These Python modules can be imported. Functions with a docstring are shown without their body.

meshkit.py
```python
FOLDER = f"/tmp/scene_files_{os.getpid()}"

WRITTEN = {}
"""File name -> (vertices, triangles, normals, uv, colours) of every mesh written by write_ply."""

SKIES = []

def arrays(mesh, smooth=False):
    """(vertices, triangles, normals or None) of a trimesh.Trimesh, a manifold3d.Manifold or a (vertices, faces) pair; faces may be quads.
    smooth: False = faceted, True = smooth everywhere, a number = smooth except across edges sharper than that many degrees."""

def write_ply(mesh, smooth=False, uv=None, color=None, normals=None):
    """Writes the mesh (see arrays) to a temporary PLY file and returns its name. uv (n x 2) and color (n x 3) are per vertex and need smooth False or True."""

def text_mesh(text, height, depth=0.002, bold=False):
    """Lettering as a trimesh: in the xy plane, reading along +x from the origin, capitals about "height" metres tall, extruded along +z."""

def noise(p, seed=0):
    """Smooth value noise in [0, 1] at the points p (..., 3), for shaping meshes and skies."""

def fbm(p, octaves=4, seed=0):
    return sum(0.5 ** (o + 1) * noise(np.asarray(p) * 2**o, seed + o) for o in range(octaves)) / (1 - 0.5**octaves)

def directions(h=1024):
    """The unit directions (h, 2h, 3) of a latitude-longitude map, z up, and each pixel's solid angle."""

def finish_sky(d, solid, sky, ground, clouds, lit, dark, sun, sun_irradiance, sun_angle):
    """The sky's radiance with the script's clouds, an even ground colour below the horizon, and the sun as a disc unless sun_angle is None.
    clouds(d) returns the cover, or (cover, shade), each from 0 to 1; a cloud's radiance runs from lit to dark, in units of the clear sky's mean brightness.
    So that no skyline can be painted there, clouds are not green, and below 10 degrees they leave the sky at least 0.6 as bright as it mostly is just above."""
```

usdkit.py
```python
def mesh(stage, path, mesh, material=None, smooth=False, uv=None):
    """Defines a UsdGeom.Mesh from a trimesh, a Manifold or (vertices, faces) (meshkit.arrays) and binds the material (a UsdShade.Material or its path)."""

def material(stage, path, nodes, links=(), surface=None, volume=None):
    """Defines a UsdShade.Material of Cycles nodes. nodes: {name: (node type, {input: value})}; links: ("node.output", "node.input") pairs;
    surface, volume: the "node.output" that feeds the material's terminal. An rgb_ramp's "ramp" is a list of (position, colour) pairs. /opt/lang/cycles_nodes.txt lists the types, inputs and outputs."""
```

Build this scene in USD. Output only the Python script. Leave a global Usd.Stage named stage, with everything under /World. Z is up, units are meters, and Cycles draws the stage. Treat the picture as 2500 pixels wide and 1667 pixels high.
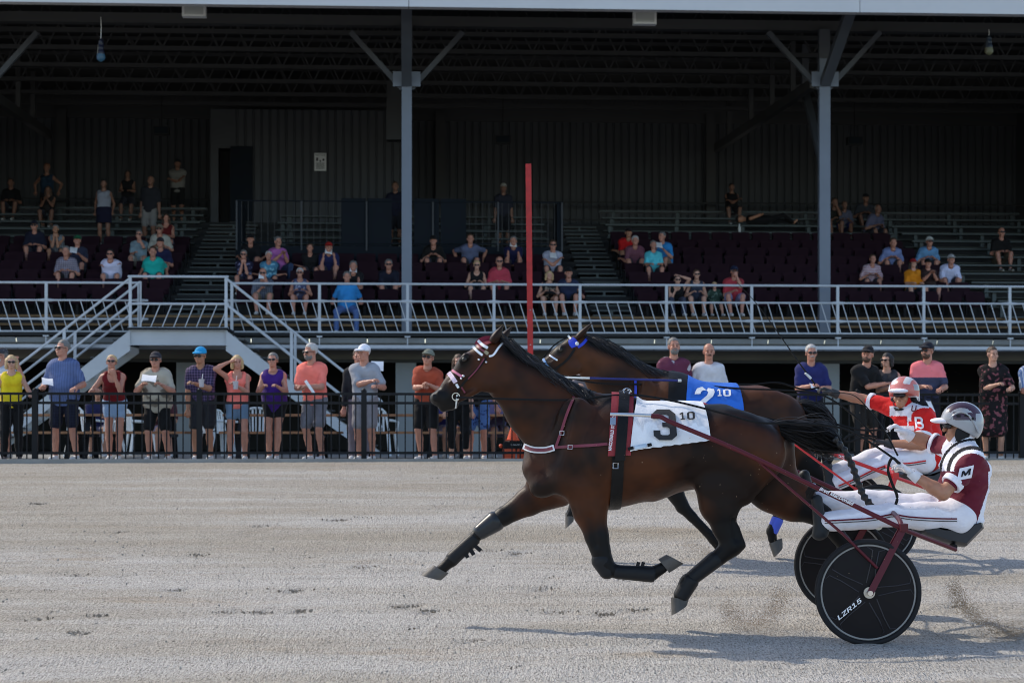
import math, random
import numpy as np
import trimesh, usdkit, meshkit
from scipy import ndimage
from shapely.geometry import Polygon, Point, LineString
from shapely import affinity, union_all
from pxr import Usd, UsdGeom, UsdLux, UsdShade, Gf, Sdf, Vt

random.seed(7)
rng = np.random.default_rng(7)
stage = Usd.Stage.CreateInMemory()
UsdGeom.SetStageUpAxis(stage, UsdGeom.Tokens.z)
UsdGeom.SetStageMetersPerUnit(stage, 1.0)
UsdGeom.Xform.Define(stage, '/World')
UsdGeom.Scope.Define(stage, '/World/Looks')

# ------------------------------------------------------------------ camera, sky, sun, exposure
F, CX, YH, CAMZ = 4550.0, 1250.0, 1058.0, 1.40          # focal length and horizon in photograph pixels, eye height
cam = UsdGeom.Camera.Define(stage, '/World/camera')
cam.AddTranslateOp().Set(Gf.Vec3d(0, 0, CAMZ))
cam.AddRotateXOp().Set(90.0)
cam.CreateHorizontalApertureAttr(36.0)
cam.CreateVerticalApertureAttr(36.0 * 682 / 1024)
cam.CreateFocalLengthAttr(F / 2500 * 36)
cam.CreateVerticalApertureOffsetAttr((YH - 833.5) / 2500 * 36)
cam.CreateClippingRangeAttr(Gf.Vec2f(0.1, 3000))
cam.CreateFStopAttr(4.5)
cam.CreateFocusDistanceAttr(12.9)
cam.CreateExposureAttr(0.42)
TO_SUN = np.array([-0.90, 0.58, 1.0]); TO_SUN /= np.linalg.norm(TO_SUN)
sun = UsdLux.DistantLight.Define(stage, '/World/sun')
sun.CreateIntensityAttr(0.64); sun.CreateAngleAttr(0.8); sun.CreateNormalizeAttr(True)
sun.CreateColorAttr(Gf.Vec3f(1.0, 0.91, 0.78))
_z = Gf.Vec3d(*TO_SUN); _x = Gf.Cross(Gf.Vec3d(0, 0, 1), _z).GetNormalized(); _y = Gf.Cross(_z, _x)
sun.AddTransformOp().Set(Gf.Matrix4d(_x[0], _x[1], _x[2], 0, _y[0], _y[1], _y[2], 0, _z[0], _z[1], _z[2], 0, 0, 0, 0, 1))
sky = UsdLux.DomeLight.Define(stage, '/World/sky')
skymat = usdkit.material(stage, '/World/Looks/sky_air', {
    "s": ("sky_texture", {"sky_type": "single_scattering", "sun_disc": False, "sun_elevation": float(math.asin(TO_SUN[2])),
                          "sun_rotation": float(math.atan2(TO_SUN[0], TO_SUN[1])), "air_density": 1.0, "aerosol_density": 1.3, "ozone_density": 1.0}),
    "b": ("background_shader", {"strength": 0.150})}, [("s.color", "b.color")], surface="b.background")
UsdShade.MaterialBindingAPI.Apply(sky.GetPrim()).Bind(skymat)
sky.GetPrim().SetCustomDataByKey('kind', 'structure')

# ------------------------------------------------------------------ helpers
def P(x, y, Y):
    """the point at depth Y that the photograph shows at (x, y)"""
    return np.array([(x - CX) / F * Y, Y, CAMZ - (y - YH) / F * Y])
def px(p):
    return np.array([CX + p[0] / p[1] * F, YH + (CAMZ - p[2]) / p[1] * F])
def track_z(Y): return -0.854 + 0.0688 * Y
def lin(c):
    c = np.asarray(c, float) / 255.0
    return tuple(np.where(c <= 0.04045, c / 12.92, ((c + 0.055) / 1.055) ** 2.4))
_names, _loc = {}, {}
def path_of(parent, name):
    base = parent or '/World'
    n = _names.get((base, name), 0); _names[(base, name)] = n + 1
    return f"{base}/{name}" + (f"_{n:03d}" if n else '')
def tag(prim, label=None, cat=None, group=None, kind=None):
    for k, v in (('label', label), ('category', cat), ('group', group), ('kind', kind)):
        if v: prim.SetCustomDataByKey(k, v)
    return prim
def thing(name, label=None, cat=None, loc=(0, 0, 0), rotz=0.0, group=None, kind=None):
    p = path_of(None, name)
    x = UsdGeom.Xform.Define(stage, p)
    x.AddTranslateOp().Set(Gf.Vec3d(*map(float, loc)))
    if rotz: x.AddRotateZOp().Set(float(math.degrees(rotz)))
    _loc[p] = np.array(loc, float)
    tag(x.GetPrim(), label, cat, group, kind)
    return p
def part(parent, name, mesh, mat, smooth=False, world=False, label=None, kind=None, var=None):
    p = path_of(parent, name)
    if isinstance(mesh, MB): mesh = mesh.get()
    if isinstance(mesh, trimesh.Trimesh): mesh = (np.asarray(mesh.vertices), np.asarray(mesh.faces))
    if world:
        root = '/'.join(p.split('/')[:3])
        mesh = (np.asarray(mesh[0]) - _loc.get(root, np.zeros(3)), mesh[1])
    m = usdkit.mesh(stage, p, mesh, mat, smooth=smooth)
    if var is not None:
        UsdGeom.PrimvarsAPI(m).CreatePrimvar('tint', Sdf.ValueTypeNames.FloatArray, 'vertex').Set(Vt.FloatArray.FromNumpy(np.asarray(var, np.float32)))
    tag(m.GetPrim(), label, kind=kind)
    return p
def solo(name, mesh, mat, label=None, cat=None, group=None, kind=None, smooth=False):
    p = path_of(None, name)
    if isinstance(mesh, MB): mesh = mesh.get()
    m = usdkit.mesh(stage, p, mesh, mat, smooth=smooth)
    tag(m.GetPrim(), label, cat, group, kind)
    return p
def copy_of(src, name, loc, rotz, label, cat, group):
    p = path_of(None, name)
    x = UsdGeom.Xform.Define(stage, p)
    x.GetPrim().GetReferences().AddInternalReference(src)
    x.GetPrim().SetInstanceable(True)
    x.ClearXformOpOrder()
    x.AddTranslateOp(opSuffix='at').Set(Gf.Vec3d(*map(float, loc)))
    x.AddRotateZOp(opSuffix='turn').Set(float(math.degrees(rotz)))
    tag(x.GetPrim(), label, cat, group)
    return p

_BF = np.array([[0, 2, 1], [1, 2, 3], [4, 5, 6], [5, 7, 6], [0, 1, 4], [1, 5, 4], [2, 6, 3], [3, 6, 7], [0, 4, 2], [2, 4, 6], [1, 3, 5], [3, 7, 5]])
_BV = np.array([[x, y, z] for x in (-.5, .5) for y in (-.5, .5) for z in (-.5, .5)])
_BF = np.array([[0, 1, 3], [0, 3, 2], [4, 6, 7], [4, 7, 5], [0, 4, 5], [0, 5, 1], [2, 3, 7], [2, 7, 6], [0, 2, 6], [0, 6, 4], [1, 5, 7], [1, 7, 3]])
class MB:
    """collects boxes, beams and tubes that become one mesh"""
    def __init__(s): s.v, s.f, s.n = [], [], 0
    def add(s, v, f):
        v = np.asarray(v, float); s.v.append(v); s.f.append(np.asarray(f, int) + s.n); s.n += len(v); return s
    def box(s, x0, x1, y0, y1, z0, z1):
        c = np.array([(x0 + x1) / 2, (y0 + y1) / 2, (z0 + z1) / 2]); d = np.array([x1 - x0, y1 - y0, z1 - z0])
        return s.add(_BV * d + c, _BF)
    def beam(s, a, b, w, h, up=(0, 0, 1)):
        """box from a to b, w wide across, h high along 'up'"""
        a, b = np.asarray(a, float), np.asarray(b, float)
        t = b - a; L = np.linalg.norm(t); t /= L
        u = np.asarray(up, float); r = np.cross(t, u)
        if np.linalg.norm(r) < 1e-6: r = np.cross(t, (0, 1, 0))
        r /= np.linalg.norm(r); u = np.cross(r, t)
        v = _BV[:, :1] * L * t + _BV[:, 1:2] * w * r + _BV[:, 2:] * h * u + (a + b) / 2
        return s.add(v, _BF[:, ::-1])
    def tube(s, pts, r, n=8, cap=True, flat=None):
        v, f = tube(pts, r, n, cap, flat); return s.add(v, f)
    def sphere(s, c, r, sub=1):
        m = trimesh.creation.icosphere(subdivisions=sub); return s.add(m.vertices * r + np.asarray(c), m.faces)
    def get(s): return (np.vstack(s.v), np.vstack(s.f))
def tube(pts, r, n=8, cap=True, flat=None):
    pts = np.asarray(pts, float); k = len(pts); r = np.broadcast_to(np.asarray(r, float), (k,))
    T = np.gradient(pts, axis=0); T /= np.maximum(np.linalg.norm(T, axis=1, keepdims=True), 1e-9)
    ref = np.array([0, 0, 1.0]) if abs(T[0][2]) < 0.9 else np.array([0, 1.0, 0])
    A = np.cross(T, ref); A /= np.maximum(np.linalg.norm(A, axis=1, keepdims=True), 1e-9); B = np.cross(A, T)
    th = np.arange(n) / n * 2 * math.pi
    fl = 1.0 if flat is None else flat
    V = pts[:, None] + r[:, None, None] * (np.cos(th)[None, :, None] * A[:, None] + fl * np.sin(th)[None, :, None] * B[:, None])
    V = V.reshape(-1, 3); f = []
    i = np.arange(k - 1)[:, None] * n; j = np.arange(n)[None]; j2 = (j + 1) % n
    a, b, c, d = i + j, i + j2, i + n + j2, i + n + j
    f = np.concatenate([np.stack([a, b, c], -1).reshape(-1, 3), np.stack([a, c, d], -1).reshape(-1, 3)])
    if cap:
        V = np.vstack([V, pts[0], pts[-1]]); m = k * n; jj = np.arange(n); j2 = (jj + 1) % n
        f = np.concatenate([f, np.stack([np.full(n, m), j2, jj], -1), np.stack([np.full(n, m + 1), (k - 1) * n + jj, (k - 1) * n + j2], -1)])
    return V, f
def spline(pts, n):
    """Catmull-Rom through pts, n samples"""
    pts = np.asarray(pts, float); k = len(pts)
    q = np.vstack([2 * pts[0] - pts[1], pts, 2 * pts[-1] - pts[-2]])
    t = np.linspace(0, k - 1, n); i = np.minimum(t.astype(int), k - 2); u = (t - i)[:, None]
    p0, p1, p2, p3 = q[i], q[i + 1], q[i + 2], q[i + 3]
    return 0.5 * (2 * p1 + (p2 - p0) * u + (2 * p0 - 5 * p1 + 4 * p2 - p3) * u ** 2 + (3 * p1 - p0 - 3 * p2 + p3) * u ** 3)
def grid_mesh(V):
    """V (a, b, 3) -> quads"""
    a, b = V.shape[:2]; i = np.arange(a - 1)[:, None] * b + np.arange(b - 1)[None]
    q = np.stack([i, i + 1, i + b + 1, i + b], -1).reshape(-1, 4)
    return V.reshape(-1, 3), np.vstack([q[:, [0, 1, 2]], q[:, [0, 2, 3]]])
def join(*ms):
    b = MB()
    for m in ms:
        if isinstance(m, trimesh.Trimesh): m = (m.vertices, m.faces)
        if isinstance(m, MB): m = m.get()
        b.add(*m)
    return b.get()

class SDF:
    """a signed distance grid into which rounded cones and ellipsoids are blended; mesh() runs naive surface nets over it"""
    def __init__(s, lo, hi, h):
        s.lo, s.h = np.asarray(lo, float), h
        s.n = np.ceil((np.asarray(hi) - s.lo) / h).astype(int) + 1
        s.f = np.full(s.n, 0.5, np.float32)
        s.ax = [s.lo[i] + np.arange(s.n[i]) * h for i in range(3)]
    def _sub(s, lo, hi):
        a = np.clip(np.floor((lo - s.lo) / s.h).astype(int), 0, s.n); b = np.clip(np.ceil((hi - s.lo) / s.h).astype(int) + 1, 0, s.n)
        sl = tuple(slice(a[i], b[i]) for i in range(3))
        return sl, [s.ax[0][sl[0]][:, None, None], s.ax[1][sl[1]][None, :, None], s.ax[2][sl[2]][None, None, :]]
    def _mix(s, sl, d, k, neg=False):
        f = s.f[sl]
        if neg:
            g = -d; h = np.maximum(k - np.abs(f - g), 0) / k; s.f[sl] = np.maximum(f, g) + h * h * k / 4
        else:
            h = np.maximum(k - np.abs(f - d), 0) / k; s.f[sl] = np.minimum(f, d) - h * h * k / 4
    def cone(s, a, b, ra, rb, k=0.03, lat=None, ratio=1.0, neg=False):
        """rounded cone a-b; 'lat' = 0/1/2 axis along which it is 'ratio' times as thick"""
        a, b = np.asarray(a, float), np.asarray(b, float)
        pad = max(ra, rb) * max(1, ratio) + k + 3 * s.h
        sl, g = s._sub(np.minimum(a, b) - pad, np.maximum(a, b) + pad)
        if min(sl[i].stop - sl[i].start for i in range(3)) <= 0: return s
        sc = np.ones(3)
        if lat is not None: sc[lat] = 1 / ratio
        q = [(g[i] - a[i]) * sc[i] for i in range(3)]; ba = (b - a) * sc
        L = max(float(ba @ ba), 1e-12)
        t = np.clip((q[0] * ba[0] + q[1] * ba[1] + q[2] * ba[2]) / L, 0, 1)
        d = np.sqrt((q[0] - t * ba[0]) ** 2 + (q[1] - t * ba[1]) ** 2 + (q[2] - t * ba[2]) ** 2) - (ra + (rb - ra) * t)
        if lat is not None and ratio < 1: d = d * max(ratio, 0.5) if False else d
        s._mix(sl, d, k, neg); return s
    def ell(s, c, r, k=0.02, R=None, neg=False):
        c, r = np.asarray(c, float), np.asarray(r, float)
        pad = r.max() + k + 3 * s.h
        sl, g = s._sub(c - pad, c + pad)
        if min(sl[i].stop - sl[i].start for i in range(3)) <= 0: return s
        q = [g[i] - c[i] for i in range(3)]
        if R is not None: q = [R[0][i] * q[0] + R[1][i] * q[1] + R[2][i] * q[2] for i in range(3)]
        k0 = np.sqrt((q[0] / r[0]) ** 2 + (q[1] / r[1]) ** 2 + (q[2] / r[2]) ** 2)
        k1 = np.sqrt((q[0] / r[0] ** 2) ** 2 + (q[1] / r[1] ** 2) ** 2 + (q[2] / r[2] ** 2) ** 2)
        d = k0 * (k0 - 1) / np.maximum(k1, 1e-6)
        s._mix(sl, d, k, neg); return s
    def cut(s, n, p):
        """keep the side where (x - p) . n < 0"""
        n = np.asarray(n, float); n = n / np.linalg.norm(n); p = np.asarray(p, float)
        d = (s.ax[0][:, None, None] - p[0]) * n[0] + (s.ax[1][None, :, None] - p[1]) * n[1] + (s.ax[2][None, None, :] - p[2]) * n[2]
        s.f = np.maximum(s.f, d.astype(np.float32)); return s
    def rough(s, amp, scale, seed=0):
        m = np.abs(s.f) < 4 * s.h + amp
        i = np.argwhere(m); s.f[m] += amp * 2 * (meshkit.fbm((s.lo + i * s.h) * scale, 2, seed) - 0.5); return s
    def at(s, p):
        q = ((np.asarray(p) - s.lo) / s.h).reshape(-1, 3).T
        return ndimage.map_coordinates(s.f, q, order=1, mode='nearest').reshape(np.shape(p)[:-1])
    def mesh(s):
        f = s.f.copy()
        f[0], f[-1], f[:, 0], f[:, -1], f[:, :, 0], f[:, :, -1] = [np.maximum(x, 1e-3) for x in (f[0], f[-1], f[:, 0], f[:, -1], f[:, :, 0], f[:, :, -1])]
        ins = f < 0
        nx, ny, nz = f.shape
        cs = [(i, j, k) for i in (0, 1) for j in (0, 1) for k in (0, 1)]
        cnt = sum(ins[i:nx - 1 + i, j:ny - 1 + j, k:nz - 1 + k].astype(np.int8) for i, j, k in cs)
        act = np.argwhere((cnt > 0) & (cnt < 8))
        idx = np.full((nx - 1, ny - 1, nz - 1), -1, int); idx[tuple(act.T)] = np.arange(len(act))
        val = np.stack([f[act[:, 0] + i, act[:, 1] + j, act[:, 2] + k] for i, j, k in cs], 1)
        C = np.array(cs, float); acc = np.zeros((len(act), 3)); num = np.zeros(len(act))
        for a in range(8):
            for b in range(a + 1, 8):
                if np.abs(C[a] - C[b]).sum() != 1: continue
                fa, fb = val[:, a], val[:, b]; m = (fa < 0) != (fb < 0)
                t = np.where(m, fa / np.where(m, fa - fb, 1), 0)[:, None]
                acc += np.where(m[:, None], C[a] + (C[b] - C[a]) * t, 0); num += m
        V = s.lo + (act + acc / num[:, None]) * s.h
        Q = []
        for ax in range(3):
            sl0 = [slice(None)] * 3; sl1 = [slice(None)] * 3
            sl0[ax] = slice(0, -1); sl1[ax] = slice(1, None)
            A, B = ins[tuple(sl0)], ins[tuple(sl1)]
            e = np.argwhere(A != B); o1, o2 = (ax + 1) % 3, (ax + 2) % 3
            e = e[(e[:, o1] > 0) & (e[:, o2] > 0) & (e[:, o1] < f.shape[o1] - 1) & (e[:, o2] < f.shape[o2] - 1)]
            def c(d1, d2):
                q = e.copy(); q[:, o1] -= d1; q[:, o2] -= d2; return idx[tuple(q.T)]
            q = np.stack([c(1, 1), c(0, 1), c(0, 0), c(1, 0)], 1)
            flip = ~A[tuple(e.T)]; q[flip] = q[flip][:, ::-1]; Q.append(q)
        Q = np.vstack(Q)
        return V, np.vstack([Q[:, [0, 1, 2]], Q[:, [0, 2, 3]]])
def split(mesh, key):
    """faces of a mesh sorted by key(face centres) -> {key: mesh}"""
    v, f = np.asarray(mesh[0]), np.asarray(mesh[1]); k = key(v[f].mean(1)); out = {}
    for q in np.unique(k):
        ff = f[k == q]; u, inv = np.unique(ff, return_inverse=True); out[int(q)] = (v[u], inv.reshape(-1, 3))
    return out

# ------------------------------------------------------------------ materials
_mats = {}
def mat(name, col, rough=0.6, var=0.12, vs=5.0, bump=0.0, bs=60.0, metal=0.0, coat=0.0, sheen=0.0, spec=0.5, sub=0.0, obj=False, rvar=0.0):
    if name in _mats: return _mats[name]
    c = np.array(col, float)
    n = {"g": ("texture_coordinate", {}) if obj else ("geometry", {}),
         "n": ("noise_texture", {"scale": vs, "detail": 5.0, "roughness": 0.6}),
         "r": ("rgb_ramp", {"ramp": [(0.25, tuple(c * (1 - var))), (0.75, tuple(np.minimum(c * (1 + var), 0.95)))]}),
         "p": ("principled_bsdf", {"roughness": rough, "metallic": metal, "coat_weight": coat, "sheen_weight": sheen, "specular_ior_level": spec})}
    src = "g.object" if obj else "g.position"
    l = [(src, "n.vector"), ("n.fac", "r.fac"), ("r.color", "p.base_color")]
    if sub: n["p"][1].update({"subsurface_weight": sub, "subsurface_scale": 0.02})
    if bump:
        n["bn"] = ("noise_texture", {"scale": bs, "detail": 3.0}); n["b"] = ("bump", {"strength": bump, "distance": 0.02})
        l += [(src, "bn.vector"), ("bn.fac", "b.height"), ("b.normal", "p.normal")]
    if rvar:
        n["rm"] = ("map_range", {"from_min": 0.3, "from_max": 0.7, "to_min": rough - rvar, "to_max": rough + rvar})
        l += [("n.fac", "rm.value"), ("rm.result", "p.roughness")]
    _mats[name] = usdkit.material(stage, '/World/Looks/' + name, n, l, surface="p.BSDF")
    return _mats[name]
def cloth(col, pat=None, col2=(0.6, 0.6, 0.6), scale=1.0):
    """fabric of one colour (sRGB 0-255), or plaid, stripes, floral, print"""
    name = 'cloth_' + '_'.join(str(int(x)) for x in col) + (f"_{pat}_" + '_'.join(str(int(x)) for x in col2) if pat else '')
    if pat is None: return mat(name, np.array(lin(col)), rough=0.85, var=0.1, vs=9, bump=0.25, bs=25, sheen=0.05, obj=True, spec=0.25)
    if name in _mats: return _mats[name]
    a, b = lin(col), lin(col2)
    n = {"t": ("texture_coordinate", {}), "p": ("principled_bsdf", {"roughness": 0.85, "specular_ior_level": 0.25}), "m": ("mix_color", {"a": a, "b": b}),
         "bn": ("noise_texture", {"scale": 25.0, "detail": 3.0}), "bp": ("bump", {"strength": 0.25, "distance": 0.02})}
    l = [("m.result", "p.base_color"), ("t.object", "bn.vector"), ("bn.fac", "bp.height"), ("bp.normal", "p.normal"), ("t.object", "sx.vector")]
    n["sx"] = ("separate_xyz", {})
    def band(tag_, axis, freq, lo):
        n[tag_ + "a"] = ("math", {"math_type": "multiply", "value2": freq}); n[tag_ + "s"] = ("math", {"math_type": "sine"})
        n[tag_] = ("math", {"math_type": "greater_than", "value2": lo}); l.extend([(f"sx.{axis}", tag_ + "a.value1"), (tag_ + "a.value", tag_ + "s.value1"), (tag_ + "s.value", tag_ + ".value1")])
    if pat == 'plaid':
        band("u", "x", 150 * scale, 0.35); band("w", "z", 150 * scale, 0.35)
        n["s"] = ("math", {"math_type": "add"}); n["h"] = ("math", {"math_type": "multiply", "value2": 0.5}); l += [("u.value", "s.value1"), ("w.value", "s.value2"), ("s.value", "h.value1"), ("h.value", "m.fac")]
    elif pat in ('stripes', 'vstripes'):
        band("u", "z" if pat == 'stripes' else "x", 170 * scale, 0.2); l += [("u.value", "m.fac")]
    elif pat == 'half':
        n["u"] = ("math", {"math_type": "less_than", "value2": 1.26}); l += [("sx.z", "u.value1"), ("u.value", "m.fac")]
    else:
        n["v"] = ("noise_texture", {"scale": 16.0 * scale, "detail": 2.5}); n["u"] = ("map_range", {"from_min": 0.56, "from_max": 0.6, "clamp": True})
        l += [("t.object", "v.vector"), ("v.fac", "u.value"), ("u.result", "m.fac")]
    _mats[name] = usdkit.material(stage, '/World/Looks/' + name, n, l, surface="p.BSDF")
    return _mats[name]
M = dict(
    white_steel=mat('white_steel', (0.47, 0.495, 0.525), 0.45, 0.10, 2.0, 0.05, 30, rvar=0.1),
    stair=mat('stair_paint', (0.43, 0.45, 0.47), 0.42, 0.1, 1.5, 0.05, 20),
    brace=mat('brace_paint', (0.062, 0.070, 0.082), 0.5, 0.15, 1.5),
    fascia=mat('fascia_paint', (0.52, 0.525, 0.53), 0.4, 0.06, 0.8, 0.0),
    column=mat('column_paint', (0.145, 0.172, 0.215), 0.45, 0.08, 1.5, 0.04, 30),
    joist=mat('joist_steel', (0.026, 0.027, 0.029), 0.6, 0.2, 2.0),
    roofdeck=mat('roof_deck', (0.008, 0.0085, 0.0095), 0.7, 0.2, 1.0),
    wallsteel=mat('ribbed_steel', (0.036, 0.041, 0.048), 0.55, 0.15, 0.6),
    beamgrey=mat('beam_grey', (0.04, 0.042, 0.044), 0.6, 0.12, 1.0),
    concrete=mat('concrete', (0.22, 0.22, 0.21), 0.85, 0.25, 1.3, 0.3, 18),
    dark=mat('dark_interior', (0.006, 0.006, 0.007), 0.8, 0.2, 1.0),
    alu=mat('aluminium_bench', (0.055, 0.068, 0.066), 0.5, 0.15, 3.0, metal=0.3),
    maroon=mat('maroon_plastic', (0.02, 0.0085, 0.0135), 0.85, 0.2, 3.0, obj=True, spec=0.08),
    riser=mat('riser_boards', (0.01, 0.011, 0.012), 0.8, 0.3, 2.0),
    plank=mat('worn_plank', (0.17, 0.10, 0.042), 0.75, 0.3, 4.0, 0.2, 40),
    header=mat('header_board', (0.17, 0.165, 0.145), 0.7, 0.1, 1.0),
    pillar=mat('pillar_paint', (0.23, 0.25, 0.26), 0.5, 0.08, 1.0),
    black_metal=mat('black_fence_metal', (0.008, 0.0085, 0.010), 0.5, 0.2, 3.0, spec=0.2),
    partition=mat('partition_panel', (0.012, 0.016, 0.022), 0.8, 0.1, 1.0, spec=0.1),
    red_post=mat('red_post_paint', (0.36, 0.012, 0.012), 0.45, 0.3, 7.0, 0.1, 20),
    paper=mat('paper', (0.82, 0.83, 0.85), 0.8, 0.02, 20, 0.1, 40, obj=True),
    plastic_white=mat('white_plastic', (0.62, 0.64, 0.64), 0.45, 0.06, 3.0),
    wood=mat('picnic_wood', (0.26, 0.13, 0.06), 0.7, 0.3, 6.0, 0.2, 40),
    orange=mat('orange_cone', (0.75, 0.10, 0.03), 0.5, 0.08, 4.0),
    rubber=mat('black_rubber', (0.012, 0.012, 0.0135), 0.7, 0.2, 6.0, 0.1, 60, spec=0.2),
    chrome=mat('chrome', (0.75, 0.75, 0.75), 0.18, 0.03, 4.0, metal=1.0),
    leather=mat('black_leather', (0.006, 0.0055, 0.0055), 0.45, 0.25, 12.0, 0.15, 80, spec=0.2),
    burgundy=mat('burgundy_strap', (0.16, 0.018, 0.04), 0.5, 0.1, 12.0, 0.1, 80),
    white_cloth=mat('white_saddlecloth', (0.76, 0.78, 0.82), 0.8, 0.03, 9.0, 0.35, 12),
    ink=mat('black_print', (0.012, 0.013, 0.016), 0.7, 0.1, 9.0),
)
SKIN = [mat('skin_fair', (0.50, 0.27, 0.19), 0.5, 0.12, 14, obj=True), mat('skin_tan', (0.36, 0.17, 0.10), 0.5, 0.14, 14, sub=0.05, obj=True),
        mat('skin_ruddy', (0.46, 0.21, 0.145), 0.5, 0.14, 14, obj=True), mat('skin_brown', (0.20, 0.095, 0.06), 0.5, 0.14, 14, sub=0.05, obj=True)]
HAIR = {k: mat('hair_' + k, c, 0.55, 0.35, 60, 0.4, 90, obj=True) for k, c in dict(
    black=(0.012, 0.010, 0.010), brown=(0.06, 0.032, 0.018), blonde=(0.50, 0.34, 0.17), grey=(0.15, 0.145, 0.14), white=(0.44, 0.43, 0.42), red=(0.20, 0.07, 0.03)).items()}
EYE = mat('eye_dark', (0.015, 0.012, 0.01), 0.2, 0.1, 5); LIP = mat('lip', (0.30, 0.09, 0.07), 0.5, 0.1, 5)
LENS = mat('dark_lens', (0.008, 0.008, 0.01), 0.12, 0.1, 5)
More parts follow.
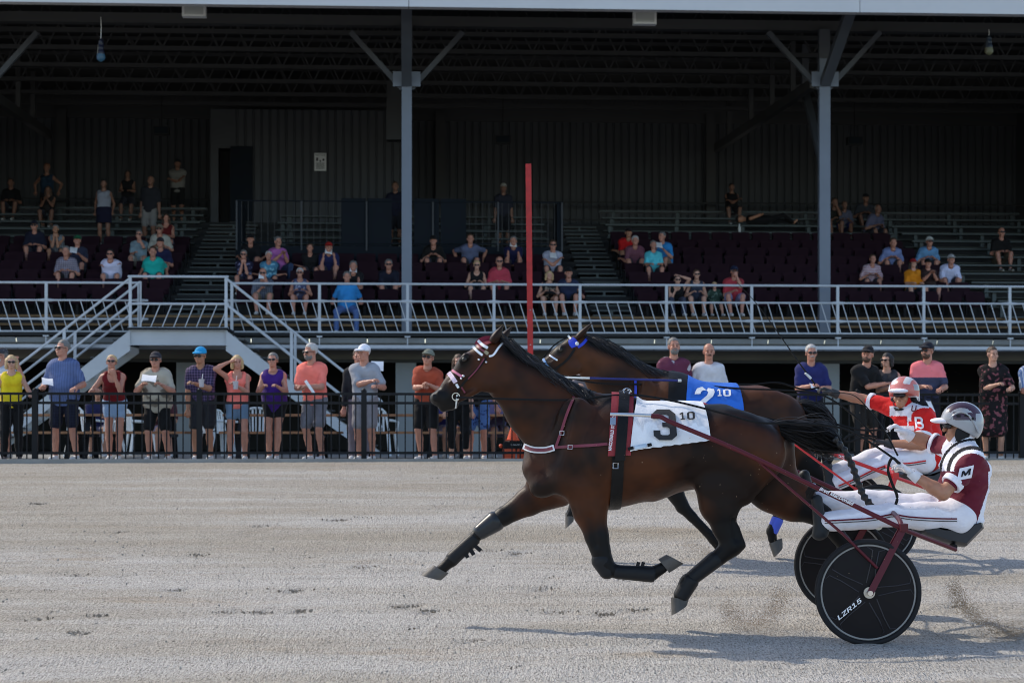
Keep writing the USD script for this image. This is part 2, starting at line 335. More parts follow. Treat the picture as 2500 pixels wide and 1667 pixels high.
# ------------------------------------------------------------------ the ground
def build_track():
    xs = np.unique(np.concatenate([np.linspace(-60, -7, 24), np.arange(-7, 7.01, 0.045), np.linspace(7, 60, 24)]))
    ys = np.unique(np.concatenate([np.linspace(-12, 8.8, 10), 8.8 + np.cumsum(np.concatenate([[0.0], np.geomspace(0.045, 0.11, 230)]))]))
    ys = ys[ys < 27.1]; ys = np.append(ys, 27.15)
    X, Y = np.meshgrid(xs, ys, indexing='ij')
    near = (np.abs(X) < 7.2) & (Y > 8.7) & (Y < 26.9)
    p = np.stack([X, Y, 0 * X], -1)
    q = p * [1.0, 2.2, 1]
    Z = np.where(near, 0.018 * (meshkit.fbm(q * 3.2, 3, 3) - 0.5) + 0.02 * (meshkit.fbm(p * [0.25, 3.0, 1], 2, 9) - 0.5) + 0.012 * (meshkit.noise(p * 17, 5) - 0.5), 0)
    r = np.random.default_rng(11)
    prints = [P(x, y, 1)[:2] for x, y in ()]
    def put(x, y, d):
        Yd = 10255 / (y - 745.0); return ((x - CX) / F * Yd, Yd, d)
    marks = [put(x, y, 0.06) for x, y in ((720, 1443), (575, 1495), (640, 1495), (740, 1492), (1060, 1492), (1375, 1494), (1560, 1490), (205, 1545), (85, 1513), (1020, 1535), (180, 1403), (485, 1355), (1330, 1437), (1270, 1352), (1540, 1415), (245, 1503), (1205, 1345), (300, 1300), (640, 1285), (1340, 1410), (95, 1230), (830, 1270), (1000, 1480), (440, 1440), (900, 1385), (1150, 1565), (2330, 1480), (2420, 1545), (1480, 1500))]
    for k in range(150):
        yy = r.uniform(9.5, 26); marks.append((r.uniform(-0.3, 0.3) * yy, yy, r.uniform(0.008, 0.022)))
    for x, y, d in marks:
        a, b = r.uniform(0.07, 0.13), r.uniform(0.05, 0.09)
        i0, i1 = np.searchsorted(xs, [x - 0.5, x + 0.5]); j0, j1 = np.searchsorted(ys, [y - 0.5, y + 0.5])
        w = ((X[i0:i1, j0:j1] - x) / a) ** 2 + ((Y[i0:i1, j0:j1] - y) / b) ** 2
        rim = ((X[i0:i1, j0:j1] - x - 0.06) / (a * 1.3)) ** 2 + ((Y[i0:i1, j0:j1] - y + 0.03) / (b * 1.5)) ** 2
        Z[i0:i1, j0:j1] += -d * np.exp(-w) + 0.5 * d * np.exp(-rim * 1.2) * meshkit.noise(p[i0:i1, j0:j1] * 25, 2)
    Z = Z + np.maximum(track_z(Y), -0.5)
    n = {"g": ("geometry", {}), "mp": ("mapping", {"scale": (0.22, 1.0, 1.0)}), "st": ("noise_texture", {"scale": 0.8, "detail": 4.0, "roughness": 0.55}), "mq": ("mapping", {"scale": (0.35, 1.0, 1.0)}),
         "pt": ("noise_texture", {"scale": 1.3, "detail": 4.0, "roughness": 0.6}), "mg": ("mapping", {"scale": (1.0, 0.30, 1.0)}), "gr": ("noise_texture", {"scale": 82.0, "detail": 2.0, "roughness": 0.7}), "gb": ("noise_texture", {"scale": 40.0, "detail": 3.0, "roughness": 0.8}),
         "sy": ("separate_xyz", {}), "ym": ("map_range", {"from_min": 15.0, "from_max": 24.0, "to_min": 0.0, "to_max": 0.10, "clamp": True}), "ys": ("math", {"math_type": "subtract"}), "hl": ("noise_texture", {"scale": 5.0, "detail": 2.0}), "mh": ("mapping", {"scale": (0.05, 1.0, 1.0)}), "hr": ("rgb_ramp", {"ramp": [(0.35, (0.93, 0.925, 0.915)), (0.6, (1.03, 1.03, 1.03))]}), "m3": ("mix_color", {"blend_type": "multiply", "fac": 1.0, "use_clamp": False}),
         "r1": ("rgb_ramp", {"ramp": [(0.30, (0.355, 0.322, 0.268)), (0.44, (0.395, 0.366, 0.32)), (0.56, (0.46, 0.44, 0.41)), (0.75, (0.43, 0.405, 0.365))]}),
         "r2": ("rgb_ramp", {"ramp": [(0.30, (0.36, 0.35, 0.34)), (0.42, (0.78, 0.77, 0.76)), (0.50, (0.97, 0.97, 0.97)), (0.60, (1.12, 1.12, 1.12)), (0.70, (1.28, 1.28, 1.28))]}),
         "r3": ("rgb_ramp", {"ramp": [(0.58, (1, 1, 1)), (0.72, (0.86, 0.79, 0.70))]}),
         "m1": ("mix_color", {"blend_type": "multiply", "fac": 1.0, "use_clamp": False}), "m2": ("mix_color", {"blend_type": "multiply", "fac": 1.0, "use_clamp": False}),
         "b1": ("bump", {"strength": 1.0, "distance": 0.03}), "p": ("principled_bsdf", {"roughness": 0.95, "specular_ior_level": 0.12})}
    l = [("g.position", "mp.vector"), ("mp.vector", "st.vector"), ("g.position", "mq.vector"), ("mq.vector", "pt.vector"), ("g.position", "mg.vector"), ("mg.vector", "gr.vector"), ("mg.vector", "gb.vector"), ("g.position", "sy.vector"), ("sy.y", "ym.value"), ("st.fac", "ys.value1"), ("ym.result", "ys.value2"), ("ys.value", "r1.fac"), ("g.position", "mh.vector"), ("mh.vector", "hl.vector"), ("hl.fac", "hr.fac"), ("m2.result", "m3.a"), ("hr.color", "m3.b"), ("gr.fac", "r2.fac"), ("pt.fac", "r3.fac"),
         ("r1.color", "m1.a"), ("r2.color", "m1.b"), ("m1.result", "m2.a"), ("r3.color", "m2.b"), ("m3.result", "p.base_color"), ("gb.fac", "b1.height"), ("b1.normal", "p.normal")]
    tm = usdkit.material(stage, '/World/Looks/track_screenings', n, l, surface="p.BSDF")
    V, f = grid_mesh(np.stack([X, Y, Z], -1)); f = f[:, ::-1]
    n_ = np.cross(V[f[0, 1]] - V[f[0, 0]], V[f[0, 2]] - V[f[0, 0]])
    if n_[2] < 0: f = f[:, ::-1]
    solo('race_track', (V, f), tm, 'pale crushed stone race track with scattered hoof prints and tan streaks', 'track', kind='structure', smooth=True)
    # loose stones lying on the track
    b = MB(); m0 = trimesh.creation.icosphere(subdivisions=0)
    for k in range(700):
        Yd = 9.6 + 16 * r.random() ** 1.6; x = r.uniform(-0.29, 0.29) * Yd; s = r.uniform(0.004, 0.010)
        b.add(m0.vertices * [s * r.uniform(.8, 1.6), s, s * r.uniform(.5, .9)] @ trimesh.transformations.random_rotation_matrix(r.random(3))[:3, :3].T + [x, Yd, track_z(Yd) + 0.004], m0.faces)
    solo('loose_gravel', b, mat('loose_stone', (0.30, 0.28, 0.25), 0.9, 0.4, 20), 'loose stones lying on the race track', 'gravel', kind='stuff')
    b = MB()
    for x, y, d in marks[:60]:
        n = r.integers(5, 22) if d > .05 else r.integers(0, 8); w = r.uniform(.05, .12); sl = r.uniform(-.4, .4)
        for k in range(n):
            u = r.normal(0, .7); s = r.uniform(.003, .012) * (1 if d > .05 else .7); xx, yy = x + w * u, y + .035 * (u * u - .6) + sl * w * u + r.normal(0, .025)
            b.add(m0.vertices * [s * r.uniform(.9, 1.9), s * 1.2, s * r.uniform(.4, .8)] @ trimesh.transformations.random_rotation_matrix(r.random(3))[:3, :3].T + [xx, yy, track_z(yy) + .006], m0.faces)
    solo('turned_clods', b, mat('damp_clod', (0.215, 0.185, 0.15), 0.95, 0.4, 25), 'damp clods turned up by hooves along the race track', 'dirt', kind='stuff')
build_track()
ANG = math.radians(3.1); CA, SA = math.cos(ANG), math.sin(ANG)
OY = 40.0
def S(u, v, z): return np.array([u * CA - v * SA, OY + u * SA + v * CA, z])
def UV(x, y, v):
    """(u, z) on the plane v of the stand's frame that the photograph shows at (x, y)"""
    d = np.array([(x - CX) / F, 1.0, -(y - YH) / F])
    # world point = (0,0,CAMZ) + t d ; v = -(X) SA + (Y - OY) CA
    t = (v + OY * CA) / (-d[0] * SA + d[1] * CA)
    w = np.array([0, 0, CAMZ]) + t * d
    return w[0] * CA + (w[1] - OY) * SA, w[2]
def stand(name, label=None, cat=None, group=None, kind=None, at=(0, 0, 0)):
    return thing(name, label, cat, S(*at), ANG, group, kind)
APRON = 0.985
b = MB()
b.box(-60, 60, -12.9, 25, APRON - 0.3, APRON)
ap = solo('apron', (np.array([S(*q) for q in b.get()[0]]), b.get()[1]), M['concrete'], 'grey concrete spectator apron between the fence and the grandstand', 'pavement', kind='structure')
b = MB(); b.box(-60, 60, -13.02, -12.82, 0.5, 1.035)
solo('track_kerb', (np.array([S(*q) for q in b.get()[0]]), b.get()[1]), M['concrete'], 'low concrete kerb along the outer edge of the track', 'kerb', kind='structure')
b = MB(); b.box(-400, 400, -300, 400, -0.75, -0.7)
solo('ground', (b.get()[0], b.get()[1]), mat('infield_earth', (0.20, 0.19, 0.14), 0.9, 0.3, 0.4), 'earth that carries on around the track', 'ground', kind='structure')

# ------------------------------------------------------------------ the grandstand building
DECK = 3.55
ROW_V, ROW_Z, ROW_W, ROW_R, NROW = 1.0, 3.98, 0.8, 0.274, 12
def row(n): return ROW_V + ROW_W * n, ROW_Z + ROW_R * n
U0, U1 = -15.5, 15.5
def grandstand():
    g = stand('grandstand', 'dark open grandstand with steel roof trusses, ribbed back wall and pale blue-grey columns', 'grandstand')
    BV = 13.4
    RZ = 10.95
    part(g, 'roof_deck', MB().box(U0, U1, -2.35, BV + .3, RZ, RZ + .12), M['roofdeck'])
    # fascia: panels butted along the front edge
    seams = [U0] + [UV(x, 10, -2.2)[0] for x in (998, 2092)] + [U1]
    for i in range(3):
        zz = UV(1400, 29, -2.2)[1]
        part(g, 'fascia_panel', MB().box(seams[i] + .006, seams[i + 1] - .006, -2.46, -2.36, zz, zz + 1.25), M['fascia'])
        part(g, 'fascia_lip', MB().box(seams[i] + .006, seams[i + 1] - .006, -2.36, -2.22, zz + .003, zz + .02), M['fascia'])
    # small purlin ends under the fascia, and the deep front soffit beam
    bm = MB()
    for u in np.arange(U0, U1, 0.42): bm.beam((u, -2.2, 10.28), (u + .2, -2.2, 10.5), .03, .03)
    bm.box(U0, U1, -2.24, -2.16, 10.50, 10.56); bm.box(U0, U1, -2.24, -2.16, 10.22, 10.28)
    part(g, 'eaves_truss', bm, M['joist'])
    z0, z1 = UV(1300, 68, .9)[1], UV(1300, 44, .9)[1]
    part(g, 'front_beam', MB().box(U0, U1, .86, 1.14, z0, z1), M['beamgrey'])
    part(g, 'soffit', MB().box(U0, U1, -2.1, .84, z1 + .12, z1 + .15), M['beamgrey'])
    part(g, 'conduit', MB().tube([(U0, -.6, z1 + .06), (U1, -.6, z1 + .06)], .035, 6), M['joist'])
    # open web joists one behind the other
    vs = [1.7, 3.5, 5.3, 7.1, 8.9, 10.7]
    for v, y in zip(vs, (88, 130, 172, 207, 238, 262)):
        zb = UV(1400, y, v)[1]; zt = min(zb + .66, RZ - .03); k = MB()
        k.box(U0, U1, v - .06, v + .06, zb - .05, zb + .05); k.box(U0, U1, v - .05, v + .05, zt - .05, zt + .03)
        us = np.arange(U0, U1, .33)
        for i in range(len(us) - 1):
            a, c = (zb, zt) if i % 2 else (zt, zb); k.beam((us[i], v, a), (us[i + 1], v, c), .035, .035)
        part(g, 'roof_joist', k, M['joist'])
    # back wall: ribbed sheets, a plain band above
    def ribbed(u0, u1, z0, z1, v):
        us, prof = [], []
        u = u0
        while u < u1:
            for du, dv in ((0, 0), (.15, 0), (.17, .035), (.20, .035), (.22, 0)): us.append(u + du); prof.append(v + dv)
            u += .22
        V = np.array([[(a, c, z0), (a, c, z1)] for a, c in zip(us, prof)]); return grid_mesh(V)
    zb = UV(1300, 292, BV)[1]
    sheets = np.linspace(U0, U1, 13)
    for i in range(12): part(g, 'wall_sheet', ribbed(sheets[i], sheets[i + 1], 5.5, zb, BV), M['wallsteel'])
    part(g, 'wall_band', MB().box(U0, U1, BV - .1, BV - .02, zb - .08, RZ), M['beamgrey'])
    for x in (1075, 150, 1735):      # wall posts
        u = UV(x, 400, BV - .25)[0]; part(g, 'wall_post', MB().box(u - .13, u + .13, BV - .3, BV - .06, 5.5, RZ - .4), M['beamgrey'])
    part(g, 'wall_rail', MB().tube([(U0, BV - .7, 7.95), (U1, BV - .7, 7.95)], .03, 6), M['joist']).__len__()
    part(g, 'wall_rail', MB().tube([(U0, BV - .7, 7.45), (U1, BV - .7, 7.45)], .03, 6), M['joist'])
    # raking roof girder with hangers, seen behind the right column
    k = MB(); a = np.array((*UV(1750, 362, 12.5)[:1], 12.5, UV(1750, 362, 12.5)[1])); c = np.array((UV(1985, 205, 3)[0], 3.0, UV(1985, 205, 3)[1]))
    k.beam(a, c, .16, .22)
    for t in (.15, .4, .62, .82):
        q = a + (c - a) * t; k.beam(q, (q[0], q[1], RZ - .05), .12, .12)
    part(g, 'roof_girder', k, M['beamgrey'])
    k = MB(); u = UV(1965, 150, 5)[0]; a = (u, 5, RZ - .1); c = (UV(2012, 420, 2.0)[0], 2.0, UV(2012, 420, 2.0)[1]); k.beam((u, 5, UV(1965, 220, 5)[1]), a, .16, .16); k.beam((u, 5, UV(1965, 220, 5)[1]), c, .16, .16)
    part(g, 'roof_strut', k, M['brace'])
    # left raking girder
    k = MB(); a = np.array((UV(120, 330, 12.5)[0], 12.5, UV(120, 330, 12.5)[1])); c = np.array((UV(-30, 225, 3)[0], 3., UV(-30, 225, 3)[1])); k.beam(a, c, .16, .22)
    for t in (.3, .55): q = a + (c - a) * t; k.beam(q, (q[0], q[1], RZ - .05), .12, .12)
    part(g, 'roof_girder', k, M['beamgrey'])
    # columns with their braces
    for x in (993, 2011, -45):
        v = .78; u = UV(x, 600, v)[0]; zk = UV(x, 212, v)[1]; w = .11 if x == 993 else .12
        c = part(g, 'column', MB().box(u - w, u + w, v - .13, v + .05, DECK, zk + .6), M['column'])
        part(c, 'upper_post', MB().box(u - .12, u + .12, v - .1, v + .06, zk + .602, z0 - .004), M['brace'])
        part(c, 'gusset', MB().box(u - .3, u + .3, v - .15, v - .134, zk - .02, zk + .3), M['column'])
        for s, dx in ((-1, 137), (1, 137)):
            q = UV(x + s * dx, 80, v)
            part(c, 'brace', MB().beam((u + s * .1, v - .02, zk - .05), (q[0], v - .02, q[1]), .11, .11, up=(0, 1, 0)), M['brace'])
        part(c, 'front_strut', MB().beam((u, v - .14, zk + .05), (u, -2.15, 10.35), .22, .16), M['brace'])
    # deck, row risers and floors
    part(g, 'deck', MB().box(U0, U1, .06, 1.0, DECK - .08, DECK), M['riser'])
    part(g, 'deck_edge', MB().box(U0, U1, -.05, .055, DECK - .07, DECK - .004), M['riser'])
    part(g, 'front_kick_plank', MB().box(U0, U1, .93, 1.0, 3.74, 3.79), M['plank'])
    for n in range(NROW):
        v, z = row(n); part(g, 'row_floor', MB().box(U0, U1, v, v + ROW_W - .02, z - .05, z), M['riser'] if n else M['plank'])
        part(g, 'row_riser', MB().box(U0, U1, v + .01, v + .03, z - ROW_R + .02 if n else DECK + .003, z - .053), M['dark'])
    # under the deck: sloped skirt boards, lower edge beam, hangers
    us = np.arange(U0, U1, 1.24)
    for i in range(len(us) - 1):
        k = MB(); a0, a1 = us[i] + .01, us[i + 1] - .01
        k.add(np.array([(a0, .30, 3.2), (a1, .30, 3.2), (a1, .12, 3.45), (a0, .12, 3.45), (a0, .33, 3.2), (a1, .33, 3.2), (a1, .15, 3.45), (a0, .15, 3.45)]), np.array([[0, 1, 2], [0, 2, 3], [4, 6, 5], [4, 7, 6]]))
        part(g, 'skirt_board', k, mat('skirt_board', (0.34, 0.37, 0.41), 0.5, .15, 2))
    z = UV(1250, 848, 0)[1]
    part(g, 'edge_beam', MB().box(U0, U1, -.06, .06, z - .03, z + .04), M['white_steel'])
    # ground floor front: header boards, openings, pillars
    hz = UV(1000, 882, 1.4)[1]
    part(g, 'underside', MB().box(U0, U1, .1, 14, z + .08, z + .1), M['header'])
    part(g, 'header', MB().box(U0, U1, 1.4, 1.5, hz, z + .07), M['header'])
    part(g, 'header_sill', MB().box(U0, U1, 1.34, 1.398, hz - .03, hz + .04), M['beamgrey'])
    for x0, x1 in ((432, 480), (966, 1016), (1988, 2047), (1150, 1175), (-120, -70)):
        a = UV(x0, 1000, 1.3)[0]; c = UV(x1, 1000, 1.3)[0]
        part(g, 'pillar', MB().box(a, c, 1.2, 1.335, APRON, hz - .04), M['pillar'])
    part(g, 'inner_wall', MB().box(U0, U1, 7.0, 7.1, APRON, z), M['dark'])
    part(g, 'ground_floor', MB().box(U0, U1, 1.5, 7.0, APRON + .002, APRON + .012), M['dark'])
    for uu in (U0, U1): part(g, 'end_wall', MB().box(uu - .1, uu + .1, 2.0, BV, APRON, RZ), M['wallsteel'])
    # projecting room in the middle with its door
    rv = 10.6; a, c = UV(516, 300, rv)[0], UV(1000, 300, rv)[0]; zt = UV(700, 268, rv)[1]
    d0, d1 = UV(534, 400, rv)[0], UV(561, 400, rv)[0]; dz = UV(540, 362, rv)[1]; fl = UV(540, 540, rv)[1]
    rm = part(g, 'projecting_room', join(ribbed(d1 + .01, c, fl - .5, zt, rv), MB().box(a - .02, d0 - .01, rv, rv + .06, fl - .5, zt), MB().box(d0 - .01, d1 + .01, rv, rv + .06, dz, zt), MB().box(a - .02, a + .02, rv + .06, BV, fl - .5, zt)), M['wallsteel'])
    part(rm, 'doorway', MB().box(d0 - .01, d1 + .01, rv + .5, rv + .55, fl - .2, dz), M['dark'])
    part(rm, 'door_leaf', MB().box(d1 + .02, UV(617, 400, rv)[0], rv - .07, rv - .03, fl, dz + .05), M['partition'])
    return g
GS = grandstand()

# ------------------------------------------------------------------ the press platform: panels and railing halfway up the middle block
def platform():
    g = stand('press_platform', 'blue-grey panelled platform with thin railing in the middle of the stand', 'platform')
    v = 5.12; zb = UV(900, 612, v)[1]; zt = UV(900, 492, v)[1]
    u0, u1 = UV(575, 550, v)[0], UV(1374, 550, v)[0]
    part(g, 'base_board', MB().box(u0, u1, v, v + .08, zb - .3, UV(900, 601, v)[1]), M['partition'])
    part(g, 'floor', MB().box(u0, u1, v + .08, v + 2.2, zb - .1, zb - .05), M['riser'])
    for x0, x1 in ((833, 893), (897, 956), (1011, 1072), (1076, 1138)):
        part(g, 'panel', MB().box(UV(x0, 550, v)[0], UV(x1, 550, v)[0], v + .01, v + .05, UV(900, 600, v)[1], UV(900, 484, v)[1]), M['partition'])
    for y in (492, 594): part(g, 'rail', MB().tube([(u0, v, UV(900, y, v)[1]), (u1, v, UV(900, y, v)[1])], .018, 6), M['partition'])
    for x in (578, 736, 895, 1057, 1216, 1372):
        u = UV(x, 550, v)[0]; part(g, 'post', MB().box(u - .02, u + .02, v - .03, v + .0, zb, zt), M['wallsteel'])
    for x in (575, 1360): part(g, 'end_panel', MB().box(UV(x, 550, v)[0], UV(x + 14, 550, v)[0], v + .03, v + 1.2, zb, zt), M['partition'])
    for x in list(range(590, 832, 16)) + list(range(1146, 1360, 16)):
        u = UV(x, 550, v)[0]; part(g, 'baluster', MB().beam((u, v, zb + .1), (u, v, zt), .014, .014), M['joist'])
platform()

# ------------------------------------------------------------------ balcony railing
RAIL_Z = [UV(1250, y, 0)[1] for y in (694.6, 737, 782, 812)]
def railing():
    g = stand('balcony_railing', 'long pale balcony railing with slanted thin bars in front of the seats', 'railing')
    gap = (UV(338, 750, 0)[0], UV(562, 750, 0)[0])
    for a, c in ((U0 + 2.5, gap[0]), (gap[1], U1 - 1.5)):
        for i, z in enumerate(RAIL_Z):
            part(g, 'rail', MB().tube([(a, 0, z), (c, 0, z)], (.026, .022, .022, .02)[i], 8), M['white_steel'], smooth=40)
        us = np.arange(a + .1, c - .2, .2335)
        for u in us: part(g, 'slanted_bar', MB().beam((u, .0, RAIL_Z[1]), (u + .205, .0, RAIL_Z[3]), .017, .017), M['white_steel'])
    for x in (-97, 113, 342, 566, 780, 995, 1206, 1416, 1627, 1835, 2045, 2255, 2465, 2675):
        u = UV(x, 750, 0)[0]
        k = MB().box(u - .03, u + .03, -.025, .025, DECK - .06, RAIL_Z[0] - .01)
        for z in RAIL_Z[1:3]: k.tube([(u - .17, 0, z), (u - .05, 0, z), (u + .05, 0, z), (u + .17, 0, z)], [.023, .036, .036, .023], 8)
        p = part(g, 'post', k, M['white_steel']); part(p, 'foot_plate', MB().box(u - .06, u + .06, -.07, .03, DECK - .1, DECK - .07), M['white_steel'])
        if x not in (342, 566): part(p, 'hanger', MB().box(u - .012, u + .012, -.05, -.03, UV(1250, 848, 0)[1], DECK - .1), M['white_steel'])
railing()

# ------------------------------------------------------------------ staircase and landing
def stairs():
    g = stand('staircase', 'pale steel double staircase rising from both sides to a landing', 'staircase')
    vf, vb = -1.35, -.12
    zl = UV(430, 806, vf)[1]; a, c = UV(318, 815, vf)[0], UV(552, 815, vf)[0]
    bm = MB(); zb = UV(430, 843, vf)[1]
    bm.box(a, c, vf, vf + .02, zb + .012, zl - .012); bm.box(a - .02, c + .02, vf - .06, vf + .08, zl - .012, zl); bm.box(a - .02, c + .02, vf - .06, vf + .08, zb, zb + .012)
    part(g, 'landing_beam', bm, M['stair'])
    part(g, 'landing_deck', MB().box(a - .05, c + .05, vf - .08, -.06, zl + .002, zl + .05), M['black_metal'])
    for u in (a - .02, c + .02): part(g, 'cross_beam', MB().box(u - .03, u + .03, vf + .09, vb, zb, zl - .02), M['beamgrey'])
    slope = math.tan(math.radians(38.5))
    H = zl - APRON
    for s, u in ((-1, a), (1, c)):
        L = H / slope; e = u + s * L
        for v in (vf, vb):
            k = MB(); k.add(*_stringer(u, e, zl, APRON, v, .33)); part(g, 'stringer', k, M['stair'])
        n = 14
        for i in range(1, n):
            uu = u + s * L * i / n; z = zl - H * i / n; part(g, 'tread', MB().box(uu - .14, uu + .14, vf + .03, vb - .03, z - .03, z), M['beamgrey'])
        for v in (vf, vb):
            for hh in (1.08, .55):
                part(g, 'handrail', MB().tube([(u - s * .02, v, zl + hh), (e, v, APRON + hh)], .026, 8), M['white_steel'], smooth=40)
            for t in (.0, .42, .8):
                uu = u + s * L * t; z = zl - H * t; part(g, 'stair_post', MB().box(uu - .03, uu + .03, v - .02, v + .02, z - .05, z + 1.07), M['white_steel'])
    for hh in (1.08, .52, .02):
        part(g, 'landing_rail', MB().tube([(a - .05, vf, zl + .02 + hh), (c + .05, vf, zl + .02 + hh)], .026, 8), M['white_steel'], smooth=40)
    for u in np.arange(a + .2, c - .05, .232): part(g, 'landing_bar', MB().beam((u + .19, vf, zl + .56), (u - .02, vf, zl + .05), .018, .018), M['white_steel'])
    for x in (UV(342, 750, vb)[0],): part(g, 'stair_post', MB().box(x - .03, x + .03, vb - .02, vb + .02, zl, zl + 1.1), M['white_steel'])
def _stringer(u, e, z0, z1, v, d):
    dd = d / math.cos(math.radians(38.5)); q = []
    for vv in (v - .035, v + .035): q += [(u, vv, z0), (e, vv, z1), (e, vv, max(z1 - dd, APRON - .2)), (u, vv, z0 - dd)]
    q = np.array(q); f = np.array([[0, 2, 1], [0, 3, 2], [4, 5, 6], [4, 6, 7], [0, 1, 5], [0, 5, 4], [3, 6, 2], [3, 7, 6], [0, 4, 7], [0, 7, 3], [1, 2, 6], [1, 6, 5]])
    return q, f
stairs()

# ------------------------------------------------------------------ seats and benches
ORD = ('first', 'second', 'third', 'fourth', 'fifth', 'sixth', 'seventh', 'eighth', 'ninth', 'tenth', 'eleventh', 'twelfth', 'thirteenth', 'fourteenth', 'fifteenth', 'sixteenth', 'seventeenth', 'eighteenth')
def seat_proto(n_, u, lab):
    v, z = row(n_)
    t = thing('stadium_seat', lab, 'seat', S(u, v + .42, z), ANG, 'maroon stand seats')
    bk = MB(); n = 7
    V = []
    for i, x in enumerate(np.linspace(-.225, .225, n)):
        c = .03 * (1 - (x / .225) ** 2)
        V.append([(x, .10 + c - .03, .28), (x, .13 + c - .03, .45), (x, .17 + c - .03, .61 + .02 * math.sqrt(max(0, 1 - (x / .235) ** 2))), (x, .20 + c - .03, .615), (x, .16 + c - .03, .45), (x, .13 + c - .03, .28)])
    V = np.array(V); vv, ff = grid_mesh(V); part(t, 'backrest', (vv, ff), M['maroon'], smooth=40)
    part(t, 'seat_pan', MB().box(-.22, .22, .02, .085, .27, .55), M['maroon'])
    for e in (-1, 1):
        part(t, 'leg', MB().box(e * .2375 - .0075, e * .2375 + .0075, -.1, .16, .1, .36), M['black_metal']); part(t, 'armrest', MB().box(e * .2375 - .0075, e * .2375 + .0075, -.16, .12, .363, .40), M['black_metal'])
    part(t, 'pedestal', MB().box(-.03, .03, .08, .14, 0, .268), M['black_metal'])
    return t
def seats():
    src = None
    spans = {n: ([(-12.0 - .08 * n, -7.55)] if n < 7 else []) + ([(-6.05, 1.75 - .16 * n)] if n < 5 else []) + [(2.85, 10.8 - .1 * n)] for n in range(8)}
    for n, sp in spans.items():
        for blk_, (a, c) in enumerate(sp):
            bn = ('left', 'middle', 'right')[blk_] if len(sp) == 3 else ('left', 'right')[blk_] if len(sp) == 2 else 'right'
            k = int((c - a) / .5); st = (c - a) / k
            for i in range(k):
                u = a + st * (i + .5); v, z = row(n)
                if not -60 < px(S(u, v, z))[0] < 2560: continue
                lab = f'folding maroon seat, {ORD[i]} from the left in the {ORD[n]} row of the {bn} block'
                if src is None: src = seat_proto(n, u, lab)
                else: copy_of(src, 'stadium_seat', S(u, v + .42, z), ANG, lab, 'seat', 'maroon stand seats')
seats()
def bench(n, u0, u1, label, group):
    v, z = row(n); L = u1 - u0
    t = stand('bleacher_bench', label, 'bench', group, at=((u0 + u1) / 2, v + .38, z))
    part(t, 'seat_plank', MB().box(-L / 2, L / 2, -.12, .0, .37, .41), M['alu']); part(t, 'seat_plank', MB().box(-L / 2, L / 2, .008, .12, .37, .41), M['alu'])
    for x in np.arange(-L / 2 + .12 + .13 * (n % 3), L / 2, 1.75):
        part(t, 'support', MB().box(x - .045, x + .045, -.05, .05, .02, .368).box(x - .12, x + .12, -.05, .05, 0, .018), M['alu'])
    part(t, 'foot_plank', MB().box(-L / 2, L / 2, -.5, -.38, -.005, .022), M['alu'])
for n in range(7, NROW): bench(n, -13.6, -7.6, f'long aluminium bleacher bench, {ORD[n - 7]} from the bottom in the upper left block', 'benches of the upper left block')
for n in range(7, 11): bench(n, -5.6, 1.3, f'aluminium bench behind the platform railing, {ORD[n - 7]} from the bottom', 'benches behind the platform')
for n in range(8, NROW): bench(n, 2.9, 10.3, f'long aluminium bleacher bench, {ORD[n - 8]} above the maroon seats of the right block', 'benches of the upper right block')
for n in range(0, NROW): bench(n, 11.0 - .06 * n, 14.4, f'aluminium bleacher bench at the far right end, {ORD[n]} from the bottom', 'benches at the right end')
def aisle(u0, u1, label):
    t = stand('aisle_steps', label, 'steps')
    for n in range(NROW - 1):
        v, z = row(n)
        for h, dv in ((0.006, 0), (ROW_R / 2, .4)):
            part(t, 'step', MB().box(u0, u1, v + dv - .02, v + dv + .36, z + h, z + h + .03), M['alu'])
        part(t, 'step_post', MB().box((u0 + u1) / 2 - .03, (u0 + u1) / 2 + .03, v + .39, v + .43, z + .04, z + ROW_R / 2), M['alu'])
aisle(-7.45, -6.2, 'grey open aisle steps between the left block and the middle block')
aisle(1.85, 2.75, 'grey open aisle steps between the middle block and the right block')

# ------------------------------------------------------------------ fittings in the stand
def floodlight(x, y, label):
    v = -1.6; u, z = UV(x, y, v); t = stand('floodlight', label, 'lamp', at=(u, v, z))
    part(t, 'housing', MB().box(-.24, .24, -.06, .14, -.13, .13), M['plastic_white'])
    part(t, 'lens', MB().box(-.19, .19, -.072, -.062, -.09, .09), mat('lamp_glass', (.42, .45, .44), .15, .05, 4))
    part(t, 'bracket', MB().box(-.03, .03, .0, .04, .132, .36), M['joist'])
floodlight(474, 26, 'pale floodlight under the roof edge near the left column')
floodlight(1574, 45, 'pale floodlight under the roof edge left of the right column')
def bag(x, y0, y1, y2, label, cols):
    v = -1.2; u, z = UV(x, y2, v); zt = UV(x, y0, v)[1] - z; zm = UV(x, y1, v)[1] - z
    t = stand('hanging_water_bag', label, 'bag', at=(u, v, z))
    part(t, 'cord', MB().tube([(0, 0, zt), (.01, 0, (zt + zm) / 2), (0, 0, zm)], .008, 5), M['plastic_white'])
    s = SDF((-.15, -.12, -.02), (.15, .12, zm + .05), .012); s.cone((0, 0, .1), (.0, 0, zm - .05), .09, .05, .02).cone((0, 0, zm - .05), (0, 0, zm), .05, .012, .02).rough(.012, 20)
    d = split(s.mesh(), lambda c: (c[:, 2] < .16).astype(int) + 2 * (c[:, 0] < -.045))
    for k_, m in d.items(): part(t, ('sack', 'label_print', 'shiny_side', 'label_edge')[k_], m, mat('bag_' + '_'.join(map(str, cols[k_])), lin(cols[k_]), .3, .1, 8), smooth=True)
bag(246, 42, 96, 152, 'dark blue hanging bag with pale lower side, on a cord at upper left', [(22, 24, 40), (48, 84, 105), (120, 120, 112), (38, 70, 100)])
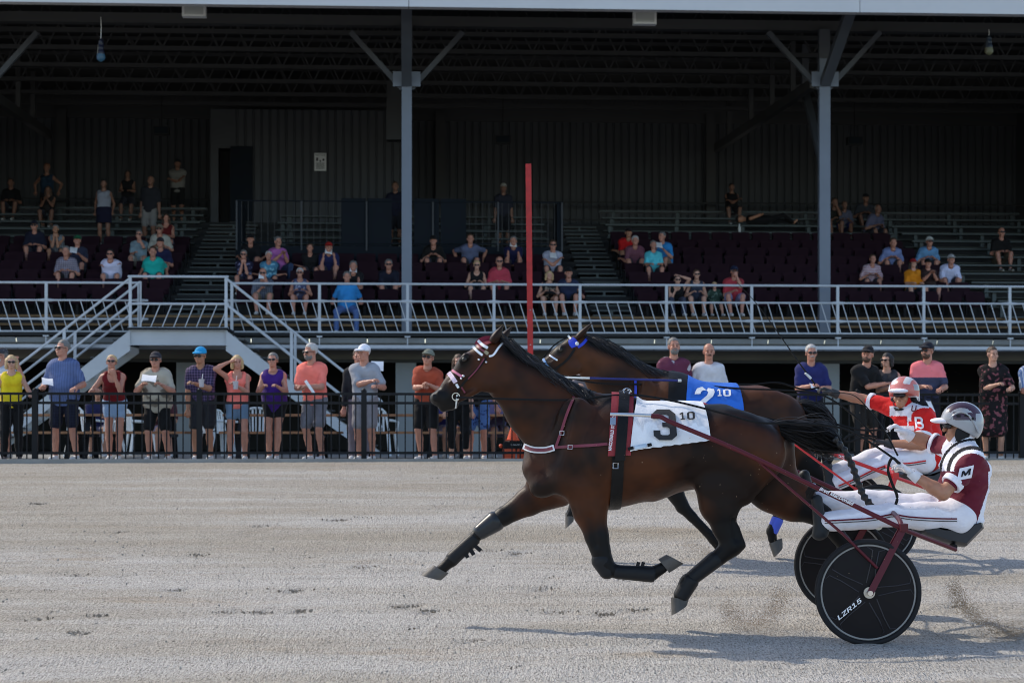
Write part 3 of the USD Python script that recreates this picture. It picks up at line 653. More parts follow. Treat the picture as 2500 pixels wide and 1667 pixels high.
bag(2414, 72, 88, 136, 'clear hanging bag with yellowish print at upper right', [(34, 42, 54), (92, 92, 66), (60, 66, 72), (105, 102, 80)])
def speaker(x, y, label):
    v = 9.2; u, z = UV(x, y, v); t = stand('loudspeaker', label, 'loudspeaker', at=(u, v, z))
    part(t, 'box', MB().box(-.2, .2, -.12, .12, -.1, .1), M['black_metal']); part(t, 'hanger', MB().tube([(0, 0, .1), (0, 0, 1.4)], .012, 5), M['black_metal']); part(t, 'grille', MB().box(-.17, .17, -.13, -.122, -.08, .08), M['partition'])
speaker(395, 320, 'small box loudspeaker hanging before the left back wall'); speaker(1228, 342, 'small box loudspeaker hanging right of the left column'); speaker(2086, 345, 'small box loudspeaker hanging right of the right column')
def bigbox():
    v = 6.5; u, z = UV(958, 290, v); t = stand('hanging_duct', 'tall dark hanging box and pipe behind the left column', 'duct', at=(u, v, z))
    part(t, 'box', MB().box(-.14, .22, -.2, .2, -.55, .9), mat('duct_dark', (.02, .022, .025), .6, .1, 3)); part(t, 'pipe', MB().tube([(-.02, 0, .9), (-.02, 0, 1.75), (-.1, 0, 1.85), (-1.2, 0, 1.9), (-1.35, 0, 2.3)], .07, 8), M['joist'], smooth=40)
bigbox()
def notice():
    v = 10.53; u, z = UV(782, 396, v); t = stand('notice_sign', 'small white notice sign with black print on the ribbed wall', 'sign', at=(u, v, z))
    part(t, 'board', MB().box(-.16, .16, -.012, 0, -.24, .24), M['plastic_white'])
    tm = meshkit.text_mesh('NOTICE', .052, .003); tm.apply_translation([-tm.extents[0] / 2, .165, 0]); w = tm.vertices; part(t, 'lettering', (np.stack([w[:, 0], -.014 - w[:, 2], w[:, 1]], 1), tm.faces), M['ink'])
    k = MB().box(-.11, -.06, -.016, -.013, .03, .12).box(-.02, .02, -.016, -.013, .0, .05).box(.06, .11, -.016, -.013, .03, .09)
    for zz in (-.04, -.075, -.11, -.145, -.18): k.box(-.11, .11, -.015, -.013, zz, zz + .014)
    part(t, 'print', k, M['beamgrey'])
notice()

# ------------------------------------------------------------------ track fence
FV = -12.35
def fence():
    g = stand('track_fence', 'black metal picket fence along the spectator side of the track', 'fence', at=(0, FV, APRON))
    xs = [-316 + 401.5 * i for i in range(8)]
    us = [UV(x, 1050, FV)[0] for x in xs]
    zt = UV(1250, 962, FV)[1] - APRON; zm = UV(1250, 984, FV)[1] - APRON
    for i, u in enumerate(us):
        p = part(g, 'post', MB().box(u - .04, u + .04, -.04, .04, -.02, zt + .04), M['black_metal']); part(p, 'cap', MB().box(u - .045, u + .045, -.045, .045, zt + .043, zt + .055).sphere((u, 0, zt + .055), .03), M['black_metal'])
        if i + 1 < len(us):
            for z in (zt, zm, .13): part(g, 'rail', MB().box(u + .041, us[i + 1] - .041, -.018, .018, z - .019, z + .019), M['black_metal'])
            n = 20
            for k in range(1, n):
                uu = u + (us[i + 1] - u) * k / n; part(g, 'picket', MB().box(uu - .009, uu + .009, -.009, .009, .03, zt - .02), M['black_metal'])
fence()
def finish_post():
    Y = 27.45; c = P(1297, 1120, Y); t = thing('finish_post', 'tall red finish line post standing by the fence', 'post', (c[0], Y, APRON))
    b0, t0 = P(1295, 880, Y) - c, P(1290, 401, Y) - c
    z0 = APRON - c[2]
    part(t, 'pole', MB().beam((b0[0], 0, b0[2] + c[2] - APRON), (t0[0], 0, t0[2] + c[2] - APRON), .082, .082, up=(0, 1, 0)), M['red_post'])
    part(t, 'flange', MB().box(b0[0] - .075, b0[0] + .075, -.07, .07, b0[2] + c[2] - APRON - .03, b0[2] + c[2] - APRON - .003), M['red_post'])
    part(t, 'lower_post', MB().box(b0[0] - .05, b0[0] + .05, -.05, .05, 0, b0[2] + c[2] - APRON - .033), M['red_post'])
    for zz in (.9, 2.6): part(t, 'bolt', MB().sphere((b0[0], -.046, b0[2] + zz * .3), .009), M['chrome'])
finish_post()
def cone():
    Y = 28.0; c = P(1252, 1120, Y); t = thing('traffic_cone', 'bright orange traffic cone stacked on a red box by the fence', 'cone', (c[0], Y, APRON))
    z = lambda y: P(1252, y, Y)[2] - APRON
    part(t, 'cone_body', MB().tube([(0, 0, z(1072)), (0, 0, z(1037))], [.09, .02], 16), M['orange'], smooth=40); part(t, 'cone_base', MB().box(-.11, .11, -.11, .11, z(1072) - .02, z(1072)), M['orange'])
    t = thing('red_barrel', 'orange-red box with a black top panel beside the horse chest', 'box', (c[0] + .05, Y + .02, APRON))
    part(t, 'body', MB().box(-.2, -.012, -.16, .16, 0, z(1095)).box(.012, .2, -.16, .16, 0, z(1095)), M['orange']); part(t, 'top_panel', MB().box(-.19, .19, -.17, .15, z(1095) + .003, z(1074) - .023), M['black_metal'])
    part(t, 'knob', MB().sphere((-.23, 0, z(1088)), .03), M['orange'])
    tm = meshkit.text_mesh('CANADIAN', .022, .002); tm.apply_translation([-tm.extents[0] / 2, 0, 0]); w = tm.vertices; part(t, 'lettering', (np.stack([w[:, 0], -.172 - w[:, 2], w[:, 1] + z(1087)], 1), tm.faces), M['plastic_white'])
cone()
# ------------------------------------------------------------------ chairs and tables on the apron
def plastic_chair(x, Y, rz, label):
    c = P(x, 1100, Y); t = thing('plastic_chair', label, 'chair', (c[0], Y, APRON), rz, 'white plastic chairs behind the fence')
    for sx in (-1, 1):
        part(t, 'leg', MB().beam((sx * .25, -.24, 0), (sx * .2, -.19, .43), .05, .04), M['plastic_white']); part(t, 'leg', MB().beam((sx * .26, .27, 0), (sx * .2, .2, .43), .05, .04), M['plastic_white'])
        part(t, 'arm', MB().tube([(sx * .24, -.2, .43), (sx * .27, -.2, .63), (sx * .28, .1, .65), (sx * .24, .24, .66)], .024, 6), M['plastic_white'], smooth=50)
    part(t, 'seat', MB().box(-.23, .23, -.22, .2, .42, .445), M['plastic_white'])
    n = 9; th = np.linspace(-1, 1, n)
    rim = MB().tube([(.22 * q, .22 + .07 * (1 - q * q), .47 + .4 * math.sqrt(max(0, 1 - q ** 4))) for q in th], .022, 6)
    for q in (-.6, -.3, 0, .3, .6): rim.beam((.2 * q, .21, .45), (.22 * q, .22 + .07 * (1 - q * q), .85 - .3 * q ** 4), .035, .012, up=(0, 1, 0))
    part(t, 'backrest', rim, M['plastic_white'], smooth=50)
for x, Y, rz, l in ((210, 33, 2.6, 'white plastic chair behind the man in the blue shirt'), (257, 34.5, -2.3, 'white plastic chair behind the woman in the red tank top'), (530, 34, 2.2, 'white plastic chair between the plaid shirt and the coral top'),
                    (625, 33.5, 3.3, 'white plastic chair left of the woman in purple'), (560, 36, 1.2, 'white plastic chair deep behind the woman in the coral top'), (930, 34.5, 2.9, 'white plastic chair right of the man in the white cap'), (345, 36, 2.0, 'white plastic chair left of the white pillar in the shade')):
    plastic_chair(x, Y, rz, l)
def picnic(x, Y, L, label, rz=0):
    c = P(x, 1100, Y); t = thing('picnic_table', label, 'table', (c[0], Y, APRON), rz)
    for i in range(5): part(t, 'top_plank', MB().box(-L / 2, L / 2, -.36 + .15 * i, -.225 + .15 * i, .70, .74), M['wood'])
    for s in (-1, 1):
        for q in (0, 1): part(t, 'bench_plank', MB().box(-L / 2, L / 2, s * .62 - .14 + .145 * q, s * .62 - .005 + .145 * q, .41, .45), M['wood'])
        part(t, 'leg', MB().beam((s * L * .35, -.55, 0), (s * L * .35, -.2, .69), .08, .05), M['black_metal']); part(t, 'leg', MB().beam((s * L * .35, .55, 0), (s * L * .35, .2, .69), .08, .05), M['black_metal'])
        part(t, 'cross_bar', MB().beam((s * L * .35, -.7, .38), (s * L * .35, .7, .38), .05, .05), M['black_metal'])
picnic(90, 31.0, 1.8, 'brown picnic table behind the woman in yellow'); picnic(320, 31.0, 1.9, 'brown picnic table behind the man in the beige tee', .05); picnic(690, 31.2, 1.9, 'brown picnic table behind the man in the coral tee')
picnic(975, 31.3, 1.5, 'brown picnic table in front of the white pillar'); picnic(1190, 31.5, 1.2, 'brown picnic table behind the horse head')
# ------------------------------------------------------------------ people
def unit(v): v = np.asarray(v, float); return v / max(np.linalg.norm(v), 1e-9)
def rotz(a): c, s = math.cos(a), math.sin(a); return np.array([[c, -s, 0], [s, c, 0], [0, 0, 1.0]])
def rotx(a): c, s = math.cos(a), math.sin(a); return np.array([[1, 0, 0], [0, c, -s], [0, s, c]])
def roty(a): c, s = math.cos(a), math.sin(a); return np.array([[c, 0, s], [0, 1, 0], [-s, 0, c]])
def ik(a, c, l1, l2, hint):
    """middle joint of a two-bone limb from a to (about) c, bent towards hint"""
    a, c = np.asarray(a, float), np.asarray(c, float); d = c - a; L = np.linalg.norm(d); m = (l1 + l2) * 0.995
    if L > m: c = a + d / L * m; L = m
    t = (c - a) / L; x = (l1 * l1 - l2 * l2 + L * L) / (2 * L); h = math.sqrt(max(l1 * l1 - x * x, 0))
    q = np.asarray(hint, float); q = q - t * (q @ t)
    return a + t * x + unit(q) * h, c
# head: origin between the ears at eye height, facing -y, for a head 0.235 m high
def _head(h, fem=False):
    s = SDF((-.12, -.16, -.19), (.12, .14, .15), h)
    s.ell((0, .018, .035), (.076, .096, .088), .01).ell((0, -.028, -.052), (.056 if not fem else .052, .066, .062), .03)
    s.ell((0, -.052, -.088), (.034, .036, .026), .025).cone((0, -.086, .01), (0, -.112, -.032), .009, .014, .012)
    s.ell((.03, -.078, .018), (.03, .014, .01), .012).ell((-.03, -.078, .018), (.03, .014, .01), .012)
    s.ell((.032, -.099, .0), (.014, .012, .010), .010, neg=True).ell((-.032, -.099, .0), (.014, .012, .010), .010, neg=True)
    for e in (-1, 1):
        s.ell((e * .031, -.08, .001), (.013, .013, .011), .005); s.ell((e * .079, .012, -.008), (.010, .018, .032), .008)
        s.ell((e * .042, -.07, -.035), (.02, .02, .02), .02)
    s.ell((0, -.094, -.062), (.022, .012, .0065), .008).ell((0, -.092, -.073), (.019, .012, .007), .006)
    s.cone((0, .02, -.05), (0, .03, -.2), .056 if not fem else .049, .058 if not fem else .05, .03)
    return s.mesh()
_TPL = {}
def tpl(kind):
    if kind in _TPL: return _TPL[kind]
    h = .0115
    if kind == 'head': m = _head(.0095)
    elif kind == 'head_f': m = _head(.0095, True)
    elif kind == 'head_hi': m = _head(.006)
    elif kind.startswith('hair'):
        s = SDF((-.19, -.15, -.36), (.19, .22, .19), h)
        s.ell((0, .021, .038), (.0815, .101, .0925), .01)
        if kind == 'hair_long': s.cone((-.07, .05, 0), (-.085, .05, -.22), .045, .04, .04).cone((.07, .05, 0), (.085, .04, -.24), .045, .035, .04).cone((0, .08, 0), (0, .09, -.22), .07, .06, .04)
        if kind == 'hair_bob': s.cone((-.07, .03, .02), (-.08, .02, -.09), .042, .034, .04).cone((.07, .03, .02), (.08, .02, -.09), .042, .034, .04).cone((0, .08, 0), (0, .085, -.1), .07, .05, .04)
        if kind == 'hair_bun': s.ell((0, .13, .06), (.045, .045, .045), .02)
        if kind == 'hair_short': s.ell((0, .03, .05), (.083, .096, .086), .02)
        f = s.f; X, Y, Z = s.ax[0][:, None, None], s.ax[1][None, :, None], s.ax[2][None, None, :]
        line = {'hair_short': .074, 'hair_thin': .085, 'hair_bob': .05, 'hair_long': .055, 'hair_bun': .06}[kind]
        face = np.minimum(-(Y + .035 + .25 * np.maximum(Z - .02, 0)), line - Z) if kind != 'hair_thin' else np.minimum(-(Y + .0), .09 - Z)
        if kind in ('hair_short', 'hair_thin', 'hair_bun'):
            f = np.maximum(f, -(Z + .055) - .25 * np.maximum(Y, 0)); f = np.maximum(f, np.minimum(.012 - Y, -Z + .02) * 0.9)
        s.f = np.maximum(f, face * .9).astype(np.float32)
        if kind == 'hair_thin': s.cut((0, -.2, 1), (0, .0, .075))
        s.rough(.010, 45, 3); m = s.mesh()
    elif kind == 'cap':
        s = SDF((-.13, -.24, -.04), (.13, .16, .19), .0095)
        s.ell((0, .02, .042), (.09, .108, .098), .01); s.cut((0, .1, -1), (0, 0, .035))
        t = SDF(s.lo, s.lo + (s.n - 1.5) * s.h, s.h); t.ell((0, -.095, .045), (.075, .095, .026), .005); t.cut((0, 0, -1), (0, 0, .038)); s.f = np.minimum(s.f, t.f); m = s.mesh()
    elif kind == 'visor':
        m = None
    elif kind == 'glasses':
        b = MB()
        for e in (-1, 1):
            q = trimesh.creation.icosphere(subdivisions=2); b.add(q.vertices * [.03, .008, .021] + [e * .033, -.104, .002], q.faces)
            b.tube([(e * .06, -.1, .008), (e * .083, -.06, .006), (e * .086, .01, .0)], .0035, 5)
        b.tube([(-.02, -.108, .008), (.02, -.108, .008)], .004, 5); m = b.get()
    elif kind == 'eyes':
        b = MB()
        for e in (-1, 1):
            q = trimesh.creation.icosphere(subdivisions=1); b.add(q.vertices * [.011, .005, .006] + [e * .031, -.0925, .0], q.faces)
            b.tube([(e * .016, -.094, .019), (e * .032, -.097, .024), (e * .05, -.086, .018)], .003, 4)
        m = b.get()
    elif kind == 'mouth':
        m = MB().tube([(-.024, -.093, -.066), (-.01, -.106, -.065), (.01, -.106, -.065), (.024, -.093, -.066)], [.002, .004, .004, .002], 5).get()
    elif kind == 'moustache':
        m = MB().tube([(-.03, -.09, -.062), (-.012, -.108, -.05), (.012, -.108, -.05), (.03, -.09, -.062)], [.004, .009, .009, .004], 6).get()
    elif kind == 'beard':
        s = SDF((-.1, -.15, -.16), (.1, .06, .02), h); s.ell((0, -.035, -.066), (.06, .068, .06), .02)
        X, Y, Z = s.ax[0][:, None, None], s.ax[1][None, :, None], s.ax[2][None, None, :]
        s.f = np.maximum(s.f, np.minimum(Z + .055, Z + .03 + 0 * Y)).astype(np.float32); s.rough(.006, 60); m = s.mesh()
    elif kind in ('hand', 'hand_hi'):
        # along +x from the wrist, palm facing -z, thumb on +y
        b = MB(); n = 7 if kind == 'hand' else 9
        s = SDF((-.03, -.06, -.04), (.12, .07, .04), .0085 if kind == 'hand' else .006)
        s.cone((-.01, 0, 0), (.03, 0, 0), .026, .026, .01, lat=2, ratio=.62).cone((.03, -.022, 0), (.082, -.028, 0), .017, .014, .015, lat=2, ratio=.8).cone((.03, .018, 0), (.088, .022, 0), .018, .014, .015, lat=2, ratio=.8).cone((.035, 0, 0), (.088, 0, .002), .018, .014, .015, lat=2, ratio=.8)
        s.cone((.015, .02, -.005), (.05, .04, -.014), .015, .012, .012)
        b.add(*s.mesh())
        for y, L, r in ((.024, .072, .0088), (.008, .08, .009), (-.009, .074, .0086), (-.025, .058, .0076)):
            q = [(.076, y, .0)]
            for k_, (a, l) in enumerate(((.45, .44), (1.15, .32), (1.75, .26))): q.append((q[-1][0] + L * l * math.cos(a), y * (1.1 + .1 * k_), q[-1][2] - L * l * math.sin(a)))
            b.tube(q, [r, r * .97, r * .9, r * .72], n)
        b.tube([(.03, .03, -.008), (.056, .05, -.018), (.08, .052, -.028), (.095, .044, -.034)], [.012, .011, .0095, .007], n)
        m = b.get()
    _TPL[kind] = m
    return m
def placed(kind, o, R, s=1.0):
    v, f = tpl(kind); return (v * s) @ R.T + o, f
def tri_orient(m):
    return m

def make_person(label, base, yaw=0.0, H=1.75, sex='m', pelvis=None, lean=0.08, side=0.0, twist=0.0, feet=None, hands=(None, None), elbows=(None, None), knees=None, head=(0, 0, 0),
                shirt=None, sleeve='short', hem=None, bottom=None, legs='shorts', skin=0, hair=('short', 'grey'), cap=None, glasses=False, shoes=(0.6, 0.6, 0.6), fat=0.0, h=.0175, extras=None, group=None,
                sock=None, moustache=None, beard=None, category='person', name='person', detail=True, skirt_z=None):
    """a person in the pose of the photograph. Local frame: origin on the ground between the feet, facing -y. hands: targets; lengths in metres for a body of height H"""
    k = H / 1.75; f = sex == 'f'
    t = thing(name, label, category, base, yaw, group)
    pel = np.array(pelvis if pelvis is not None else (0, 0, .93 * k), float)
    Rt = rotz(twist) @ roty(side) @ rotx(lean)              # torso frame
    up = Rt @ [0, 0, 1.0]; ax = Rt @ [1.0, 0, 0]; fw = Rt @ [0, -1.0, 0]
    chest = pel + up * .40 * k; neck = pel + up * .505 * k
    sw = (.166 if not f else .152) * k; hw = .088 * k
    sh = [neck + ax * e * sw - up * .074 * k for e in (-1, 1)]
    Rh = rotz(head[0]) @ rotx(head[1]) @ roty(head[2])
    hc = neck + up * .07 * k + np.array([0, -.028, .105]) * k
    Rp = rotz(twist)
    hips = [pel + Rp @ [e * hw, 0, -.02 * k] for e in (-1, 1)]
    if feet is None: feet = [(-.11, .02, 0), (.11, -.02, 0)]
    feet = [np.array(q, float) for q in feet]
    ank, kn = [], []
    for i, e in enumerate((-1, 1)):
        a = feet[i] + [0, .04, .075 * k]; kh = (knees[i] if knees else (e * .1, -1, 0))
        m, c = ik(hips[i], a, .43 * k, .42 * k, kh); kn.append(m); ank.append(c)
    el, wr = [], []
    for i, e in enumerate((-1, 1)):
        tgt = hands[i] if hands[i] is not None else sh[i] + np.array([e * .06, -.05, -.56]) * k
        hint = np.array(elbows[i], float) * [.55, 1, 1] + [0, .15, -.45] if elbows[i] is not None else (e * .35, .8, -.6)
        m, c = ik(sh[i], np.array(tgt, float), .30 * k, .265 * k, hint); el.append(m); wr.append(c)
    allp = np.array([pel, neck, hc + [0, 0, .16], *sh, *hips, *kn, *ank, *el, *wr, *[q + [0, -.2, -.02] for q in feet]])
    lo, hi = allp.min(0) - .2, allp.max(0) + .2
    lo[2] = min(lo[2], feet[0][2] - .02)
    tr = (.106 if not f else .094) * k + .02 * fat
    def torso(s, g, kk=.06):
        for e in (-1, 1):
            s.cone(pel + ax * e * .07 * k + up * .03, chest + ax * e * (.082 if not f else .066) * k + up * .02, tr * (.96 if not f else .92) + g + .03 * fat, tr + g, kk)
            s.cone(chest + ax * e * .07 * k, sh[0 if e < 0 else 1] - ax * e * .03 * k, tr * .82 + g, .058 * k + g, kk)
        s.cone(sh[0], sh[1], .052 * k + g, .052 * k + g, .04)
        if fat: s.ell(pel + up * .16 * k + fw * .07 * k, np.array([.16, .13, .16]) * k * (.8 + .3 * fat) + g, .06)
        if f:
            for e in (-1, 1): s.ell(chest + ax * e * .07 * k + fw * .085 * k - up * .02 * k, np.array([.062, .06, .06]) * k + g, .04)
    def arm(s, i, g, upto=1.0, fore=True, rr=1.0):
        m = sh[i] + (el[i] - sh[i]) * upto
        s.cone(sh[i], m, .056 * k * rr + g, (.056 + (.043 - .056) * upto) * k * rr + g, .03)
        if fore: s.cone(el[i], el[i] + (wr[i] - el[i]) * .35, .042 * k * rr, .043 * k * rr, .02); s.cone(el[i] + (wr[i] - el[i]) * .35, wr[i], .042 * k * rr, .027 * k * rr, .02)
    thin = .88 if f else 1.0
    s = SDF(lo, hi, h)
    torso(s, -.004); s.cone(neck - up * .03, hc - np.array([0, 0, .06]), .06 * k, .052 * k, .03)
    for i in (0, 1):
        arm(s, i, 0, rr=thin)
        s.cone(hips[i], kn[i], .088 * k, .056 * k, .04); s.cone(kn[i], kn[i] + (ank[i] - kn[i]) * .35 + [0, .012, 0], .054 * k, .055 * k, .03); s.cone(kn[i] + (ank[i] - kn[i]) * .35 + [0, .012, 0], ank[i], .054 * k, .036 * k, .03)
    meshes = [s.mesh()]
    hs = (1.0 if not f else .95) * k
    meshes.append(placed(('head_f' if f else 'head') if h > .012 else 'head_hi', hc, Rh, hs))
    for i, e in enumerate((-1, 1)):
        d = unit(wr[i] - el[i]); ref = np.array([0, 0, 1.0]) if abs(d[2]) < .85 else np.array([0, -1.0, 0])
        y = unit(np.cross(ref, d)) * (1 if e < 0 else -1) * -1; z = np.cross(d, y) 
        if z @ ref < 0: z = -z
        R = np.stack([d, y, z], 1); v, ff = placed('hand', wr[i], R, k * (1.02 if not f else .92))
        meshes.append((v, ff if np.linalg.det(R) > 0 else ff[:, ::-1]))
    sk = SKIN[skin]
    part(t, 'body', join(*meshes), sk, smooth=True)
    # clothes
    def garment(nm, build, m, rough_=.012, cuts=()):
        q = SDF(lo, hi, h); build(q)
        for n_, p_ in cuts: q.cut(n_, p_)
        q.rough(rough_ * 1.3, np.array([7., 7, 12]), len(_names) % 17); g_ = q.mesh()
        if len(g_[1]): return part(t, nm, g_, m, smooth=True)
    hemz = hem if hem is not None else (pel[2] - .10 * k if pelvis is None else pel[2] - .06)
    if shirt is not None:
        sl = {'short': .72, 'none': 0, 'strap': 0, 'long': 1.0}[sleeve]
        def bs(q):
            torso(q, .016)
            q.cone(pel, pel - up * .1 * k + [0, 0, .0], .13 * k + .03 * fat, .13 * k + .03 * fat, .06, lat=0, ratio=1.15)
            for i in (0, 1):
                if sl: q.cone(sh[i], sh[i] + (el[i] - sh[i]) * sl, .066 * k, .068 * k, .03)
                if sl == 1: q.cone(el[i], wr[i] + (el[i] - wr[i]) * .12, .058 * k, .045 * k, .02)
            q.cone(neck + up * .04 * k + fw * .045, neck + up * .2 * k + fw * .03, .062 * k if sl else .085 * k, .09 * k, .02, neg=True)
            if sl == 0:
                for i, e in enumerate((-1, 1)):
                    a = .03 if sleeve == 'none' else -.03
                    q.cone(sh[i] + ax * e * (.035 + a * .4) * k + fw * .05 - up * .05, sh[i] + ax * e * (.04 + a * .5) * k + up * .1 - fw * .02, .05 * k, .06 * k, .02, neg=True)
                if sleeve == 'strap': q.cone(neck + fw * .08 - up * .03, neck + up * .1 + fw * .1, .075 * k, .12 * k, .02, neg=True); 
        garment('shirt', bs, shirt, cuts=[((0, 0, -1), (0, 0, hemz))])
    if bottom is not None:
        lf = {'shorts': .86, 'short_shorts': .42, 'pants': 1, 'capri': 1, 'skirt': .7, 'dress': 1}[legs]
        def bb(q):
            q.cone(pel + ax * .05, pel - ax * .05, .128 * k + .03 * fat, .128 * k + .03 * fat, .05)
            for i in (0, 1):
                m = hips[i] + (kn[i] - hips[i]) * min(lf, 1)
                q.cone(hips[i], m, .108 * k, (.092 if legs in ('shorts', 'short_shorts') else .074) * k, .04)
                if legs in ('pants', 'capri'): q.cone(kn[i], kn[i] + (ank[i] - kn[i]) * (.95 if legs == 'pants' else .6), .07 * k, .058 * k, .03)
            if legs in ('skirt', 'dress'): q.cone((hips[0] + hips[1]) / 2, (kn[0] + kn[1]) / 2, .15 * k, .17 * k, .06, lat=0, ratio=1.25); q.cut((0, 0, -1), (0, 0, kn[0][2] + (.1 if legs == 'skirt' else -.12)))
        garment({'shorts': 'shorts', 'short_shorts': 'shorts', 'pants': 'trousers', 'capri': 'leggings', 'skirt': 'skirt', 'dress': 'skirt'}[legs], bb, bottom, .01)
    # shoes
    for i in (0, 1):
        q = SDF(feet[i] + [-.12, -.26, -.03], feet[i] + [.12, .16, .16], .013); d = Rp @ [(-.03, .03)[i], -1.0, 0]
        q.cone(feet[i] + [0, .05, .036], feet[i] + d * .15 + [0, 0, .03], .038 * k, .036 * k, .03); q.cone(feet[i] + [0, .045, .05], ank[i] + [0, 0, -.01], .04 * k, .038 * k, .03); q.cut((0, 0, -1), (0, 0, feet[i][2] + .004))
        part(t, 'shoe', q.mesh(), mat('shoe_%d_%d_%d' % tuple(int(c * 100) for c in shoes), shoes, .6, .1, 8), smooth=True)
        if sock is not None: part(t, 'sock', tube([ank[i] - [0, 0, .02], ank[i] + (kn[i] - ank[i]) * .4], [.04 * k, .05 * k], 10), sock, smooth=40)
    if hair: part(t, 'hair', placed('hair_' + hair[0], hc, Rh, hs), HAIR[hair[1]], smooth=True)
    if cap is not None: part(t, 'cap', placed('cap', hc, Rh, hs), cap, smooth=True)
    if glasses: part(t, 'sunglasses', placed('glasses', hc, Rh, hs), LENS, smooth=True)
    elif detail: part(t, 'eyes', placed('eyes', hc, Rh, hs), EYE)
    if detail: part(t, 'mouth', placed('mouth', hc, Rh, hs), LIP)
    if moustache: part(t, 'moustache', placed('moustache', hc, Rh, hs), HAIR[moustache], smooth=True)
    if beard: part(t, 'beard', placed('beard', hc, Rh, hs), HAIR[beard], smooth=True)
    B = np.asarray(base, float); RY = rotz(yaw)
    return dict(path=t, hand=[RY @ (w + unit(w - e_) * .07 * k) + B for w, e_ in zip(wr, el)], wrist=[RY @ w + B for w in wr], chest=RY @ chest + B, neck=RY @ neck + B, R=RY, sdf=s, fw=RY @ fw)
def sheet(name, c, w, hh, rz, tilt, label, cat='paper', m=None, curl=.02, group=None):
    t = thing(name, label, cat, c, rz, group)
    n = 6; w, hh, tilt = w * .8, hh * .8, tilt - .45; X, Z = np.meshgrid(np.linspace(-w / 2, w / 2, n), np.linspace(-hh / 2, hh / 2, n), indexing='ij')
    V = np.stack([X, curl * np.sin(X / w * 2.5 + Z / hh * 2) + curl * 2 * (Z / hh) ** 2, Z], -1) @ rotx(tilt).T
    v, f = grid_mesh(V); part(t, 'leaf', join((v, f), (v + rotx(tilt) @ [0, .003, 0], f[:, ::-1])), m or M['paper'], smooth=True)
    return t
def cup(c, label):
    t = thing('drink_cup', label, 'cup', c); part(t, 'cup_wall', MB().tube([(0, 0, -.06), (0, 0, .06)], [.034, .045], 14, cap=False).tube([(0, 0, -.06), (0, 0, -.055)], [.033, .034], 14), mat('clear_cup', (.45, .42, .44), .2, .1, 9), smooth=40)
    part(t, 'drink', MB().tube([(0, 0, -.05), (0, 0, .035)], [.032, .04], 12), mat('drink', (.42, .25, .25), .2, .1, 9), smooth=40); part(t, 'straw', MB().tube([(0, 0, 0), (.02, 0, .14)], .004, 5), M['paper'])

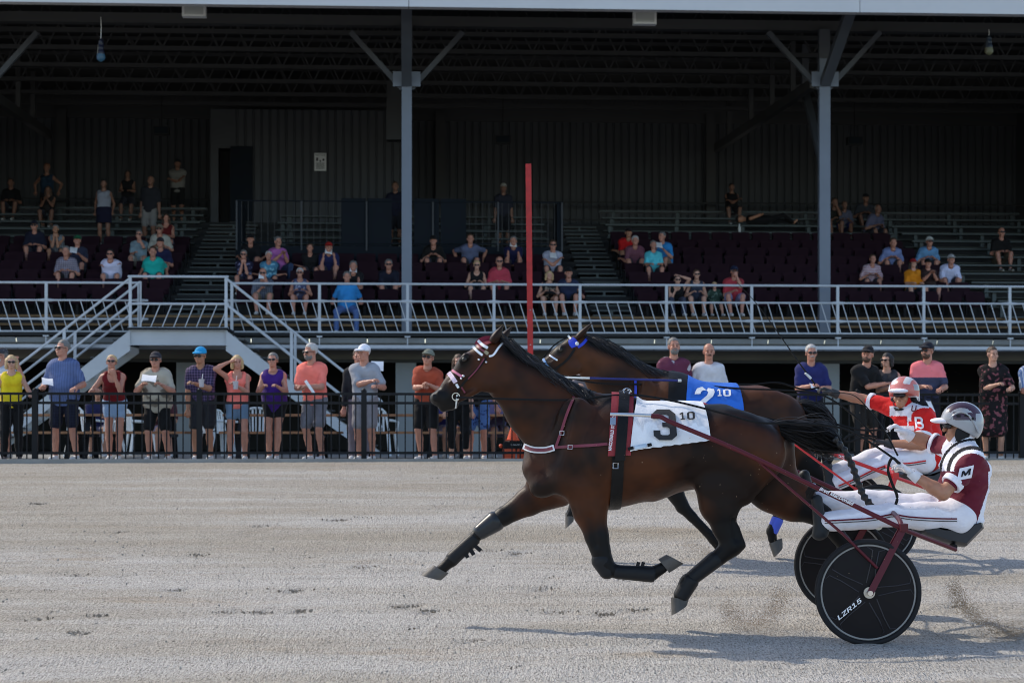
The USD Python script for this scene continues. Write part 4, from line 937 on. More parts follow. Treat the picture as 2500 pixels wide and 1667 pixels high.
# --- the crowd along the fence: (x of the feet in the photograph, depth) -> ground point on the apron
FY = 28.15
def at_fence(x, Y=FY): return np.array([(x - CX) / F * Y, Y, APRON])
C = cloth
def tz(y, Y=FY): return P(0, y, Y)[2] - APRON      # height above the apron of photograph row y
RAILH = 1.05
def lean_on(dx0, dx1, z=RAILH + .05, y=-.33): return ((dx0, y, z), (dx1, y, z))
fence_people = []
def crowd_fence():
    mp = make_person
    mp('blonde person in a yellow sleeveless top and black trousers, left end of the fence', at_fence(28), .25, 1.62, 'f', lean=.1, hands=((-.25, -.25, .95), (.28, -.36, 1.0)), shirt=C((225, 200, 35)), sleeve='none', bottom=C((12, 12, 14)), legs='pants', hair=('bob', 'blonde'), glasses=True, skin=0, shoes=(.1, .08, .08), hem=.80)
    a = mp('tall person in a blue short-sleeved shirt and dark checked shorts looking up, paper in hand', at_fence(158), -.15, 1.84, 'm', lean=.1, feet=[(-.17, .02, 0), (.17, 0, 0)], hands=((-.2, -.33, 1.12), (.3, -.34, 1.09)), elbows=((-1, .3, -.4), (1, .3, -.4)), head=(-.35, -.12, 0), shirt=C((92, 108, 150), 'vstripes', (80, 95, 135)), bottom=C((22, 24, 38), 'plaid', (35, 38, 55)), hair=('short', 'grey'), glasses=True, skin=2, fat=.8, hem=.83)
    sheet('race_sheet', a['hand'][0] + [.08, -.06, .08], .2, .26, .3, -.5, 'white folded paper held by the person in the blue shirt')
    mp('thin short-haired blonde person in a dark red tank top and denim shorts, chin on hand', at_fence(275, FY + .12), .1, 1.68, 'f', pelvis=(.02, .14, .9), lean=.5, side=-.04, feet=[(-.06, .1, 0), (.08, .02, 0)], hands=((-.22, -.32, 1.07), (.06, -.33, 1.28)), elbows=((-1, .2, -.1), (.6, -.2, -1)), head=(0, -.2, .05), shirt=C((105, 18, 24)), sleeve='strap', bottom=C((140, 165, 195)), legs='short_shorts', hair=('short', 'blonde'), glasses=True, skin=2, hem=.88)
    a = mp('stocky person in a beige printed tee, black shorts and dark cap reading papers', at_fence(382), 0, 1.70, 'm', pelvis=(0, .1, .88), lean=.28, feet=[(-.13, .08, 0), (.16, .06, 0)], hands=((-.14, -.34, 1.14), (.14, -.34, 1.14)), elbows=((-1, .2, -.2), (1, .2, -.2)), shirt=C((172, 165, 150), 'print', (120, 112, 100), .35), bottom=C((14, 14, 16)), hair=('short', 'grey'), cap=C((46, 44, 52)), glasses=True, skin=2, fat=1.0, hem=.72)
    sheet('race_sheet', (a['hand'][0] + a['hand'][1]) / 2 + [-.02, -.08, .08], .26, .3, .1, -.6, 'white printed sheets held by the person in the beige tee')
    mp('person in a navy plaid shirt, grey shorts and bright blue cap holding a cup', at_fence(492, FY + .05), -.05, 1.76, 'm', pelvis=(0, .1, .93), lean=.3, feet=[(-.12, .1, 0), (.12, .05, 0)], hands=((-.2, -.02, .78), (-.02, -.38, 1.16)), elbows=((-1, .6, 0), (1, 0, -.6)), head=(-.2, .1, .05), shirt=C((38, 34, 62), 'plaid', (105, 88, 120)), bottom=C((38, 38, 42)), hair=('short', 'brown'), cap=C((28, 145, 200)), glasses=True, skin=1, hem=.84)
    cup(P(492, 935, FY - .38), 'clear plastic cup of pink drink held by the person in plaid')
    mp('person with blonde curly hair, coral camisole and denim shorts, one fist raised to the head', at_fence(580), .1, 1.62, 'f', lean=.1, hands=((-.12, -.12, 1.49), (-.02, -.34, 1.14)), elbows=((-1, -.2, -.3), (1, -.1, -.4)), head=(.15, -.05, 0), shirt=C((245, 125, 112)), sleeve='strap', bottom=C((105, 130, 155)), legs='short_shorts', hair=('bob', 'blonde'), skin=2, hem=.78)
    cup(P(575, 940, FY - .40), 'clear plastic cup of pink drink held by the person in the coral camisole')
    mp('person in a purple sleeveless top and black shorts leaning with both hands over the rail', at_fence(668, FY + .1), 0, 1.68, 'f', pelvis=(0, .12, .90), lean=.36, feet=[(-.08, .08, 0), (.03, .05, 0)], hands=((-.1, -.38, 1.12), (.1, -.38, 1.12)), elbows=((-1, .2, -.5), (1, .2, -.5)), head=(-.1, -.1, 0), shirt=C((62, 30, 115)), sleeve='none', bottom=C((15, 15, 20)), legs='short_shorts', hair=('short', 'grey'), glasses=True, skin=2, fat=.6, hem=.72)
    a = mp('grey-haired bearded person in a coral tee and grey shorts holding a rolled programme', at_fence(762, FY + .05), -.35, 1.82, 'm', pelvis=(0, .1, .95), lean=.22, feet=[(-.1, .1, 0), (.12, .05, 0)], hands=((-.02, -.34, 1.1), (.06, -.36, 1.12)), elbows=((-1, .1, -.4), (1, .1, -.3)), head=(-.35, .05, 0), shirt=C((240, 125, 112)), bottom=C((112, 112, 120)), hair=('short', 'white'), beard='grey', glasses=True, skin=2, hem=.83)
    t = thing('rolled_programme', 'white rolled programme in the hands of the person in the coral tee', 'paper', P(757, 947, FY - .45)); part(t, 'roll', MB().tube([(-.07, 0, .11), (.08, 0, -.11)], .022, 10), M['paper'], smooth=40)
    mp('person in a dark jacket half hidden behind the person in the white cap', at_fence(876, FY + 1.2), 0, 1.76, 'm', hands=(None, None), shirt=C((25, 26, 32)), sleeve='long', bottom=C((110, 105, 115)), legs='pants', hair=('short', 'brown'), skin=2)
    sheet('race_sheet', P(921, 893, FY + .9), .24, .2, .0, .2, 'white card seen behind the shoulder of the person in the white cap')
    mp('person in a grey polo, grey shorts and white cap with arms on the rail', at_fence(892), -.2, 1.77, 'm', lean=.12, hands=((.2, -.33, 1.2), (.27, -.35, 1.12)), elbows=((-1, -.1, -.4), (1, .3, -.5)), head=(-.35, .05, 0), shirt=C((150, 155, 165)), bottom=C((138, 135, 140)), hair=('short', 'white'), cap=C((225, 228, 240)), skin=2, hem=.86)
    mp('person in a rust-orange tee, black shorts and grey cap peering from behind the horse head', at_fence(1038, FY + .1), -.3, 1.74, 'm', pelvis=(-.02, .12, .92), lean=.32, side=.18, feet=[(-.12, .1, 0), (.14, .0, 0)], hands=((.1, -.36, 1.12), (.2, -.36, 1.14)), elbows=((-1, .1, -.1), (1, .1, -.3)), head=(.1, -.1, .1), shirt=C((160, 72, 50)), bottom=C((18, 18, 20)), hair=('short', 'brown'), cap=C((112, 118, 108)), glasses=True, skin=2, hem=.86)
    mp('person in a black top and black leggings seen under the horse head', at_fence(1120, FY + .05), 0, 1.64, 'f', lean=.2, shirt=C((14, 14, 16)), sleeve='none', bottom=C((10, 10, 12)), legs='capri', hair=('long', 'brown'), skin=0)
    mp('person in a black tee and blue floral shorts seen below the horse throat', at_fence(1165, FY + .5), 0, 1.72, 'm', hands=(None, (.3, -.2, .8)), shirt=C((16, 16, 18)), bottom=C((85, 120, 175), 'print', (40, 60, 110)), hair=('short', 'brown'), skin=2)
    mp('person in a grey tee whose arm shows between the two horse heads', at_fence(1440, FY), 0, 1.72, 'm', hands=((-.2, -.3, 1.12), (.2, -.3, 1.1)), elbows=((-1, .2, .0), (1, .3, -.4)), shirt=C((110, 105, 110)), bottom=C((40, 40, 45)), hair=('short', 'brown'), skin=0, lean=.2, pelvis=(0, .1, .83))
    mp('grey-haired person in a maroon tee with a white print beside the white henley', at_fence(1645, FY + .1), .1, 1.88, 'm', lean=-.02, hands=((-.3, -.1, .85), (.3, -.0, .9)), head=(0, -.12, 0), shirt=C((95, 45, 68), 'print', (180, 180, 190), .45), bottom=C((40, 40, 50)), hair=('short', 'grey'), beard='grey', skin=2)
    mp('balding person with a moustache in a white henley shirt above the blue saddlecloth', at_fence(1730, FY + .2), 0, 1.80, 'm', lean=.02, hands=((-.2, -.2, 1.0), (.22, -.2, 1.0)), shirt=C((205, 205, 212)), sleeve='long', bottom=C((40, 45, 60)), legs='pants', hair=('thin', 'brown'), moustache='brown', skin=2)
    a = mp('white-haired person with a moustache in a navy blue tee and sunglasses holding papers', at_fence(1978), 0, 1.77, 'm', lean=.14, hands=((-.03, -.33, 1.13), (.15, -.33, 1.1)), elbows=((-1, .2, -.4), (1, .2, -.5)), shirt=C((35, 40, 95)), bottom=C((30, 32, 45)), hair=('short', 'white'), moustache='white', glasses=True, skin=2)
    sheet('race_sheet', P(1986, 942, FY - .42), .13, .17, .2, -.3, 'small white papers held by the person in the navy tee')
    mp('smiling person in a black tee and black cap leaning on the fence behind driver two', at_fence(2118), .5, 1.78, 'm', pelvis=(-.06, .1, .93), lean=.25, hands=((.06, -.36, 1.16), (.16, -.36, 1.1)), elbows=((-1, .1, -.4), (1, .2, -.5)), head=(-.9, 0, .1), shirt=C((16, 16, 19)), bottom=C((50, 46, 44)), hair=('short', 'brown'), cap=C((20, 20, 26)), beard='brown', skin=2)
    mp('dark-haired person in a charcoal sleeveless top beside the person in the black cap', at_fence(2165, FY + .15), -.2, 1.68, 'f', lean=.15, pelvis=(0, .08, .88), hands=((.02, -.36, 1.1), (.2, -.34, 1.12)), elbows=((-1, .2, -.3), (1, .2, -.5)), head=(-.5, 0, 0), shirt=C((55, 54, 60)), sleeve='none', bottom=C((25, 25, 32)), legs='pants', hair=('bob', 'black'), glasses=True, skin=0)
    mp('bearded person in a pink and navy polo behind the driver in red', at_fence(2262, FY + .1), -.1, 1.81, 'm', lean=.1, hands=((-.06, -.34, 1.12), (.16, -.36, 1.08)), elbows=((-1, .2, -.4), (1, .2, -.5)), head=(-.6, 0, 0), shirt=C((232, 125, 132), 'half', (62, 66, 90)), bottom=C((40, 40, 52)), hair=('short', 'brown'), cap=C((22, 25, 38)), beard='brown', glasses=True, skin=2)
    sheet('race_sheet', P(2272, 990, FY - .42), .12, .26, .3, -.2, 'white folded sheet in the hand of the person in the pink polo')
    mp('person in a black dress with pink flowers standing sideways at the fence on the right', at_fence(2425), -.35, 1.75, 'f', lean=.1, hands=((.1, -.35, 1.15), (.27, -.36, 1.08)), elbows=((-1, .2, -.4), (1, .2, -.5)), head=(.55, -.05, 0), shirt=C((18, 15, 18), 'print', (120, 70, 78)), bottom=C((18, 15, 18), 'print', (120, 70, 78)), legs='dress', hair=('bun', 'brown'), skin=0, fat=.7, hem=.75)
    mp('person in a blue striped shirt cut off by the right edge', at_fence(2518), .3, 1.72, 'm', lean=.1, hands=((-.12, -.34, 1.12), (.2, -.34, 1.1)), shirt=C((90, 115, 160), 'vstripes', (180, 190, 205)), bottom=C((35, 35, 42)), hair=('short', 'brown'), skin=2)
    mp('bearded person in a white tee and grey cap behind the blonde in yellow', at_fence(8, FY + 3), -.4, 1.86, 'm', hands=((-.2, -.3, 1.2), (.45, -.2, 1.55)), elbows=(None, (1, 0, -.3)), head=(-.4, -.1, 0), shirt=C((190, 195, 205)), bottom=C((40, 40, 50)), hair=('short', 'grey'), cap=C((60, 60, 66)), beard='white', glasses=True, skin=2)
    # people sitting in the shade behind the fence
    for x, Y, col, l in ((1095, 31.6, (40, 38, 90), 'person in dark blue sitting in the shade behind the rust-orange tee'), (1212, 31.8, (95, 90, 125), 'person in lilac grey sitting in the shade behind the horse throat'), (400, 33.5, (70, 35, 40), 'person in dull red sitting at the table behind the beige tee'), (240, 33.4, (30, 32, 70), 'person in navy sitting at the table behind the red tank top')):
        mp(l, at_fence(x, Y), .2, 1.7, 'm', pelvis=(0, .1, .48), lean=.1, feet=[(-.12, -.4, 0), (.12, -.42, 0)], knees=[(0, -1, 1), (0, -1, 1)], hands=((-.12, -.3, .7), (.12, -.3, .7)), shirt=C(col), bottom=C((110, 105, 125)), hair=('short', 'brown'), skin=1, h=.022)
crowd_fence()

# --- the people in the stand: x, y of the head centre, row (or standing depth), clothes
def dim(c, k=.74): return tuple(int(x * k) for x in c)      # scales a fabric colour down, imitating the shade deep in the stand
def seated(x, y, n, label, col, sex='m', pat=None, col2=(200, 200, 200), hair=('short', 'grey'), cap=None, glasses=False, skin=2, sleeve='short', bottom=(50, 50, 60), legs='shorts', pose='lap', lean=None, yaw=0.0, fat=.3, scale=1.0, front=False, shoes=(.5, .5, .5), head=(0, 0, 0), paper=None):
    n = min(range(NROW), key=lambda m: abs(P(x, y, OY + row(m)[0] + .32 + (x - CX) / F * 42 * SA)[2] - row(m)[1] - .98)) if not front else 0
    v, z = row(n); shade_k = 1.0 if n < 6 else .8; skin = skin if n < 8 else 3  # upper rows: darker cloth and brown skin paint in the deep shade
    u = UV(x, y, v + .25)[0]; w = S(u, v + .32, z)
    hz = P(x, y, w[1])[2] - z                         # head height above the row floor that the photograph shows
    H = (1.72 if sex == 'm' else 1.62) * scale
    pz = .40 if not front else .06
    need = hz - pz; full = .655 * H / 1.75 + .02
    ln = math.acos(min(1, max(.55, (need - .10) / (full - .1)))) if lean is None else lean
    pz += max(-.12, min(.3, need - (full - .1) * math.cos(ln) - .1))
    py = .10 + .25 * math.sin(ln)
    feet = [(-.12, -.36, 0), (.12, -.36, 0)]
    if front: feet = [(-.22, -.42, -.40), (.22, -.42, -.40)]; py = .02
    hands = {'lap': ((-.1, py - .36, pz + .16), (.1, py - .36, pz + .16)), 'akimbo': ((-.3, py - .02, pz + .05), (.3, py - .02, pz + .05)), 'chin': ((-.05, py - .4, pz + .18), (.03, py - .3 - .2 * math.sin(ln), pz + .52)),
             'arms': ((-.3, py - .15, pz + .12), (.3, py - .15, pz + .12)), 'clap': ((-.03, py - .36, pz + .36), (.03, py - .36, pz + .36)), 'read': ((-.12, py - .38, pz + .3), (.12, py - .38, pz + .3)), 'cross': ((.14, py - .3, pz + .27), (-.14, py - .32, pz + .24))}[pose]
    a = make_person(label, w, ANG + yaw, H, sex, pelvis=(0, py, pz), lean=ln, feet=feet, knees=[(-.3, -1, 1), (.3, -1, 1)], hands=hands, elbows=((-1, .3, -.5), (1, .3, -.5)) if pose != 'akimbo' else ((-1, .5, 0), (1, .5, 0)), shirt=C(dim(col, shade_k), pat, dim(col2, shade_k)) if pat else C(dim(col, shade_k)), sleeve=sleeve,
                    bottom=C(dim(bottom, shade_k)), legs=legs, hair=hair, cap=None if cap is None else C(cap), glasses=glasses, skin=skin, fat=fat, h=.023, shoes=shoes, detail=False, head=head, hem=pz - .04)
    if paper: sheet('race_sheet', (a['hand'][0] + a['hand'][1]) / 2 + [0, -.06, .08], .2, .27, .1, -.3, paper)
    return a
def standing(x, y, v, label, col, sex='m', H=1.72, feetz=None, **kw):
    u, z = UV(x, y, v); w = S(u, v, 0)
    k = H / 1.75; zf = z - (.93 + .505 + .175) * k
    d = dict(h=.024, detail=False, lean=.03); d.update(kw); d['skin'] = 3  # skin, shirt and bottoms darkened in colour to stand in for shade
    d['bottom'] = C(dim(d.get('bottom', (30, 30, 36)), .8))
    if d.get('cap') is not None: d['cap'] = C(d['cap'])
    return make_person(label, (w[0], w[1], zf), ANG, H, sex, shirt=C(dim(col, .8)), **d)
def crowd_stand():
    s = seated
    # left block
    s(83, 552, 5, 'person in a navy polo and navy cap high in the left block holding papers', (22, 24, 42), cap=(18, 20, 35), glasses=True, pose='lap')
    s(136, 561, 5, 'grey-haired person in a striped sleeveless top, left block beside the navy polo', (130, 135, 140), 'f', 'vstripes', (70, 72, 80), sleeve='none', skin=1, pose='clap')
    s(186, 587, 4, 'person in a green cap and dark blue shirt reading, left block', (38, 42, 60), cap=(20, 85, 55), pose='read', paper='pale sheet read by the person in the green cap')
    s(161, 615, 3, 'grey-haired person in a plaid shirt seated in the left block', (95, 90, 110), 'm', 'plaid', (165, 160, 170), pose='lap', bottom=(25, 25, 30))
    s(270, 623, 3, 'broad person in a white shirt and sunglasses with folded arms, left block', (200, 200, 225), hair=('short', 'black'), glasses=True, pose='cross', fat=1.0, bottom=(130, 135, 150))
    s(373, 616, 3, 'heavy person in a bright teal polo at the end of the left block', (25, 165, 155), hair=('short', 'brown'), pose='arms', fat=1.1, bottom=(40, 40, 60))
    s(338, 573, 5, 'grey-haired person in pale blue with sunglasses, chin in hand, left block', (125, 145, 155), 'f', glasses=True, pose='chin', bottom=(170, 165, 155))
    s(390, 562, 5, 'person in a cream polo and tan cap near the aisle, left block', (165, 165, 155), cap=(125, 115, 100), glasses=True, fat=.8)
    s(391, 594, 4, 'person in dark blue with a dark cap just behind the teal polo', (28, 30, 62), cap=(45, 42, 50), pose='lap')
    s(404, 532, 7, 'person with long dark curly hair and a red top by the left aisle', (110, 25, 28), 'f', hair=('long', 'brown'), sleeve='strap', bottom=(90, 95, 120))
    s(25, 447, 10, 'person in black sitting high at the far left', (15, 15, 17), hair=('short', 'black'), skin=3)
    standing(115, 411, 9.6, 'person in a teal tank top, hands on hips, at the top left', (28, 52, 72), 'f', 1.75, hands=((-.3, .0, 1.0), (.3, .0, 1.0)), elbows=((-1, .3, 0), (1, .3, 0)), sleeve='none', hair=('short', 'red'), skin=1)
    s(115, 464, 9, 'person in a patterned dress with hands at the mouth below the teal tank top', (48, 42, 40), 'f', 'print', (80, 75, 70), hair=('long', 'brown'), sleeve='none', pose='clap', skin=1, lean=.1)
    standing(254, 450, 6.7, 'person in a white sleeveless blouse and navy skirt standing in the left block', (160, 165, 178), 'f', 1.66, sleeve='none', legs='skirt', bottom=(18, 18, 45), hair=('short', 'black'), skin=3, hands=((-.22, .05, .85), (.2, 0, .85)))
    s(310, 425, 11, 'dim person in dark clothes seated high by the left wall', (22, 20, 24), 'f', hair=('long', 'black'), sleeve='none', skin=3)
    standing(364, 442, 7.6, 'person in a dark grey tee and white shorts stepping through the left block', (40, 42, 48), 'm', 1.8, legs='shorts', bottom=(150, 148, 145), hair=('thin', 'grey'), skin=2, side=.08)
    standing(434, 400, 10.4, 'person in a white shirt and black shorts with folded arms, top of the left block', (140, 138, 132), 'm', 1.74, bottom=(14, 14, 16), hair=('short', 'black'), skin=3, hands=((.15, -.25, 1.2), (-.15, -.27, 1.15)), cap=(30, 30, 34))
    # middle block
    s(612, 586, 4, 'person in black with a black cap at the left end of the middle block', (16, 16, 20), cap=(16, 16, 20), pose='arms')
    s(595, 623, 2, 'grey-haired person in a navy floral top clapping, left end of the middle block', (34, 34, 58), 'f', 'print', (120, 120, 150), glasses=True, pose='clap')
    s(681, 590, 3, 'person in a pink-purple shirt turned to the side, middle block', (165, 95, 160), hair=('short', 'grey'), pose='clap', yaw=.4, bottom=(50, 65, 95), legs='pants')
    s(656, 626, 2, 'white-haired person in a blue patterned top, middle block', (70, 125, 155), 'f', 'print', (130, 180, 200), hair=('short', 'white'), pose='arms')
    s(757, 607, 3, 'person in a black tee in front of the platform, middle block', (17, 17, 19), 'f', hair=('short', 'brown'), pose='arms')
    s(803, 606, 3, 'person in a red cap and navy shirt with a paper, middle block', (28, 34, 75), cap=(160, 28, 24), pose='read', paper='white paper on the lap of the person in the red cap')
    s(642, 669, 0, 'person in a plaid shirt holding a white sheet in the front row', (70, 75, 90), 'm', 'plaid', (120, 125, 140), hair=('thin', 'brown'), glasses=True, pose='chin', bottom=(120, 110, 95), paper='white sheet held by the plaid person in the front row')
    s(732, 667, 0, 'white-haired person in a patterned dress with bare knees in the front row', (70, 75, 105), 'f', 'print', (150, 155, 180), hair=('short', 'white'), glasses=True, sleeve='none', legs='skirt', bottom=(70, 75, 105), pose='lap')
    s(863, 652, 1, 'person in black hidden behind a raised white paper, middle block', (20, 20, 24), hair=('short', 'grey'), pose='read', paper='tall white paper held up in front of a face')
    s(847, 677, 0, 'person in a bright blue tee and jeans sitting on the front step', (50, 135, 200), hair=('short', 'grey'), pose='arms', front=True, bottom=(85, 110, 160), legs='pants', fat=.6, shoes=(.55, .58, .62), lean=.05)
    s(949, 648, 1, 'person in a dark navy shirt and sunglasses left of the column', (20, 22, 38), glasses=True, pose='arms')
    s(1058, 590, 3, 'person in a black tee and black cap right of the left column', (14, 14, 15), cap=(16, 16, 18), pose='lap', fat=.8)
    s(1148, 585, 3, 'person in a blue-grey shirt with hands on hips in the middle block', (88, 95, 122), pose='akimbo', hair=('short', 'brown'))
    s(1253, 591, 3, 'person in a navy top holding a white page, right of the red post top', (24, 26, 60), pose='read', paper='white page held by the person in navy near the red post')
    s(1164, 649, 1, 'blonde person in a black sleeveless top with sunglasses, middle block', (14, 13, 16), 'f', hair=('short', 'blonde'), glasses=True, sleeve='none', skin=0)
    s(1219, 640, 1, 'bald person in a salmon red shirt left of the red post', (175, 62, 78), hair=('thin', 'grey'), glasses=True, pose='lap', fat=.6)
    s(1350, 600, 3, 'person in a white tee with crossed arms at the middle block\'s right end', (165, 170, 190), hair=('short', 'brown'), glasses=True, pose='cross', paper='white sheet held by the person in the white tee')
    s(1341, 674, 0, 'blonde person in a black dotted top in the front row right of the red post', (18, 16, 20), 'f', 'print', (120, 110, 100), hair=('bob', 'blonde'), sleeve='none', bottom=(20, 20, 24), legs='skirt', skin=0)
    s(1388, 668, 0, 'person in a navy tee and black cap in the front row by the right aisle', (35, 42, 68), cap=(14, 14, 17), bottom=(20, 20, 24), pose='arms')
    standing(965, 456, 7.4, 'person in a blue tee standing on the platform beside the left column', (24, 27, 48), 'm', 1.7, hair=('short', 'brown'), hands=((-.3, -.15, 1.0), (.28, -.2, 1.0)))
    standing(1229, 460, 7.8, 'dim person in a white cap standing on the platform left of the red post', (44, 46, 58), 'm', 1.7, cap=(165, 160, 150), hair=('short', 'black'), skin=3)
    # right block
    s(1534, 570, 5, 'person in a red shirt and dark cap at the left end of the right block', (175, 20, 22), cap=(25, 18, 24), pose='arms', skin=1)
    s(1550, 590, 3, 'white-haired person in a maroon checked shirt by the right aisle', (105, 60, 75), 'm', 'plaid', (125, 85, 98), hair=('short', 'white'), pose='arms')
    s(1597, 598, 3, 'grey-haired person in a bright cyan top, right block', (85, 190, 205), 'f', hair=('short', 'grey'), pose='lap')
    s(1618, 579, 4, 'person in an azure shirt reading a page, right block', (45, 130, 195), hair=('short', 'grey'), pose='read', yaw=-.5, bottom=(120, 95, 80), paper='page read by the person in the azure shirt')
    s(1653, 685, 0, 'person in a black off-shoulder top with crossed legs, front row of the right block', (14, 13, 16), 'f', hair=('short', 'black'), glasses=True, sleeve='none', pose='chin', bottom=(60, 62, 78), legs='pants', skin=0)
    s(1701, 671, 0, 'person in a slate tank top and sunglasses, front row of the right block', (48, 54, 70), 'f', hair=('short', 'brown'), glasses=True, sleeve='none', skin=0)
    s(1747, 700, 0, 'small child in a dark green top between two adults in the front row', (42, 62, 52), 'm', 'print', (90, 110, 100), hair=('short', 'blonde'), scale=.66, pose='arms', skin=0, lean=.05)
    s(1793, 664, 0, 'person in a red tee and navy cap, hand at the mouth, front row', (165, 55, 65), cap=(26, 32, 58), glasses=True, pose='chin', bottom=(130, 130, 165))
    s(1789, 457, 10, 'dim person in dark clothes, arms crossed, top of the right block', (22, 18, 20), 'f', hair=('short', 'black'), sleeve='none', pose='cross', skin=3)
    s(2038, 496, 8, 'dim person with a raised arm right of the right column', (40, 40, 36), hair=('short', 'brown'), pose='chin', skin=3)
    s(2062, 502, 8, 'dim person in white and blue right of the right column', (110, 112, 130), 'f', hair=('short', 'brown'), skin=3, bottom=(28, 50, 110))
    s(2113, 486, 9, 'dim person in grey with a dark cap high right of the right column', (62, 64, 70), cap=(18, 20, 24), skin=3)
    s(2140, 512, 7, 'person in a pale grey shirt leaning over, high right of the right column', (105, 106, 130), hair=('thin', 'grey'), skin=2, lean=.55, yaw=.4)
    s(2179, 595, 4, 'person in a light blue shirt with papers, right end of the maroon seats', (115, 130, 175), hair=('short', 'brown'), pose='lap')
    s(2268, 592, 4, 'person in a sky blue polo and white cap, right end of the maroon seats', (95, 140, 180), cap=(190, 192, 185), glasses=True)
    s(2130, 634, 2, 'person in a white tee with thin red stripes, right end of the maroon seats', (195, 190, 200), 'f', 'stripes', (150, 80, 90), hair=('short', 'brown'), skin=2)
    s(2234, 643, 2, 'dark-haired person in a mustard tee and red cap', (205, 125, 20), 'f', hair=('long', 'black'), cap=(140, 25, 30), skin=0)
    s(2270, 643, 2, 'child in dark clothes with a black cap beside the mustard tee', (45, 30, 28), hair=('short', 'black'), cap=(12, 12, 14), scale=.9, pose='clap', skin=2)
    s(2320, 636, 2, 'person in a white polo and white cap at the end of the row', (195, 200, 228), cap=(165, 165, 165), pose='arms', fat=.6)
    s(2447, 568, 5, 'person in a black tee and khaki shorts alone on the far right benches', (15, 14, 15), hair=('thin', 'brown'), glasses=True, pose='lap', bottom=(75, 68, 55), lean=.3)
    # someone lying on a bench
    v, z = row(9); u = UV(1855, 509, v + .35)[0]; t = stand('person', 'dim person lying on a bench at the top of the right block', 'person', at=(u, v + .38, z + .43))
    q = SDF((-1, -.35, -.05), (1, .35, .45), .024); q.cone((-.25, 0, .13), (.2, 0, .13), .13, .13, .06, lat=1, ratio=1.4).cone((.2, -.08, .12), (.62, -.06, .25), .08, .055, .05).cone((.62, -.06, .25), (.9, -.06, .06), .055, .04, .03).cone((.2, .08, .1), (.65, .08, .12), .08, .055, .05).cone((.65, .08, .12), (.98, .08, .06), .055, .04, .03)
    part(t, 'clothing', q.mesh(), C((14, 13, 15)), smooth=True)
    q = SDF((-1, -.35, -.05), (1, .35, .45), .018); q.cone((-.3, 0, .13), (-.38, 0, .14), .06, .055, .03).ell((-.5, 0, .15), (.11, .085, .095), .03).cone((-.28, -.2, .14), (-.05, -.26, .22), .05, .04, .03).cone((-.05, -.26, .22), (.08, -.05, .28), .04, .03, .03).cone((.9, -.06, .06), (.98, -.06, .12), .04, .03, .02)
    part(t, 'body', q.mesh(), SKIN[1], smooth=True); part(t, 'hair', placed('hair_short', np.array([-.5, 0, .15]), roty(-1.5), 1.0), HAIR['black'], smooth=True)
    t = thing('water_bottle', 'small clear bottle standing on a bench in the right block', 'bottle', S(UV(1805, 522, row(8)[0] + .4)[0], row(8)[0] + .38, row(8)[1] + .41)); part(t, 'bottle_body', MB().tube([(0, 0, 0), (0, 0, .14), (0, 0, .17), (0, 0, .2)], [.035, .035, .018, .016], 10), M['plastic_white'], smooth=40); part(t, 'cap', MB().tube([(0, 0, .2), (0, 0, .22)], .018, 8), M['plastic_white'])
crowd_stand()
# ------------------------------------------------------------------ race horses
coat_nodes = lambda a, b, c: ({"g": ("geometry", {}), "at": ("attribute", {"attribute": "tint"}), "n": ("noise_texture", {"scale": 2.2, "detail": 3.0}), "h": ("noise_texture", {"scale": 90.0, "detail": 3.0}), "mp": ("mapping", {"scale": (1.0, 1.0, 3.5)}),
    "r": ("rgb_ramp", {"ramp": [(0.4, a), (0.62, b)]}), "m": ("mix_color", {"b": c}), "bp": ("bump", {"strength": 0.22, "distance": 0.005}), "p": ("principled_bsdf", {"roughness": 0.46, "specular_ior_level": 0.20})},
    [("g.position", "n.vector"), ("g.position", "mp.vector"), ("mp.vector", "h.vector"), ("n.fac", "r.fac"), ("r.color", "m.a"), ("at.fac", "m.fac"), ("m.result", "p.base_color"), ("h.fac", "bp.height"), ("bp.normal", "p.normal")])
def coat(name, a, b, c):
    n, l = coat_nodes(a, b, c); return usdkit.material(stage, '/World/Looks/' + name, n, l, surface="p.BSDF")
COAT1 = coat('dark_bay_coat', (0.009, 0.0036, 0.002), (0.066, 0.0195, 0.006), (0.004, 0.0035, 0.0035))
COAT2 = coat('bay_coat', (0.020, 0.0075, 0.0035), (0.080, 0.027, 0.009), (0.004, 0.0035, 0.0035))
HOOF = mat('hoof_horn', (0.070, 0.064, 0.058), 0.6, 0.25, 9, 0.15, 50)
MANE = mat('black_horsehair', (0.009, 0.008, 0.008), 0.45, 0.3, 30)
BOOT = mat('dark_horse_boot', (0.009, 0.0095, 0.011), 0.5, 0.15, 8, 0.08, 60, spec=0.25)

